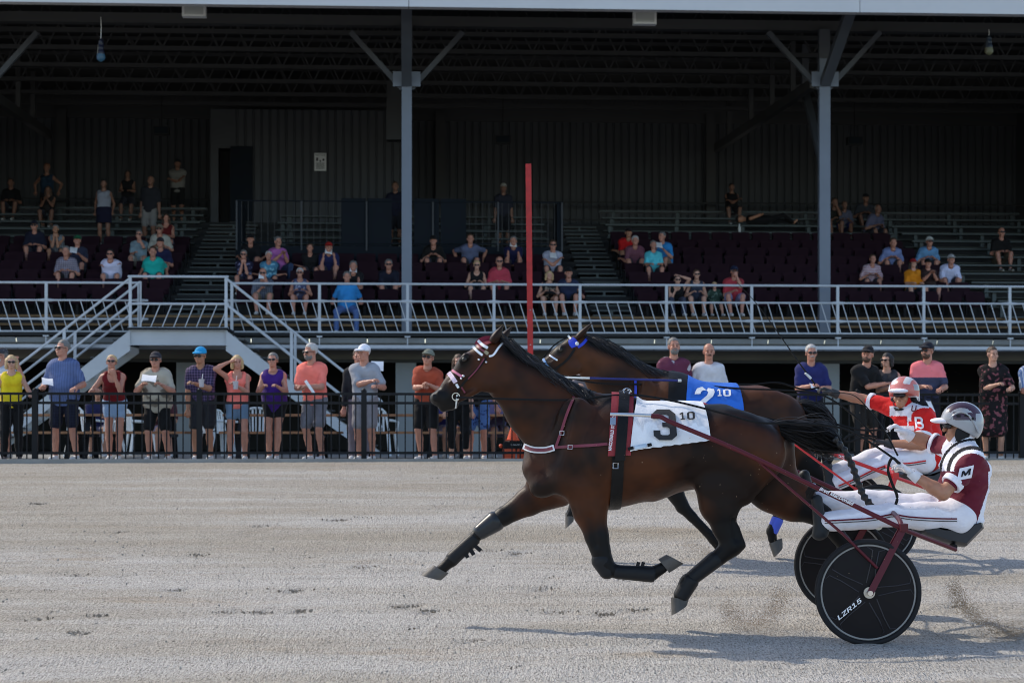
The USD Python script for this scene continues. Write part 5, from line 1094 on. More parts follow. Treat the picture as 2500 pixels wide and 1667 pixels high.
class Drape:
    """puts straps, cloths and lettering on the surface of an SDF body as the camera sees it"""
    def __init__(s, sdf, Yc, half=0.55): s.s, s.Yc, s.half = sdf, Yc, half
    def hit(s, q, off=0.006):
        q = np.asarray(q, float); n = 150
        Ys = np.linspace(s.Yc - s.half, s.Yc + s.half, n)
        D = np.stack([(q[:, 0] - CX) / F, np.ones(len(q)), -(q[:, 1] - YH) / F], 1)
        W = D[:, None] * Ys[None, :, None]; W[..., 2] += CAMZ
        f = s.s.at(W); ins = f < 0
        i = np.where(ins.any(1), ins.argmax(1), f.argmin(1)); i = np.clip(i, 1, n - 1); r = np.arange(len(q))
        f0, f1 = f[r, i - 1], f[r, i]; t = np.where(ins.any(1), f0 / np.where(np.abs(f0 - f1) < 1e-9, 1, f0 - f1), 0.5)
        Y = Ys[i - 1] + np.clip(t, 0, 1) * (Ys[1] - Ys[0]) - off
        return D * Y[:, None] + [0, 0, CAMZ]
    def strap(s, path, w, off=0.006, n=None, across=3, thick=0.004, smooth_y=True):
        path = np.asarray(path, float); n = n or max(8, int(np.abs(np.diff(path, axis=0)).sum() / 4))
        c = spline(path, n) if len(path) > 2 else path[0] + (path[1] - path[0]) * np.linspace(0, 1, n)[:, None]
        T = np.gradient(c, axis=0); T /= np.linalg.norm(T, axis=1, keepdims=True); N = np.stack([-T[:, 1], T[:, 0]], 1)
        ww = np.broadcast_to(np.asarray(w, float), (n,)) if np.ndim(w) == 0 else np.interp(np.linspace(0, 1, n), np.linspace(0, 1, len(w)), w)
        rows = []
        for a in np.linspace(-.5, .5, across): rows.append(s.hit(c + N * (ww * a)[:, None], off))
        V = np.stack(rows, 1)
        if smooth_y: V = ndimage.uniform_filter1d(V, 3, axis=0, mode='nearest')
        d = V - np.array([0, 0, CAMZ]); d /= np.linalg.norm(d, axis=-1, keepdims=True)
        return _slab(V, V + d * thick)
    def shape(s, polys, off=0.02, size=5.0):
        """shapely polygons in photograph pixels -> lettering on the surface"""
        out = []
        for g in getattr(polys, 'geoms', [polys]):
            v, f = trimesh.creation.triangulate_polygon(g, engine='earcut')
            v = np.column_stack([v, np.zeros(len(v))]); v, f = trimesh.remesh.subdivide_to_size(v, f, size)
            W = s.hit(v[:, :2], off); e1 = W[f[:, 1]] - W[f[:, 0]]; nn = np.cross(e1, W[f[:, 2]] - W[f[:, 0]])
            f = np.where((nn[:, 1] > 0)[:, None], f[:, ::-1], f); out.append((W, f))
        return join(*out)
    def ring(s, c, th, r1=.75):
        """outermost surface points round the axis x through the world point c at angles th (0 = up, positive = towards the camera)"""
        n = 160; r = np.linspace(r1, 0.02, n)
        W = c + r[None, :, None] * np.stack([0 * th, -np.sin(th), np.cos(th)], 1)[:, None]
        f = s.s.at(W); i = n - np.argmax((f >= 0)[:, ::-1], 1); i = np.clip(i, 1, n - 1); k = np.arange(len(th))
        f0, f1 = f[k, i - 1], f[k, i]; t = np.clip(f0 / np.where(np.abs(f0 - f1) < 1e-9, 1, f0 - f1), 0, 1)
        return r[i - 1] + t * (r[1] - r[0])
    def wrap(s, left, right, bottom, cy, off=0.012, nu=20, nt=40, wave=0.0, full=False):
        """cloth over the back: left(t), right(t) edges in px x for t = 0 (spine) .. 1 (lower edge), bottom(u) px y"""
        V = np.zeros((nu, nt, 3)); tt = np.linspace(-1, 1, nt)
        for i, u in enumerate(np.linspace(0, 1, nu)):
            xm = left(.6) + (right(.6) - left(.6)) * u; c = P(xm, cy, s.Yc)
            if full: tm = math.pi
            else:
                th = np.linspace(0, 2.6, 120); rr = s.ring(c, th); z = c[2] + rr * np.cos(th)
                zb = P(xm, bottom(u), s.Yc - .25)[2]; k = np.argmax(z < zb); tm = th[k] if k else 2.0
            th = tt * tm; xs = np.array([left(abs(t)) + (right(abs(t)) - left(abs(t))) * u for t in tt])
            for x_ in (0,):
                R = np.zeros(nt)
                cs = np.stack([P(x, cy, s.Yc) for x in xs])
                n = 140; r = np.linspace(.75, .02, n); dirs = np.stack([0 * th, -np.sin(th), np.cos(th)], 1)
                W = cs[:, None] + r[None, :, None] * dirs[:, None]; f = s.s.at(W); j = np.clip(n - np.argmax((f >= 0)[:, ::-1], 1), 1, n - 1); k = np.arange(nt)
                f0, f1 = f[k, j - 1], f[k, j]; t = np.clip(f0 / np.where(np.abs(f0 - f1) < 1e-9, 1, f0 - f1), 0, 1); R = r[j - 1] + t * (r[1] - r[0])
            R = R + off + wave * (meshkit.fbm(np.stack([xs * .06, th * 2.2, 0 * th + s.Yc], 1), 2, 4) - .2) * np.abs(tt)
            V[i] = cs + R[:, None] * dirs
        c0 = V.mean((0, 1)) * [0, 1, 1]
        inn = V - .004 * (V - c0) / np.maximum(np.linalg.norm((V - c0) * [0, 1, 1], axis=-1, keepdims=True), 1e-6) * [0, 1, 1]
        return _slab(V, inn)
def _slab(A, B):
    """closed sheet between two grids of points; outer grid A"""
    a, b = A.shape[:2]; va, fa = grid_mesh(A); n = a * b
    V = np.vstack([va, B.reshape(-1, 3)]); f = [fa, fa[:, ::-1] + n]
    idx = np.arange(n).reshape(a, b)
    for line in (idx[0], idx[-1][::-1], idx[:, 0][::-1], idx[:, -1]):
        i, j = line[:-1], line[1:]; f.append(np.stack([j, i, i + n], 1)); f.append(np.stack([j, i + n, j + n], 1))
    f = np.vstack(f)
    nn = np.cross(V[fa[:, 1]] - V[fa[:, 0]], V[fa[:, 2]] - V[fa[:, 0]]).mean(0); out = (va - B.reshape(-1, 3)).mean(0)
    return V, (f if nn @ out > 0 else f[:, ::-1])
def hoof(fc, hc, toe, heel, Y, dy):
    """hull of the coronet and the sole given by photograph points"""
    pts = []
    for a, b, w in ((fc, hc, .040), (toe, heel, .056)):
        A, B = P(*a, Y + dy), P(*b, Y + dy)
        for th in np.linspace(0, 2 * math.pi, 18, endpoint=False): pts.append((A + B) / 2 + (A - B) / 2 * math.cos(th) + np.array([0, w, 0]) * math.sin(th))
    m = trimesh.convex.convex_hull(np.array(pts)); return np.asarray(m.vertices), np.asarray(m.faces)
def strands(root, guide, n, spread, wid, seed, lift=0.0, droop=0.0):
    """hair: n ribbons; root(t) and guide(t) give start point and a list of control offsets"""
    r = np.random.default_rng(seed); b = MB()
    for i in range(n):
        t = r.random(); p0 = root(t) + r.normal(0, 1, 3) * spread[0]; off = guide(t, r)
        q = spline(np.vstack([p0, p0 + off]), 9); k = len(q); w = wid * r.uniform(.6, 1.3) * np.linspace(1, .15, k)
        q = q + np.cumsum(r.normal(0, spread[1], (k, 3)), 0) * np.linspace(0, 1, k)[:, None]
        T = np.gradient(q, axis=0); N = np.cross(T, [0, 1.0, 0]) + r.normal(0, .2, 3) * np.linalg.norm(T, axis=1, keepdims=True); N /= np.maximum(np.linalg.norm(N, axis=1, keepdims=True), 1e-9)
        v, f = grid_mesh(np.stack([q - N * w[:, None], q + [0, -w.mean() * .6, 0], q + N * w[:, None]], 1)); b.add(v, f)
    return b
def make_horse(label, Yc, bones, hooves, eye, black, coatm, mane, tail, base_px, ears, h=.0125, neg=()):
    s_ = Yc / F
    pts = np.array([P(q[0], q[1], Yc) for b in bones for q in (b[0], b[1])])
    lo, hi = pts.min(0) - .5, pts.max(0) + .5; lo[1], hi[1] = Yc - .48, Yc + .48; lo[0] += .2; hi[0] -= .2; lo[2] += .3; hi[2] -= .15
    s = SDF(lo, hi, h)
    for b in bones:
        (x0, y0, r0, d0), (x1, y1, r1, d1) = b[0], b[1]; ratio = b[2]; k = b[3] if len(b) > 3 else .05
        A, B = P(x0, y0, Yc) + [0, d0, 0], P(x1, y1, Yc) + [0, d1, 0]
        A[0] *= A[1] / Yc; B[0] *= B[1] / Yc; A[2] = CAMZ + (A[2] - CAMZ) * A[1] / Yc; B[2] = CAMZ + (B[2] - CAMZ) * B[1] / Yc
        s.cone(A, B, r0 * s_, r1 * s_, k, lat=1, ratio=ratio)
    for b in neg:
        (x0, y0, r0, d0), (x1, y1, r1, d1) = b[0], b[1]
        s.cone(P(x0, y0, Yc + d0), P(x1, y1, Yc + d1), r0 * s_, r1 * s_, b[2], neg=True)
    base = P(base_px[0], base_px[1], Yc); base[2] = track_z(Yc)
    t = thing('horse', label, 'horse', base)
    s.rough(.006, 6, 2); s.rough(.0025, 19, 4)
    v, f = s.mesh()
    q = np.stack([CX + v[:, 0] / v[:, 1] * F, YH + (CAMZ - v[:, 2]) / v[:, 1] * F], 1)
    tint = np.zeros(len(v))
    for (x0, y0), (x1, y1), r, soft, side in black:
        a, b = np.array([x0, y0]), np.array([x1, y1]); u = np.clip(((q - a) @ (b - a)) / max((b - a) @ (b - a), 1e-6), 0, 1)
        d = np.linalg.norm(q - a - u[:, None] * (b - a), axis=1); m = np.clip((r + soft - d) / soft, 0, 1)
        if side: m = m * ((v[:, 1] - Yc) * side > -.03)
        tint = np.maximum(tint, m)
    part(t, 'body', (v, f), coatm, smooth=True, world=True, var=tint)
    for hf in hooves: part(t, 'hoof', hoof(*hf[:4], Yc, hf[4]), HOOF, smooth=35, world=True)
    dr = Drape(s, Yc)
    for e in eye:
        w = dr.hit([e], -.004)[0]; part(t, 'eye', MB().sphere(w, .019, 2), EYE, smooth=True, world=True)
    for (bx, by, r0), (tx, ty), dy in ears:
        A, B = P(bx, by, Yc + dy), P(tx, ty, Yc + dy * 1.25); m = A + (B - A) * .45 + [0, 0, 0]
        vv, ff = tube(spline([A, m, B], 9), np.array([.85, 1.0, 1.05, 1.05, .95, .8, .58, .32, .05]) * r0 * s_, 12, flat=.6); part(t, 'ear', (vv, ff), coatm, smooth=True, world=True, var=np.linspace(.55, .9, len(vv)))
    if mane: part(t, 'mane', mane, MANE, world=True, kind='stuff')
    if tail: part(t, 'tail', tail, MANE, world=True, kind='stuff')
    return t, s, dr
def loop_mane(crest, Yc, n, fall, seed):
    C_ = spline([P(x, y, Yc) for x, y in crest], 60)
    def root(t): return C_[min(int(t * 59.9), 59)] + np.array([0, 0, -.012])
    def guide(t, r):
        L = fall * r.uniform(.5, 1.2); sd = -1 if r.random() < .28 else 1; L *= .6 if sd < 0 else 1
        return np.array([[.25 * L, sd * .03, .035 * r.random()], [.65 * L, sd * (.06 + .02 * r.random()), -.25 * L], [1.05 * L, sd * (.09 + .02 * r.random()), -.62 * L]])
    return strands(root, guide, n, (.010, .004), .0045, seed)
def make_tail(pts, Yc, n, seed, spread_px):
    G = np.array([P(x, y, Yc) for x, y in pts]); r = np.random.default_rng(seed); b = MB(); sp = np.array(spread_px) * Yc / F
    for i in range(n):
        a = r.normal(0, .42, 2); c = r.normal(0, .25, (len(G), 2)); e = r.uniform(.75, 1.0)
        q = G + np.stack([0 * sp, (a[0] + c[:, 0]) * sp * .7, (a[1] + c[:, 1]) * sp], 1)
        q = spline(q, 16); q = q[:max(6, int(16 * e))]; k = len(q); w = .0048 * r.uniform(.5, 1.3) * np.linspace(1.1, .25, k)
        T = np.gradient(q, axis=0); N = np.cross(T, [0, 1.0, 0]); N /= np.maximum(np.linalg.norm(N, axis=1, keepdims=True), 1e-9)
        v, f = grid_mesh(np.stack([q - N * w[:, None], q + [0, -.004, 0], q + N * w[:, None]], 1)); b.add(v, f)
    return b
Y1, Y2 = 13.05, 16.75
Bn = lambda x0, y0, r0, d0, x1, y1, r1, d1, ratio=1.0, k=.05: ((x0, y0, r0, d0), (x1, y1, r1, d1), ratio, k)
bones1 = [
    Bn(1352, 1128, 74, 0, 1420, 1108, 116, 0, .66), Bn(1420, 1108, 116, 0, 1490, 1106, 131, 0, .72), Bn(1490, 1106, 131, 0, 1580, 1109, 112, 0, .86), Bn(1580, 1109, 112, 0, 1670, 1095, 97, 0, .98),
    Bn(1670, 1095, 97, 0, 1755, 1092, 95, 0, 1.0), Bn(1755, 1092, 95, 0, 1832, 1102, 83, 0, 1.05), Bn(1470, 1000, 34, 0, 1530, 995, 30, 0, .8, .08), Bn(1600, 1030, 40, 0, 1760, 1030, 38, 0, 1.1, .08), Bn(1840, 1040, 24, 0, 1892, 1040, 12, 0, .9, .06),
    # neck
    Bn(1385, 1062, 108, 0, 1314, 996, 78, 0, .48), Bn(1314, 996, 78, 0, 1244, 922, 58, 0, .50), Bn(1244, 922, 58, 0, 1212, 880, 44, 0, .62), Bn(1440, 985, 30, 0, 1262, 880, 18, 0, .8, .05),
    # head
    Bn(1196, 872, 42, 0, 1160, 908, 47, 0, .66, .04), Bn(1160, 908, 47, 0, 1116, 942, 33, 0, .60, .04), Bn(1116, 942, 33, 0, 1084, 972, 24, 0, .70, .03), Bn(1084, 972, 23, 0, 1065, 973, 15, 0, 1.0, .03), Bn(1104, 985, 16, 0, 1082, 996, 10, 0, 1.0, .02),
    Bn(1176, 930, 26, -.055, 1196, 935, 24, -.06, .5, .03), Bn(1176, 930, 26, .055, 1196, 935, 24, .06, .5, .03), Bn(1138, 872, 10, -.075, 1128, 880, 8, -.07, 1, .03), Bn(1138, 872, 10, .075, 1128, 880, 8, .07, 1, .03),
    Bn(1160, 955, 8, -.06, 1118, 978, 6, -.045, 1, .03), Bn(1150, 893, 6, -.085, 1100, 935, 5, -.06, 1, .02), Bn(1064, 972, 8, -.045, 1071, 962, 7, -.045, 1, .02),
    # shoulders and chest muscle
    Bn(1405, 1010, 40, -.17, 1385, 1170, 42, -.17, .6, .07), Bn(1405, 1010, 40, .17, 1385, 1170, 42, .17, .6, .07), Bn(1303, 1150, 20, -.07, 1322, 1185, 30, -.11, .9, .09), Bn(1303, 1150, 20, .07, 1322, 1185, 30, .11, .9, .09), Bn(1455, 1150, 44, -.18, 1445, 1205, 40, -.16, .6, .06),
    # near fore leg, folded
    Bn(1432, 1190, 58, -.13, 1440, 1245, 39, -.14, .72), Bn(1440, 1245, 39, -.14, 1457, 1310, 28, -.15, .8), Bn(1457, 1310, 28, -.15, 1474, 1372, 22, -.15, .9, .03), Bn(1474, 1376, 22, -.15, 1482, 1392, 19, -.15, 1, .02), Bn(1484, 1390, 18, -.15, 1530, 1397, 13.5, -.15, .95, .02), Bn(1530, 1397, 13.5, -.15, 1590, 1400, 15, -.15, .95, .02), Bn(1590, 1400, 17, -.15, 1616, 1386, 14, -.15, .95, .02),
    # far fore leg, stretched
    Bn(1352, 1186, 56, .13, 1289, 1226, 33, .13, .8), Bn(1289, 1226, 33, .13, 1228, 1261, 23, .13, .85, .03), Bn(1228, 1261, 23, .13, 1180, 1292, 20, .13, 1, .02), Bn(1180, 1292, 19, .13, 1148, 1322, 13, .13, 1, .02), Bn(1148, 1322, 13, .13, 1110, 1360, 13, .13, 1, .02), Bn(1110, 1360, 16, .13, 1102, 1368, 15, .13, 1, .02), Bn(1102, 1368, 14, .13, 1078, 1388, 13, .13, 1, .02),
    # near hind leg
    Bn(1800, 1098, 92, -.10, 1760, 1180, 58, -.15, .55, .07), Bn(1850, 1110, 62, -.13, 1800, 1190, 48, -.13, .55, .07), Bn(1752, 1190, 52, -.15, 1755, 1232, 45, -.14, .7), Bn(1755, 1232, 45, -.14, 1768, 1285, 29, -.13, .75), Bn(1768, 1285, 29, -.13, 1784, 1330, 24, -.13, .8, .03), Bn(1798, 1290, 8, -.13, 1809, 1330, 12, -.13, 1, .03), Bn(1784, 1334, 26, -.13, 1752, 1362, 19, -.13, .85, .02), Bn(1752, 1362, 18, -.13, 1700, 1402, 16, -.13, .9, .02), Bn(1700, 1402, 17, -.13, 1680, 1420, 20, -.13, .9, .02), Bn(1680, 1420, 18, -.13, 1662, 1452, 17, -.13, .95, .02),
    # far hind leg, stretched back
    Bn(1862, 1108, 82, .11, 1890, 1185, 62, .13, .6, .06), Bn(1890, 1185, 62, .13, 1945, 1222, 46, .13, .65), Bn(1860, 1190, 40, .12, 1930, 1230, 40, .13, .7), Bn(1945, 1222, 46, .13, 2008, 1262, 27, .13, .75, .03), Bn(2008, 1262, 27, .13, 2060, 1325, 18, .13, .85, .03), Bn(2060, 1325, 18, .13, 2092, 1375, 18, .13, .9, .02), Bn(2092, 1375, 17, .13, 2112, 1400, 15, .13, .9, .02)]
neg1 = [((1060, 966, 4.5, -.062), (1064, 971, 4, -.066), .012), ((1055, 989, 2.2, -.05), (1098, 984, 2.2, -.085), .008), ((1160, 880, 10, -.105), (1120, 915, 8, -.09), .03), ((1716, 1070, 26, -.40), (1712, 1180, 22, -.36), .06), ((1395, 960, 16, -.235), (1348, 1120, 18, -.245), .05), ((1500, 1200, 18, -.32), (1496, 1240, 16, -.3), .05), ((1788, 1268, 5, -.185), (1799, 1316, 4, -.185), .03), ((1440, 1262, 5, -.235), (1455, 1330, 4, -.215), .03), ((1690, 1155, 20, -.30), (1640, 1190, 16, -.30), .05)]
black1 = [((1474, 1385), (1620, 1390), 34, 22, 0), ((1462, 1330), (1474, 1380), 30, 40, 0), ((1190, 1285), (1070, 1390), 34, 24, 0), ((1225, 1262), (1190, 1285), 24, 40, 0), ((1788, 1335), (1650, 1460), 42, 20, 0), ((1780, 1290), (1788, 1335), 28, 50, 0), ((2000, 1262), (2110, 1400), 45, 30, 0), ((1066, 975), (1085, 990), 26, 34, 0), ((1240, 850), (1440, 958), 8, 24, 0), ((1480, 970), (1890, 1000), 6, 40, 0), ((1135, 877), (1130, 883), 9, 16, 0)]
hooves1 = [((1058, 1379), (1095, 1399), (1027, 1403), (1077, 1416), .13), ((1634, 1398), (1607, 1364), (1669, 1375), (1627, 1353), -.15), ((1638, 1458), (1683, 1457), (1639, 1501), (1677, 1477), -.13), ((2100, 1395), (2122, 1392), (2100, 1440), (2125, 1425), .13)]
mane1 = loop_mane([(1206, 822), (1226, 834), (1242, 852), (1262, 866), (1288, 880), (1323, 908), (1359, 931), (1395, 952), (1428, 962)], Y1, 900, .20, 5)
def with_braid():
    b = make_tail([(1880, 1036), (1920, 1046), (1975, 1060), (2025, 1077), (2064, 1093)], Y1, 1100, 3, [4, 15, 29, 32, 14])
    c = spline([P(x, y, Y1 - .05) for x, y in ((2035, 1070), (2062, 1100), (2082, 1140), (2096, 1180), (2112, 1215), (2136, 1240))], 60)
    rr = np.array([.023 + .006 * math.sin(i * 1.25) for i in range(60)]); rr[-6:] *= np.linspace(.9, .2, 6); b.tube(c, rr, 8)
    return b
H1, S1, D1 = make_horse('dark bay race horse wearing the white cloth number 3, nearest the camera', Y1, bones1, hooves1, [(1134, 877)], black1, COAT1, mane1, with_braid(), (1560, 1531),
                        [((1202, 836, 18), (1229, 793), -.055), ((1217, 836, 16), (1251, 796), .06)], neg=neg1)
# second horse, further out on the track
bones2 = [
    Bn(1530, 1045, 58, 0, 1585, 1028, 92, 0, .66), Bn(1585, 1028, 92, 0, 1640, 1024, 105, 0, .72), Bn(1640, 1024, 105, 0, 1715, 1030, 90, 0, .88), Bn(1715, 1030, 90, 0, 1785, 1022, 79, 0, .98), Bn(1785, 1022, 79, 0, 1845, 1020, 77, 0, 1.0), Bn(1845, 1020, 77, 0, 1908, 1032, 62, 0, 1.05), Bn(1612, 940, 28, 0, 1660, 945, 24, 0, .8, .08), Bn(1905, 985, 20, 0, 1948, 990, 10, 0, .9, .05),
    Bn(1552, 990, 88, 0, 1490, 920, 60, 0, .48), Bn(1490, 920, 60, 0, 1446, 876, 45, 0, .5), Bn(1446, 876, 45, 0, 1418, 852, 34, 0, .62), Bn(1600, 925, 24, 0, 1455, 848, 14, 0, .8, .05),
    Bn(1402, 856, 35, 0, 1378, 880, 38, 0, .66, .04), Bn(1378, 880, 38, 0, 1346, 897, 27, 0, .60, .04), Bn(1346, 897, 27, 0, 1322, 910, 21, 0, .68, .03), Bn(1322, 910, 21, 0, 1316, 910, 16, 0, .85, .03), Bn(1392, 898, 20, -.055, 1404, 898, 18, -.06, .5, .03), Bn(1372, 850, 8, -.075, 1366, 856, 7, -.07, 1, .03), Bn(1376, 870, 5, -.085, 1340, 890, 4, -.06, 1, .02),
    Bn(1565, 950, 32, -.17, 1552, 1080, 34, -.17, .6, .07), Bn(1565, 950, 32, .17, 1552, 1080, 34, .17, .6, .07),
    Bn(1560, 1090, 46, -.13, 1490, 1142, 30, -.13, .75), Bn(1490, 1142, 30, -.13, 1432, 1178, 18, -.13, .9, .03), Bn(1432, 1178, 18, -.13, 1402, 1235, 12, -.13, 1, .02), Bn(1402, 1235, 13, -.13, 1392, 1258, 12, -.13, 1, .02),
    Bn(1585, 1090, 46, .13, 1630, 1170, 28, .13, .75), Bn(1630, 1170, 28, .13, 1666, 1236, 17, .13, .9, .03), Bn(1666, 1236, 17, .13, 1690, 1262, 12, .13, 1, .02), Bn(1690, 1262, 12, .13, 1742, 1315, 12, .13, 1, .02), Bn(1742, 1315, 13, .13, 1758, 1340, 11, .13, 1, .02),
    Bn(1890, 1025, 68, -.10, 1860, 1095, 46, -.15, .55, .06), Bn(1860, 1095, 46, -.15, 1905, 1150, 28, -.14, .7), Bn(1905, 1150, 28, -.14, 1930, 1185, 19, -.14, .85, .03), Bn(1930, 1188, 20, -.14, 1900, 1262, 12, -.14, .9, .02), Bn(1900, 1262, 13, -.14, 1884, 1296, 13, -.14, 1, .02), Bn(1884, 1296, 12, -.14, 1886, 1316, 11, -.14, 1, .02),
    Bn(1900, 1025, 66, .10, 1920, 1090, 48, .13, .55, .06), Bn(1920, 1090, 46, .13, 1985, 1150, 26, .13, .7), Bn(1985, 1150, 24, .13, 2030, 1205, 14, .13, .9, .03), Bn(2030, 1205, 14, .13, 2050, 1240, 12, .13, .9, .02)]
black2 = [((1432, 1178), (1392, 1262), 26, 16, 0), ((1640, 1190), (1760, 1340), 36, 20, 0), ((1930, 1188), (1885, 1316), 30, 18, 0), ((1985, 1150), (2050, 1240), 36, 20, 0), ((1320, 912), (1330, 908), 18, 22, 0), ((1445, 835), (1640, 915), 8, 18, 0), ((1366, 853), (1362, 857), 7, 12, 0)]
hooves2 = [((1380, 1252), (1404, 1250), (1380, 1290), (1400, 1272), -.13), ((1744, 1342), (1770, 1336), (1752, 1376), (1778, 1356), .13), ((1877, 1326), (1910, 1313), (1889, 1360), (1911, 1336), -.14), ((2040, 1242), (2062, 1238), (2044, 1276), (2064, 1262), .13)]
mane2 = loop_mane([(1415, 822), (1437, 826), (1468, 840), (1492, 851), (1517, 873), (1553, 894), (1590, 908), (1625, 914)], Y2, 800, .30, 6)
tail2 = make_tail([(1945, 988), (1970, 1000), (2010, 1020), (2040, 1060), (2050, 1100)], Y2, 700, 8, [6, 16, 24, 24, 20])
H2, S2, D2 = make_horse('bay race horse wearing the blue cloth number 2, further from the camera', Y2, bones2, hooves2, [(1369, 854)], black2, COAT2, mane2, tail2, (1700, 1357),
                        [((1408, 826, 12), (1446, 788), -.055), ((1414, 826, 11), (1440, 792), .06)], neg=[((1818, 1000, 20, -.40), (1815, 1090, 18, -.36), .05), ((1560, 915, 14, -.225), (1528, 1030, 15, -.235), .05)])

# ------------------------------------------------------------------ harness and saddlecloths
def digits(kind):
    if kind == '3':
        o = Polygon([(.22, 0), (.76, 0), (1, .15), (1, .43), (.93, .5), (1, .57), (1, .85), (.76, 1), (.22, 1), (0, .86), (0, .68), (.30, .68), (.30, .80), (.36, .835), (.62, .835), (.70, .79), (.70, .62), (.62, .575), (.40, .575), (.40, .425), (.62, .425), (.70, .38), (.70, .21), (.62, .165), (.36, .165), (.30, .2), (.30, .31), (0, .31), (0, .15)]); return o
    if kind == '1': return Polygon([(0, .12), (.45, 0), (.72, 0), (.72, .84), (1, .84), (1, 1), (.05, 1), (.05, .84), (.38, .84), (.38, .24), (0, .3)])
    if kind == '0': return Polygon([(.22, 0), (.78, 0), (1, .16), (1, .84), (.78, 1), (.22, 1), (0, .84), (0, .16)], [[(.36, .16), (.64, .16), (.72, .22), (.72, .78), (.64, .84), (.36, .84), (.28, .78), (.28, .22)]])
    if kind == '2': return Polygon([(.02, .22), (.12, .06), (.36, 0), (.72, 0), (.95, .1), (1, .28), (.92, .46), (.42, .84), (1, .84), (1, 1), (0, 1), (0, .86), (.62, .40), (.68, .27), (.58, .17), (.4, .17), (.3, .25), (.3, .32), (0, .32)])
def at_px(g, tl, tr, bl):
    tl, tr, bl = map(np.asarray, (tl, tr, bl)); a, b = tr - tl, bl - tl
    return affinity.affine_transform(g, [a[0], b[0], a[1], b[1], tl[0], tl[1]])
def sub(owner, name, label, cat, parts):
    t = thing(name, label, cat, _loc[owner])
    for p in parts: part(t, p[0], p[1], p[2], smooth=p[3] if len(p) > 3 else 40, world=True)
    return t
lerp = lambda a, b: (lambda t: a + (b - a) * t)
def harness1():
    d = D1; X = lambda *a: a
    red = mat('red_saddle_pad', (0.26, 0.016, 0.024), 0.6, 0.1, 9, 0.1, 60); wh = M['white_cloth']; bk = M['leather']; bg = M['burgundy']; ch = M['chrome']
    pad = d.wrap(lerp(1494, 1478), lerp(1547, 1533), lambda u: 1110, 1085, .016, 6, 34)
    strapm = d.wrap(lerp(1512, 1494), lerp(1538, 1519), lambda u: 1120, 1085, .030, 5, 34)
    girth = d.wrap(lerp(1494, 1484), lerp(1520, 1514), None, 1105, .011, 5, 60, full=True)
    t = thing('harness', 'black and burgundy race harness with a red pad on the dark bay horse', 'harness', _loc[H1])
    pp = lambda n, m, mm, sm=40: part(t, n, m, mm, smooth=sm, world=True)
    g = pp('girth', girth, bk); pp('saddle_pad', pad, red); pp('saddle_strap', strapm, bk)
    part(g, 'buckle', MB().tube([P(1497, 1130, Y1 - .33), P(1509, 1130, Y1 - .33), P(1509, 1143, Y1 - .335), P(1497, 1143, Y1 - .335), P(1497, 1130, Y1 - .33)], .004, 6), ch, world=True, smooth=40)
    top = P(1529, 967, Y1)
    pp('side_plate', d.strap([(1497, 1018), (1496, 1038)], 14, .036, n=8), ch)
    pp('saddle_tree', MB().beam(top + [-.02, -.09, -.03], top + [-.02, .09, -.03], .07, .05), bk); 
    for dy in (-.06, .06): pp('terret_ring', MB().tube([top + np.array([.0, dy, .01]) + .022 * np.array([math.cos(a), 0, 1 + math.sin(a)]) for a in np.linspace(-1.6, 4.7, 14)], .005, 6), ch)
    pp('check_hook', MB().tube([top + [0, 0, 0], top + [.005, 0, .035], top + [.025, 0, .045], top + [.035, 0, .03]], .006, 6), ch)
    # lettering on the pad, read upwards
    tm = meshkit.text_mesh('MACDONALD STABLES', 1.0, .01, True); v = tm.vertices[:, :2]; L = v[:, 0].max()
    a, b = np.array([1488.5, 1100.0]), np.array([1499.5, 1012.0]); n_ = (b - a) / np.linalg.norm(b - a); w_ = np.array([n_[1], -n_[0]])
    q = a + (b - a) * (v[:, :1] / L) + w_ * (-v[:, 1:2] * 0) + np.array([-1.0, -.12]) * (v[:, 1:2] - .5) * 7.5
    flat = np.column_stack([q, tm.vertices[:, 2]]); keep = tm.face_normals[:, 2] > .5
    W = d.hit(q, .030); f = tm.faces[keep]; nn = np.cross(W[f[:, 1]] - W[f[:, 0]], W[f[:, 2]] - W[f[:, 0]]); f = np.where((nn[:, 1] > 0)[:, None], f[:, ::-1], f)
    pp('lettering', (W, f), M['paper'], False)
    # breast collar
    pp('breast_band', d.strap([(1276, 1088), (1300, 1097), (1330, 1098), (1354, 1092)], 15, .010), wh); pp('breast_band_inlay', d.strap([(1280, 1090), (1300, 1097), (1330, 1098), (1350, 1093)], 8, .015), bg)
    pp('trace_strap', d.strap([(1352, 1092), (1400, 1089), (1450, 1086), (1484, 1083)], 7, .010), bg); pp('neck_strap', d.strap([(1402, 966), (1384, 1010), (1369, 1056), (1357, 1090)], 6.5, .010), bg)
    for x, y in ((1372, 1057), (1392, 1091)): pp('buckle', MB().tube([d.hit([(x + 5 * i, y + 5 * j)], .016)[0] for i, j in ((-1, -1), (1, -1), (1, 1), (-1, 1), (-1, -1))], .0035, 6), ch)
    # bridle
    pp('ear_hood', d.strap([(1163, 846), (1172, 838), (1188, 830), (1205, 829), (1215, 832)], [14, 24, 22, 14, 6], .008, across=5), mat('hood_maroon', lin((120, 22, 48)), .8, .1, 9, .2, 40)); 
    pp('brow_trim', d.strap([(1153, 844), (1164, 856), (1179, 868)], 6, .014), wh); pp('brow_trim', d.strap([(1166, 830), (1177, 841), (1192, 850)], 7, .016), wh); pp('brow_band', d.strap([(1160, 838), (1171, 850), (1186, 860)], 5, .013), bg)
    pp('hood_edge', d.strap([(1229, 835), (1216, 850), (1205, 866), (1193, 870)], 5, .012), wh); pp('hood_badge', d.strap([(1182, 856), (1193, 865)], 8, .018, n=4), mat('badge', lin((150, 140, 110)), .5, .1, 9))
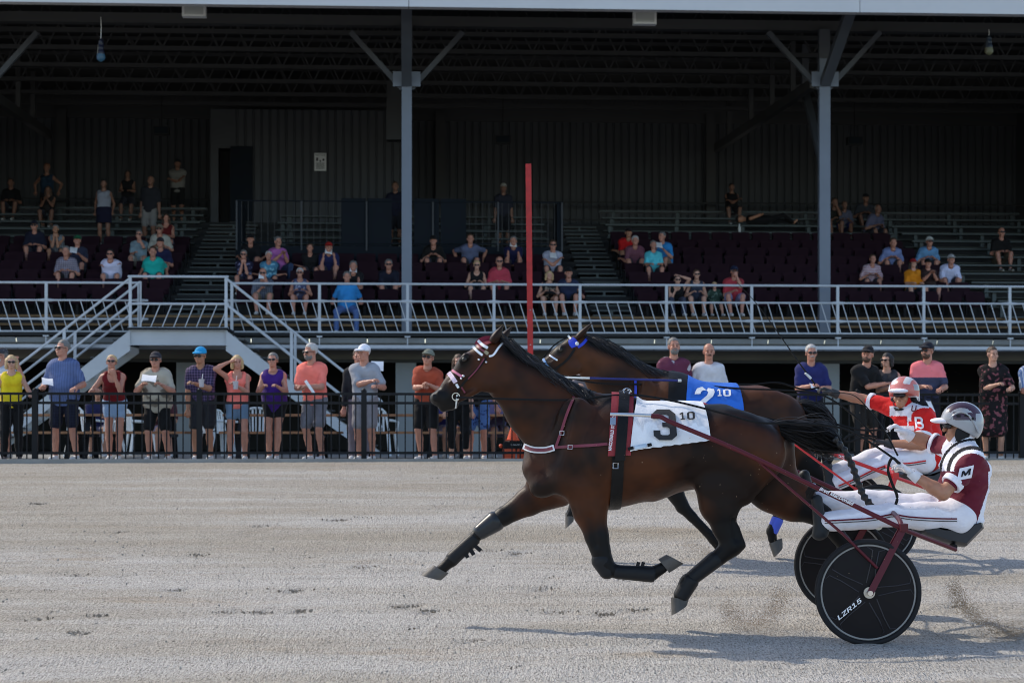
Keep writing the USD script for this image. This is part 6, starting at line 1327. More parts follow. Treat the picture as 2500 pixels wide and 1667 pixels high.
    pp('cheek_strap', d.strap([(1188, 872), (1168, 898), (1144, 922), (1128, 940), (1117, 962)], 6, .009), bk); pp('cheek_strap', d.strap([(1183, 874), (1164, 902), (1142, 926)], 3, .013), bg)
    pp('nose_band', d.strap([(1102, 903), (1115, 911), (1128, 920)], 6, .010), mat('pink_band', lin((205, 120, 145)), .7, .1, 9)); 
    pp('shadow_roll', d.strap([(1094, 908), (1104, 921), (1113, 935)], 11, .018, thick=.02), mat('fleece', lin((225, 205, 220)), .95, .1, 20, .5, 60)); pp('shadow_roll_tail', d.strap([(1113, 936), (1120, 948)], 6, .012, n=5), wh)
    pp('chin_strap', d.strap([(1116, 962), (1114, 984), (1112, 998)], 4, .010), M['plastic_white']); pp('throat_strap', d.strap([(1126, 944), (1136, 960)], 4, .012), bg)
    bit = d.hit([(1113, 968)], .012)[0]; pp('bit_ring', MB().tube([bit + .026 * np.array([math.cos(a), 0, math.sin(a)]) for a in np.linspace(0, 2 * math.pi, 17)], .005, 6), ch)
    for x, y in ((1169, 878), (1187, 884), (1126, 924), (1132, 918)): pp('stud', MB().sphere(d.hit([(x, y)], .012)[0], .010, 1), ch)
    nz = d.hit([(1061, 968)], -.001)[0]; q_ = trimesh.creation.icosphere(subdivisions=2); part(H1, 'nostril', MB().add(q_.vertices * [.016, .008, .019] + nz, q_.faces), M['rubber'], smooth=True, world=True)
    part(H1, 'mouth', d.strap([(1055, 987), (1066, 992), (1082, 991), (1102, 983)], 1.6, .002, thick=.002), M['leather'], world=True)
    # leg boots
    def boot(nm, a, b, ra, rb, dy, m, cut=True):
        A, B = P(*a, Y1 + dy), P(*b, Y1 + dy); lo, hi = np.minimum(A, B) - .12, np.maximum(A, B) + .12; q = SDF(lo, hi, .008); s_ = Y1 / F; q.cone(A, B, ra * s_, rb * s_, .02)
        n_ = unit(B - A)
        if cut: q.cut(n_, B + n_ * .025); q.cut(-n_, A - n_ * .025)
        pp(nm, q.mesh(), m, True)
    kb = mat('knee_boot', (0.014, 0.016, 0.019), .3, .1, 6, spec=0.4)
    boot('knee_boot', (1208, 1273), (1174, 1297), 26, 20, .13, kb, False); boot('shin_boot', (1156, 1316), (1106, 1362), 17, 18, .13, BOOT)
    boot('knee_boot', (1469, 1368), (1482, 1392), 25, 21, -.15, BOOT, False); boot('shin_boot', (1505, 1395), (1590, 1401), 17, 20, -.15, BOOT); boot('hock_boot', (1745, 1366), (1690, 1410), 21, 18, -.13, BOOT, False); boot('fetlock_boot', (1684, 1418), (1664, 1452), 22, 20, -.13, BOOT)
    for (x0, y0), (x1, y1) in (((1158, 1330), (1174, 1344)), ((1148, 1340), (1157, 1354)), ((1137, 1350), (1142, 1361))): pp('boot_tab', MB().beam(P(x0, y0, Y1 + .1), P(x1, y1, Y1 + .1), .012, .028, up=(1, 0, .6)), M['rubber'])
    for x in (1556, 1568): pp('boot_tab', MB().beam(P(x, 1384, Y1 - .17), P(x + 3, 1371, Y1 - .17), .012, .024, up=(1, 0, 0)), M['rubber'])
    # saddlecloth with the number
    c = thing('saddlecloth', 'white saddlecloth with black 3 and small 10 on the dark bay horse', 'saddlecloth', _loc[H1])
    part(c, 'cloth', d.wrap(lerp(1556, 1531), lerp(1712, 1724), lambda u: 1098 - 24 * u ** .8, 1070, .021, 30, 56, wave=.022), M['white_cloth'], smooth=True, world=True)
    part(c, 'number', d.shape(at_px(digits('3'), (1591, 999), (1648, 999), (1597, 1074)), .048, 4), M['ink'], world=True)
    part(c, 'small_number', d.shape(at_px(digits('1'), (1659, 1007), (1671, 1005), (1661, 1025)), .045, 3), M['ink'], world=True); part(c, 'small_number', d.shape(at_px(digits('0'), (1677, 1005), (1696, 1004), (1678, 1024)), .045, 3), M['ink'], world=True)
    part(c, 'buckle_strap', d.strap([(1532, 1096), (1548, 1092)], 8, .042, n=6), bk, world=True); part(c, 'buckle_strap', d.strap([(1580, 1087), (1592, 1084)], 8, .042, n=6), bk, world=True); part(c, 'buckle_plate', d.strap([(1548, 1092), (1580, 1086)], 9, .043, n=8), M['chrome'], world=True)
harness1()
def harness2():
    d = D2; bl = mat('blue_strap', lin((35, 60, 190)), .5, .1, 9); bk = M['leather']; ch = M['chrome']
    t = thing('harness', 'black and blue race harness on the bay horse behind', 'harness', _loc[H2]); pp = lambda n, m, mm, sm=40: part(t, n, m, mm, smooth=sm, world=True)
    pp('saddle_pad', d.wrap(lerp(1632, 1620), lerp(1678, 1664), lambda u: 1030, 1000, .02, 6, 30), bk); pp('girth', d.wrap(lerp(1645, 1640), lerp(1664, 1660), None, 1022, .012, 4, 50, full=True), bk)
    pp('neck_strap', d.strap([(1551, 925), (1552, 955), (1550, 995), (1545, 1050)], 6, .012), bl)
    pp('ear_hood', d.strap([(1392, 826), (1399, 836), (1404, 848)], [14, 24, 16], .010, across=5), bl); pp('hood_edge', d.strap([(1436, 822), (1424, 838), (1410, 848)], 7, .012), bl); pp('brow_trim', d.strap([(1386, 818), (1394, 828)], 5, .012, n=5), M['plastic_white'])
    pp('rosette', MB().sphere(d.hit([(1409, 839)], .014)[0], .018, 2), M['plastic_white'])
    pp('cheek_strap', d.strap([(1404, 850), (1390, 872), (1376, 886), (1362, 896), (1350, 910)], 6, .009), bk); pp('nose_band', d.strap([(1340, 866), (1352, 874), (1362, 880)], 4, .010), ch); pp('cheek_strap', d.strap([(1325, 874), (1336, 894), (1346, 908)], 6, .010), mat('pale_blue_strap', lin((70, 130, 190)), .5, .1, 9)); pp('overcheck', d.strap([(1386, 824), (1362, 836), (1340, 856), (1326, 876)], 3.5, .012), bk)
    bit = d.hit([(1347, 909)], .02)[0]; pp('bit_ring', MB().tube([bit + .026 * np.array([math.cos(a), 0, math.sin(a)]) for a in np.linspace(0, 2 * math.pi, 15)], .005, 6), ch)
    a, b, c_ = P(1340, 920, Y2 - .2), P(1440, 923, Y2 - .26), P(1655, 929, Y2 - .30)
    pp('head_pole', MB().tube([a, b], .009, 8), M['plastic_white']); pp('head_pole_sleeve', MB().tube([b, c_], .010, 8), mat('navy_sleeve', lin((24, 34, 100)), .5, .2, 9)); pp('pole_tip', MB().tube([c_, c_ + [.03, 0, 0]], .012, 8), M['plastic_white'])
    top = P(1660, 940, Y2); pp('terret_ring', MB().tube([top + np.array([0, -.06, .0]) + .025 * np.array([math.cos(x), 0, 1 + math.sin(x)]) for x in np.linspace(-1.6, 4.7, 14)], .005, 6), ch)
    q = SDF(P(1893, 1250, Y2 - .14) - .2, P(1893, 1310, Y2 - .14) + [.2, .2, .25], .01); q.cone(P(1897, 1270, Y2 - .14), P(1886, 1296, Y2 - .14), .055, .05, .01); pp('leg_bandage', q.mesh(), mat('blue_bandage', lin((75, 95, 200)), .8, .1, 9), True)
    c = thing('saddlecloth', 'blue saddlecloth with white 2 and small 10 on the bay horse behind', 'saddlecloth', _loc[H2])
    part(c, 'cloth', d.wrap(lerp(1680, 1664), lerp(1795, 1806), lambda u: 1012 - 12 * u, 995, .02, 26, 50, wave=.02), mat('blue_saddlecloth', lin((30, 102, 200)), .8, .05, 9, .3, 12), smooth=True, world=True)
    part(c, 'number', d.shape(at_px(digits('2'), (1696, 945), (1745, 942), (1696, 998)), .045, 4), M['paper'], world=True)
    part(c, 'small_number', d.shape(at_px(digits('1'), (1751, 949), (1761, 948), (1752, 967)), .042, 3), M['paper'], world=True); part(c, 'small_number', d.shape(at_px(digits('0'), (1765, 949), (1784, 949), (1766, 967)), .042, 3), M['paper'], world=True)
harness2()
# ------------------------------------------------------------------ sulkies, drivers, reins, flying dirt
def mirror(p, Yc, bank=.072, skew=.045):
    d = 2 * (Yc - p[1]); return np.array([p[0] + skew * d, p[1] + d, p[2] + bank * d])
def wheel(t, hub, R, spin, frame_m, lettered, face=-1):
    w = part(t, 'wheel', _lathe([(0.0, -.020), (.05, -.024), (.18, -.017), (R - .047, -.006), (R - .047, .006), (.18, .017), (.05, .024), (0, .020)], hub, 48), mat('dark_wheel_disc', (0.0065, 0.005, 0.006), .5, .2, 6, spec=0.2), smooth=35, world=True)
    th = np.linspace(0, 2 * math.pi, 65); ring = lambda r: hub + r * np.stack([np.cos(th), 0 * th, np.sin(th)], 1)
    part(w, 'tyre', tube(ring(R - .019), .0195, 10, cap=False), M['rubber'], smooth=True, world=True)
    part(w, 'rim', tube(ring(R - .043), .0085, 8, cap=False), mat('rim_grey', (0.24, 0.235, 0.225), .4, .1, 5), smooth=True, world=True)
    for k in range(5):
        a = math.radians(spin + 72 * k); d = np.array([math.cos(a), 0, math.sin(a)]); n = np.array([-d[2], 0, d[0]])
        for e in (-1, 1):
            b = MB().tube([hub + d * .06 + n * e * .028 + [0, face * .022, 0], hub + d * .2 + n * e * .018 + [0, face * .0165, 0], hub + d * (R - .075) + n * e * .022 + [0, face * .009, 0], hub + d * (R - .06) + n * e * .06 + [0, face * .006, 0]], [.004, .0045, .0045, .002], 6)
            part(w, 'spoke_edge', b, mat('spoke_sheen', (0.02, 0.018, 0.022), .35, .1, 5), smooth=True, world=True)
    part(w, 'hub', MB().tube([hub + [0, -.045, 0], hub + [0, .045, 0]], .038, 18), mat('hub_metal', (.5, .47, .42), .35, .1, 5, metal=.8), smooth=40, world=True)
    part(w, 'axle_cap', MB().tube([hub + [0, -.085, 0], hub + [0, -.04, 0]], .017, 12), M['chrome'], smooth=40, world=True)
    if lettered:
        tm = meshkit.text_mesh('LZR15', .027, .002, True); v = tm.vertices.copy(); v[:, 0] += v[:, 1] * .2; a = math.radians(39); e = np.array([math.cos(a), 0, math.sin(a)]); n = np.array([-e[2], 0, e[0]])
        o = hub + np.array([-.203, -.026, -.186]); W = o + v[:, :1] * 1.75 * e + v[:, 1:2] * n + np.array([0, -1.0, 0]) * v[:, 2:3]
        part(w, 'lettering', (W, tm.faces[:, ::-1] if np.linalg.det(np.stack([e, n, [0, -1.0, 0]], 1)) < 0 else tm.faces), M['paper'], world=True)
def _lathe(prof, hub, n):
    pr_ = np.array(prof); th = np.arange(n + 1) / n * 2 * math.pi
    V = hub + np.stack([np.outer(np.cos(th), pr_[:, 0]), np.outer(np.ones(n + 1), pr_[:, 1]), np.outer(np.sin(th), pr_[:, 0])], -1); v, f = grid_mesh(V); return v, f
def make_sulky(label, Yc, Yn, hub, R, shaft, strut, joint, rail_end, seat, m, spin, lettered, script, bank, skew, foot):
    base = P(hub[0], hub[1], Yc); base[2] = track_z(Yc); t = thing('sulky', label, 'sulky', base); mr = lambda p: mirror(p, Yc, bank, skew)
    pp = lambda n_, me, mm, sm=40: part(t, n_, me, mm, smooth=sm, world=True)
    H = P(*hub, Yn); J = P(*joint, Yn + .03)
    for far in (0, 1):
        g = (lambda p: mr(p)) if far else (lambda p: p)
        sp = spline([P(x, y, Yc + dy) for x, y, dy in shaft] , 60)
        pp('shaft', MB().tube([g(p) for p in sp], .0165, 10), m)
        st = [P(x, y, Yc + dy) for x, y, dy in strut]; pp('brace', MB().tube([g(p) for p in st], .0095, 8), m)
        pp('seat_rail', MB().tube([g(J), g(P(*rail_end, Yc - .24))], .0155, 8), m)
        for oy in (-.052, .052): pp('fork', MB().beam(g(J + [0, oy * .5, .0]), g(H + [0, oy, -.01]), .012, .044, up=(1, 0, .5)), m)
        pp('fork_crown', MB().beam(g(J + [.004, -.045, .012]), g(J + [.004, .045, .012]), .05, .05), m)
        tip = P(shaft[0][0], shaft[0][1], Yc + shaft[0][2]); pp('shaft_tip', MB().tube([g(tip + [-.28, .01, .012]), g(tip + [-.1, .005, .006]), g(tip)], [.012, .013, .014], 10), M['chrome'])
        wheel(t, g(H), R, spin + far * 20, m, lettered and not far)
        fx = P(foot[0], foot[1], Yc - .3); pp('stirrup', MB().beam(g(fx), g(fx + [-.02, .09, -.06]), .03, .05).box(*[0] * 6) if False else MB().beam(g(fx), g(fx + [-.02, .09, -.06]), .03, .05), M['rubber']); pp('stirrup_bolt', MB().sphere(g(fx + [.0, -.02, .01]), .018, 2), M['chrome'])
    arch = spline([J, J + (mr(J) - J) * .12 + [0, 0, .05], (J + mr(J)) / 2 + [0, 0, .07], J + (mr(J) - J) * .88 + [0, 0, .05], mr(J)], 24); pp('arch', MB().tube(arch, .017, 10), m)
    re = P(*rail_end, Yc - .24); pp('seat_cross_bar', MB().tube([re + [0, 0, .02], mr(re) + [0, 0, .02]], .014, 8), M['rubber'])
    poly = Polygon(seat).buffer(2).simplify(.3); n = 11; ring = np.array(poly.exterior.coords)[:-1]; V = []
    for q in np.linspace(-1, 1, n):
        k = math.sqrt(max(0, 1 - abs(q) ** 6)) * .5 + .5; c = ring.mean(0); V.append([P(*(c + (r_ - c) * (1 if abs(q) < .9 else .9)), Yc) + [0, q * .19, .03 * q * q] for r_ in np.vstack([ring, ring[:1]])])
    v, f = grid_mesh(np.array(V)); caps = []
    for i, e in ((0, -1), (n - 1, 1)):
        idx = np.arange(len(ring)) + i * (len(ring) + 1); c = len(v); v = np.vstack([v, v[idx].mean(0)]); caps.append(np.stack([np.full(len(idx), c), idx, np.roll(idx, -1)], 1)[:, ::(1 if e > 0 else -1)])
    pp('seat', (v, np.vstack([f] + caps)), mat('seat_vinyl', (.012, .014, .02), .4, .1, 5), 40)
    if script:
        a, b, txt = script; tm = meshkit.text_mesh(txt, 1.0, .01, True); vv = tm.vertices; L = vv[:, 0].max(); A, B = P(*a, Yc + script_dy(shaft, a) - .0185), P(*b, Yc + script_dy(shaft, b) - .0185)
        e = (B - A); n = unit(np.cross(e, [0, 1.0, 0])) ; n = n if n[2] > 0 else -n; W = A + vv[:, :1] / L * e + (vv[:, 1:2] - .4) * n * .022 + vv[:, 1:2] * .006 * unit(e) + np.array([0, -.0015, 0]) * vv[:, 2:3] / .01
        pp('lettering', (W, tm.faces), M['paper'], False)
    return t, H, J
def script_dy(shaft, a):
    s = np.array(shaft); return float(np.interp(a[0], s[:, 0], s[:, 2]))
red1 = mat('burgundy_frame', (0.080, 0.008, 0.014), .38, .15, 4, coat=.1, spec=.3); red2 = mat('red_frame', (0.52, 0.02, 0.02), .3, .08, 4, coat=.3)
SK1, HUB1, J1 = make_sulky('burgundy sulky with dark disc wheels behind the dark bay horse', Y1, 12.40, (2119.5, 1445), .356,
    [(1590, 1015, -.37), (1614, 1018, -.38), (1645, 1033, -.39), (1800, 1098, -.44), (2000, 1193, -.53), (2203, 1290, -.62)], [(1852, 1126, -.45), (1900, 1168, -.48), (2059, 1304, -.66), (2142, 1386, -.68)], (2203, 1291), (2333, 1341),
    [(2236, 1289), (2290, 1303), (2335, 1304), (2384, 1282), (2387, 1292), (2347, 1333), (2300, 1325), (2240, 1303)], red1, 80, True, ((2000, 1192), (2082, 1230), 'Brett MacDonald'), .072, .045, (1985, 1188))
SK2, HUB2, J2 = make_sulky('bright red sulky behind the bay horse', Y2, 16.08, (2142, 1282), .354,
    [(1690, 982, -.37), (1712, 985, -.38), (1740, 995, -.39), (1893, 1051, -.46), (1999, 1095, -.53), (2184, 1163, -.64)], [(1900, 1056, -.46), (1938, 1083, -.50), (2096, 1199, -.64), (2135, 1240, -.72)], (2184, 1164), (2300, 1205),
    [(2200, 1160), (2240, 1170), (2270, 1170), (2304, 1152), (2306, 1160), (2280, 1186), (2245, 1182), (2204, 1170)], red2, 40, False, ((2046, 1112), (2072, 1122), 'PATTI KEY'), .07, -.01, (2030, 1115))

def driver(label, Yc, J, cols, head_yaw, head_px, key, sfh=.0095):
    """J: joint -> (px x, px y, dy)"""
    W = {k: P(x, y, Yc + dy) for k, (x, y, dy) in J.items()}
    pts = np.array(list(W.values())); lo, hi = pts.min(0) - .26, pts.max(0) + .32
    base = W['pelvis'].copy(); base[2] = track_z(Yc); t = thing('person', label, 'person', base)
    pp = lambda n_, me, mm, sm=True, par=None: part(par or t, n_, me, mm, smooth=sm, world=True)
    ax = unit(W['shoulder_n'] - W['shoulder_f'])
    def torso(s, g):
        for e in (-1, 1):
            s.cone(W['pelvis'] + ax * e * .06 * -1, W['chest'] - ax * e * .08, .118 + g, .122 + g, .07)
        for k in ('n', 'f'): s.cone(W['chest'], W['shoulder_' + k] + (W['chest'] - W['shoulder_' + k]) * .15, .095 + g, .062 + g, .06)
        s.cone(W['shoulder_n'], W['neck'], .055 + g, .06 + g, .05).cone(W['shoulder_f'], W['neck'], .055 + g, .06 + g, .05)
    s = SDF(lo, hi, sfh * 1.3); torso(s, -.008)
    s.cone(W['neck'], W['head'] - [0, 0, .06], .058, .055, .03)
    for k in ('n', 'f'):
        s.cone(W['shoulder_' + k], W['elbow_' + k], .054, .045, .03); m = W['elbow_' + k] + (W['wrist_' + k] - W['elbow_' + k]) * .3
        s.cone(W['elbow_' + k], m, .046, .047, .02).cone(m, W['wrist_' + k], .047, .03, .02)
        s.cone(W['hip_' + k], W['knee_' + k], .085, .055, .04).cone(W['knee_' + k], W['ankle_' + k], .054, .036, .03)
    R = rotz(head_yaw) @ rotx(-.05)
    pp('body', join(s.mesh(), placed('head_hi', W['head'], R, 1.02)), SKIN[1])
    j = SDF(lo, hi, sfh); torso(j, .017); j.cone(W['pelvis'], W['pelvis'] + (W['pelvis'] - W['chest']) * .1, .135, .135, .05)
    for k in ('n', 'f'): j.cone(W['shoulder_' + k], W['shoulder_' + k] + (W['elbow_' + k] - W['shoulder_' + k]) * .62, .072, .068, .03)
    j.cone(W['neck'], W['neck'] + unit(W['head'] - W['neck']) * .07, .074, .070, .02); j.rough(.020, np.array([9., 9, 17]), 3)
    jm = j.mesh(); cls = split(jm, lambda c: key(np.stack([CX + c[:, 0] / c[:, 1] * F, YH + (CAMZ - c[:, 2]) / c[:, 1] * F], 1), c))
    for k_, m_ in cls.items(): pp(('jacket', 'jacket_yoke', 'jacket_stripe', 'sleeve_cuff')[k_], m_, cols[k_])
    for k in ('n', 'f'):
        c = W['shoulder_' + k] + (W['elbow_' + k] - W['shoulder_' + k]) * .60; e = W['shoulder_' + k] + (W['elbow_' + k] - W['shoulder_' + k]) * .74
        pp('sleeve_cuff', tube([c, c + (e - c) * .1, e], [.070, .078, .076], 18), cols[1], 40)
    p = SDF(lo, hi, sfh); p.cone(W['hip_n'], W['hip_f'], .135, .135, .06).cone(W['pelvis'], W['pelvis'] + (W['chest'] - W['pelvis']) * .25, .13, .115, .06)
    for k in ('n', 'f'):
        p.cone(W['hip_' + k], W['hip_' + k] + (W['knee_' + k] - W['hip_' + k]) * .5, .108, .094, .04).cone(W['hip_' + k] + (W['knee_' + k] - W['hip_' + k]) * .5, W['knee_' + k], .094, .080, .04)
        m = W['knee_' + k] + (W['ankle_' + k] - W['knee_' + k]) * .35; p.cone(W['knee_' + k], m, .080, .080, .03).cone(m, W['ankle_' + k], .080, .066, .03)
    p.rough(.011, np.array([9., 5, 6]), 7); pp('trousers', p.mesh(), mat('white_trousers', lin((228, 226, 234)), .8, .05, 14, .35, 18))
    for k in ('n', 'f'):
        q = SDF(W['boot_' + k] - .3, W['boot_' + k] + .3, .0085); q.cone(W['heel_' + k], W['boot_' + k], .046, .040, .03).cone(W['heel_' + k], W['ankle_' + k], .046, .048, .03).cone(W['heel_' + k] + [-.015, 0, -.02], W['heel_' + k] + [-.015, 0, .0], .045, .04, .02); q.rough(.006, 20)
        pp('boot', q.mesh(), mat('black_boot', (.014, .016, .019), .5, .2, 7, .1, 40, spec=0.3))
        g = [cols[4], cols[5]][k == 'f']; d = unit(W['hand_' + k] - W['wrist_' + k]); y = unit(np.cross([0, 0, 1.0], d)) * (-1 if k == 'n' else 1); z = np.cross(d, y); z = z if z[2] > 0 else -z
        Rm = np.stack([d, y, z], 1); v, f = placed('hand_hi', W['wrist_' + k], Rm, 1.18); pp('glove', join((v, f if np.linalg.det(Rm) > 0 else f[:, ::-1]), tube([W['wrist_' + k] - d * .05, W['wrist_' + k] + d * .03], [.042, .036], 12)), g)
    # helmet
    hc = W['head'] + R @ [0, .005, .045]; hs = 1.0
    q = SDF(hc - .24, hc + .24, .0075)
    Rt = R.T; q.ell(hc, (.122, .148, .128), .01, R=Rt); q.ell(hc + R @ [0, .03, -.06], (.108, .105, .10), .05, R=Rt)
    q.cut(R @ np.array([0, -.45, -1.0]), hc + R @ [0, -.0, -.075]); q.cut(R @ np.array([0, -1.0, -.9]), hc + R @ [0, -.11, -.03])
    def hk(c):
        l = (c - hc) @ R; ax_ = np.abs(l[:, 0]); r = np.zeros(len(l), int)
        r[(ax_ > .038) & (ax_ < .096) & (l[:, 2] > .048) & (l[:, 1] > -.11)] = 3
        r[(ax_ > .084) & (l[:, 2] > -.004) & (l[:, 2] < .050) & (l[:, 1] > -.07) & (l[:, 1] < .085)] = 2
        r[l[:, 2] < -.055] = 1
        return r
    hm = split(q.mesh(), hk); root = None
    for k_, m_ in hm.items():
        n_ = ('helmet', 'helmet_rim', 'helmet_vent_panel', 'helmet_stripe')[k_]; r_ = pp(n_, m_, cols[6 + k_], True)
    for e in (-1, 1):
        for a, b in (((-.055, .012), (-.015, .045)), ((-.0, .03), (.04, .045)), ((.05, .0), (.075, .03))):
            o = hc + R @ [e * .118, (a[0] + b[0]) / 2, (a[1] + b[1]) / 2 - .005]; pp('helmet_vent', MB().add(_BV * [.012, abs(b[0] - a[0]) * .7, .018] @ R.T + o, _BF), M['rubber'], False)
        o = hc + R @ [e * .115, .0, .0]; arc = [hc + R @ np.array([e * (.119 - .02 * abs(u) ** 2), -.09 + .2 * (u + 1) / 2, .052 - .09 * (u + .25) ** 2]) for u in np.linspace(-1, 1, 12)]; pp('helmet_ridge', MB().tube(arc, .008, 6), cols[7])
    q = SDF(hc - .3, hc + .3, .0075); q.ell(hc + R @ [0, -.125, -.012], (.085, .095, .022), .01, R=Rt); q.cut(R @ np.array([0, 1.0, 0]), hc + R @ [0, -.10, 0]); pp('helmet_peak', q.mesh(), cols[1])
    for e in (-1, 1):
        q = SDF(hc - .3, hc + .3, .0075); q.ell(hc + R @ [e * .085, .0, -.105], (.022, .055, .065), .01, R=Rt); pp('ear_pad', q.mesh(), M['rubber'])
    pp('chin_strap', MB().tube([hc + R @ [.09, -.02, -.14], hc + R @ [.045, -.06, -.175], hc + R @ [-.045, -.06, -.175], hc + R @ [-.09, -.02, -.14]], .011, 6), M['rubber'])
    q = SDF(hc - .3, hc + .3, .0075); q.ell(hc + R @ [0, -.075, -.045], (.082, .055, .028), .01, R=Rt); q.cut(R @ np.array([0, 1.0, 0]), hc + R @ [0, -.075, 0]); pp('goggles', q.mesh(), LENS)
    return t, W, Drape(j, Yc, .6), Drape(p, Yc, .6)
wht = cloth((226, 226, 236)); mrn = cloth((98, 26, 44)); blk = cloth((24, 24, 32)); rdc = cloth((205, 30, 30)); glw = cloth((215, 212, 215)); glb = mat('black_glove', (.02, .02, .022), .6, .1, 9)
sil = mat('helmet_silver', (.31, .32, .34), .22, .06, 4, coat=.5); drk = mat('helmet_dark_maroon', (.035, .012, .022), .2, .1, 4, coat=.6); wsh = mat('helmet_white', (.62, .62, .64), .25, .05, 4, coat=.5); rsh = mat('helmet_pale_red', (.52, .15, .13), .25, .2, 14, coat=.5)
def key1(q, c):
    near = c[:, 1] < Y1 + .05
    d = np.hypot(q[:, 0] - 2373, q[:, 1] - 1150); up = (q[:, 1] < 1150)
    r = np.zeros(len(q), int)
    yoke = up & (d > 44)
    r[yoke] = 1
    r[yoke & (d > 53) & (d < 62)] = 2; r[yoke & (d > 74) & (d < 80) & (q[:, 0] < 2400)] = 2
    r[(q[:, 0] > 2413 - .33 * np.maximum(q[:, 1] - 1190, 0)) & (q[:, 1] >= 1150)] = 1
    r[(q[:, 0] < 2325) & (q[:, 1] < 1108) & (c[:, 1] > Y1 + .08)] = 0
    return r
DR1, W1, DJ1, DP1 = driver('driver in a maroon and white jacket and silver helmet on the burgundy sulky', Y1, dict(
    pelvis=(2344, 1250, 0), chest=(2357, 1150, 0), neck=(2352, 1082, .0), head=(2346, 1040, .0), shoulder_n=(2376, 1122, -.18), shoulder_f=(2318, 1094, .16), elbow_n=(2302, 1205, -.27), wrist_n=(2230, 1158, -.20), hand_n=(2200, 1134, -.18),
    elbow_f=(2262, 1077, .27), wrist_f=(2212, 1058, .22), hand_f=(2185, 1040, .2), hip_n=(2338, 1262, -.10), hip_f=(2338, 1252, .10), knee_n=(2174, 1256, -.17), knee_f=(2168, 1226, .14), ankle_n=(2020, 1274, -.22), ankle_f=(2000, 1222, .24),
    heel_n=(2004, 1296, -.22), boot_n=(1994, 1220, -.22), heel_f=(1980, 1240, .24), boot_f=(1964, 1160, .24)), [mrn, wht, blk, wht, glw, glw, sil, sil, drk, drk], -1.72, None, key1)
def dress1():
    pp = lambda n_, me, mm: part(DR1, n_, me, mm, smooth=False, world=True)
    s1 = [(2012, 1271), (2070, 1268), (2129, 1264), (2165, 1257), (2184, 1255), (2220, 1261), (2280, 1265), (2338, 1266)]
    pp('trouser_stripe', DP1.strap(s1, 3.6, .006), mrn); pp('trouser_stripe', DP1.strap([(x, y + 6) for x, y in s1], 1.8, .006), blk)
    q = Polygon([(2343, 1143), (2378, 1135), (2372, 1166), (2336, 1173)]); pp('sleeve_patch', DJ1.shape(q, .010, 6), wht)
    M_ = Polygon([(2346, 1164), (2349, 1150), (2354, 1148), (2358, 1155), (2366, 1144), (2371, 1143), (2369, 1158), (2364, 1160), (2365, 1152), (2358, 1161), (2355, 1161), (2352, 1155), (2350, 1163)]); pp('letter', DJ1.shape(M_, .016, 4), blk)
dress1()
def key2(q, c):
    r = np.zeros(len(q), int)
    d = np.hypot(q[:, 0] - 2258, q[:, 1] - 1035)
    r[(q[:, 1] < 1030 - .2 * (q[:, 0] - 2215)) & (q[:, 1] > 992) & (q[:, 0] > 2172)] = 1
    r[(d < 40) & (q[:, 0] > 2225)] = 0
    r[(d >= 40) & (d < 62) & (q[:, 1] < 1045) & (q[:, 0] > 2200)] = 1
    r[(q[:, 0] < 2215) & (q[:, 1] > 1015) & (q[:, 1] < 1040)] = 0
    r[(q[:, 0] < 2232) & (q[:, 1] > 1040)] = 1
    r[q[:, 0] > 2268 + .0 * q[:, 1]] = 0
    return r
DR2, W2, DJ2, DP2 = driver('driver in a red and white jacket with an outstretched arm on the bright red sulky', Y2, dict(
    pelvis=(2258, 1108, 0), chest=(2242, 1042, 0), neck=(2216, 998, .0), head=(2206, 965, .0), shoulder_n=(2262, 1016, -.17), shoulder_f=(2172, 990, .15), elbow_n=(2250, 1086, -.27), wrist_n=(2168, 1082, -.16), hand_n=(2144, 1076, -.14),
    elbow_f=(2105, 974, .30), wrist_f=(2034, 959, .26), hand_f=(2000, 944, .24), hip_n=(2252, 1122, -.10), hip_f=(2252, 1116, .10), knee_n=(2172, 1125, -.20), knee_f=(2164, 1106, .16), ankle_n=(2046, 1176, -.22), ankle_f=(2040, 1150, .24),
    heel_n=(2026, 1186, -.22), boot_n=(2018, 1134, -.22), heel_f=(2024, 1164, .24), boot_f=(2016, 1112, .24)), [rdc, wht, blk, wht, glb, glb, rsh, wsh, sil, wsh], -.62, None, key2, .0105)
def dress2():
    pp = lambda n_, me, mm: part(DR2, n_, me, mm, smooth=False, world=True)
    s1 = [(2046, 1186), (2090, 1168), (2130, 1148), (2175, 1132)]; pp('trouser_stripe', DP2.strap(s1, 3.4, .008), rdc); pp('trouser_stripe', DP2.strap([(x + 1, y + 5) for x, y in s1], 1.8, .008), blk)
    s1 = [(2190, 1132), (2225, 1130), (2262, 1124)]; pp('trouser_stripe', DP2.strap(s1, 3.4, .008), rdc); pp('trouser_stripe', DP2.strap([(x, y + 5) for x, y in s1], 1.8, .008), blk)
    def let(ch, x0, y0, hgt, sk, m):
        tm = meshkit.text_mesh(ch, 1.0, .01, True); v = tm.vertices; k = tm.face_normals[:, 2] > .5; q = np.stack([x0 + hgt * (v[:, 0] + sk * v[:, 1]), y0 - hgt * v[:, 1]], 1); Wd = DJ2.hit(q, .012); f = tm.faces[k]; nn = np.cross(Wd[f[:, 1]] - Wd[f[:, 0]], Wd[f[:, 2]] - Wd[f[:, 0]]); pp('letter', (Wd, np.where((nn[:, 1] > 0)[:, None], f[:, ::-1], f)), m)
    let('U', 2222, 1004, 14, .2, mrn); let('C', 2180, 992, 13, -.2, mrn); let('B', 2232, 1046, 28, -.1, wht)
dress2()
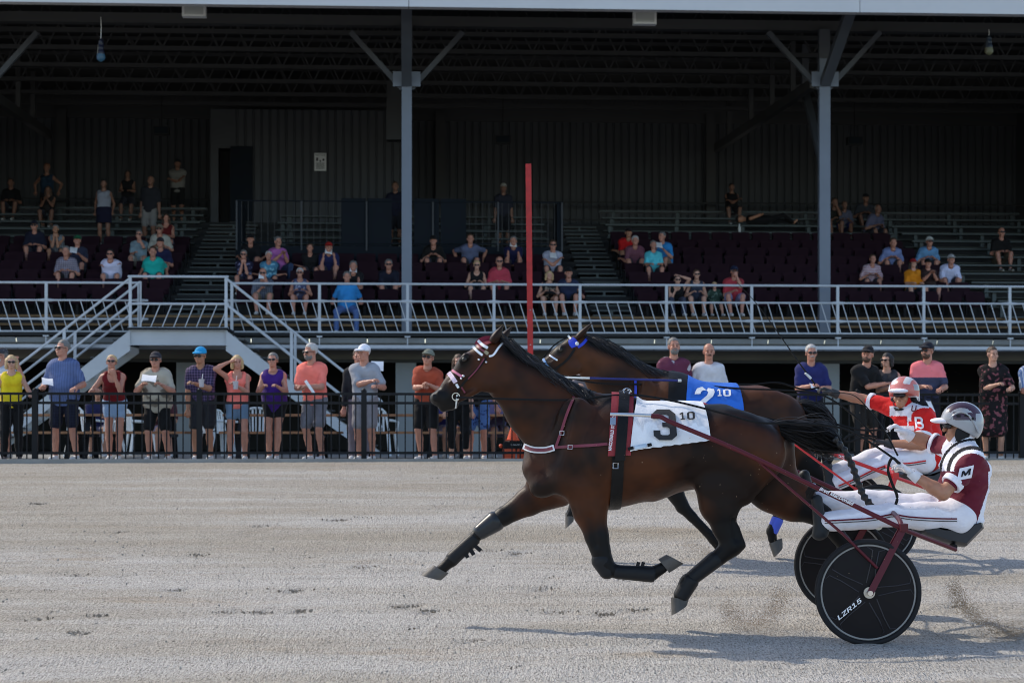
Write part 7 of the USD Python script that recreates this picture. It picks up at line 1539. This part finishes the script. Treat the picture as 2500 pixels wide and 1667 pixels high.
# --- reins, whips
def line(name, pts, Y, r, m, label, cat, flat=None, n=40):
    c = [P(x, y, Y + dy) for x, y, dy in pts]; t = thing(name, label, cat, c[0]); part(t, 'strap' if name == 'rein' else 'shaft', tube(spline(c, n), r, 6, flat=flat), m, smooth=40, world=True); return t
lt = M['leather']
line('rein', [(1114, 970, -.12), (1240, 974, -.17), (1390, 976, -.16), (1529, 964, -.06), (1640, 978, -.12), (1770, 1010, -.24), (1850, 1031, -.3), (1950, 1034, -.28), (2060, 1046, -.24), (2140, 1090, -.2), (2205, 1136, -.18)], Y1, .0055, lt, 'near black rein from the bit of the dark bay horse to the gloves', 'rein', 1.5, 90)
line('rein', [(1114, 970, .12), (1240, 968, .17), (1390, 968, .16), (1529, 962, .06), (1680, 984, .12), (1800, 1006, .2), (1900, 1026, .24), (2020, 1032, .22), (2110, 1050, .2), (2192, 1044, .2)], Y1, .0055, lt, 'far black rein of the dark bay horse', 'rein', 1.5, 90)
line('rein', [(1347, 910, -.14), (1450, 934, -.2), (1560, 938, -.2), (1660, 936, -.06), (1800, 948, -.2), (1900, 952, -.24), (2000, 962, -.2), (2080, 1010, -.16), (2144, 1074, -.14)], Y2, .006, lt, 'near black rein of the bay horse behind', 'rein', 1.5, 80)
line('rein', [(1347, 910, .12), (1480, 925, .18), (1660, 930, .06), (1780, 937, .14), (1840, 938, .2), (1900, 934, .24), (1960, 950, .24), (2000, 946, .24)], Y2, .006, lt, 'far black rein of the bay horse behind', 'rein', 1.5, 80)
line('rein', [(2144, 1076, -.15), (2110, 1068, -.2), (2075, 1078, -.2), (2060, 1074, -.18), (2084, 1060, -.15), (2140, 1066, -.14)], Y2, .006, lt, 'slack loop of rein hanging in front of the driver in red', 'rein', 2.0)
line('rein', [(2196, 1132, -.2), (2178, 1118, -.22), (2168, 1146, -.2), (2178, 1180, -.2), (2190, 1210, -.2), (2186, 1232, -.2), (2174, 1246, -.2)], Y1, .007, lt, 'loose rein end hanging from the white glove', 'rein', 1.6)
line('whip', [(2192, 1112, -.14), (2160, 1052, -.1), (2118, 996, -.06), (2082, 964, -.02), (2030, 958, 0)], Y1, np.linspace(.007, .002, 40), lt, 'thin black whip held by the driver in maroon', 'whip')
line('whip', [(1990, 938, .2), (1950, 884, .16), (1905, 820, .12), (1850, 745, .08), (1800, 690, .04)], Y2, np.linspace(.008, .002, 40), lt, 'thin black whip pointing up from the outstretched glove', 'whip')
t = thing('whip_grip', 'white grip end of the whip at the outstretched glove', 'whip grip', P(1972, 914, Y2 + .19)); part(t, 'grip', MB().tube([P(1966, 910, Y2 + .18), P(1980, 924, Y2 + .19)], .012, 8), M['plastic_white'], smooth=40, world=True)
# --- dirt thrown up by wheels and hooves
def dirt():
    r = np.random.default_rng(21); b = MB(); m0 = trimesh.Trimesh([(1, 0, 0), (-1, 0, 0), (0, 1, 0), (0, -1, 0), (0, 0, 1), (0, 0, -1)], [(0, 2, 4), (2, 1, 4), (1, 3, 4), (3, 0, 4), (2, 0, 5), (1, 2, 5), (3, 1, 5), (0, 3, 5)], process=False)
    def puff(n, path, Y, sp, s0, s1):
        c = np.array(path, float)
        for k in range(n):
            u = r.random() * (len(c) - 1); i = int(u); q = c[i] + (c[i + 1] - c[i]) * (u - i) + r.normal(0, sp, 2); s = r.uniform(s0, s1); w = P(*q, Y + r.normal(0, .12)); w[2] = max(w[2], track_z(w[1]) + .005)
            b.add(m0.vertices * s @ trimesh.transformations.random_rotation_matrix(r.random(3))[:3, :3].T * [1, 1, .8] + w, m0.faces)
    puff(5000, [(2325, 1425), (2345, 1470), (2385, 1510), (2450, 1540), (2500, 1545)], 12.6, 12, .001, .004); puff(4500, [(1910, 1440), (1895, 1490), (1850, 1520), (1790, 1510), (1770, 1480)], 12.9, 15, .001, .0034)
    puff(3000, [(1670, 1325), (1720, 1345), (1740, 1365)], 15.9, 10, .0008, .0022); puff(90, [(1500, 1060), (1900, 1200), (2300, 1250)], 12.3, 90, .0015, .004); puff(60, [(2100, 950), (2400, 1000)], 13, 60, .0015, .003)
    solo('flying_dirt', b, mat('thrown_dirt', (0.27, 0.195, 0.125), .95, .3, 30), 'dirt and grit thrown up by the wheels and hooves', 'dirt', kind='stuff')
dirt()
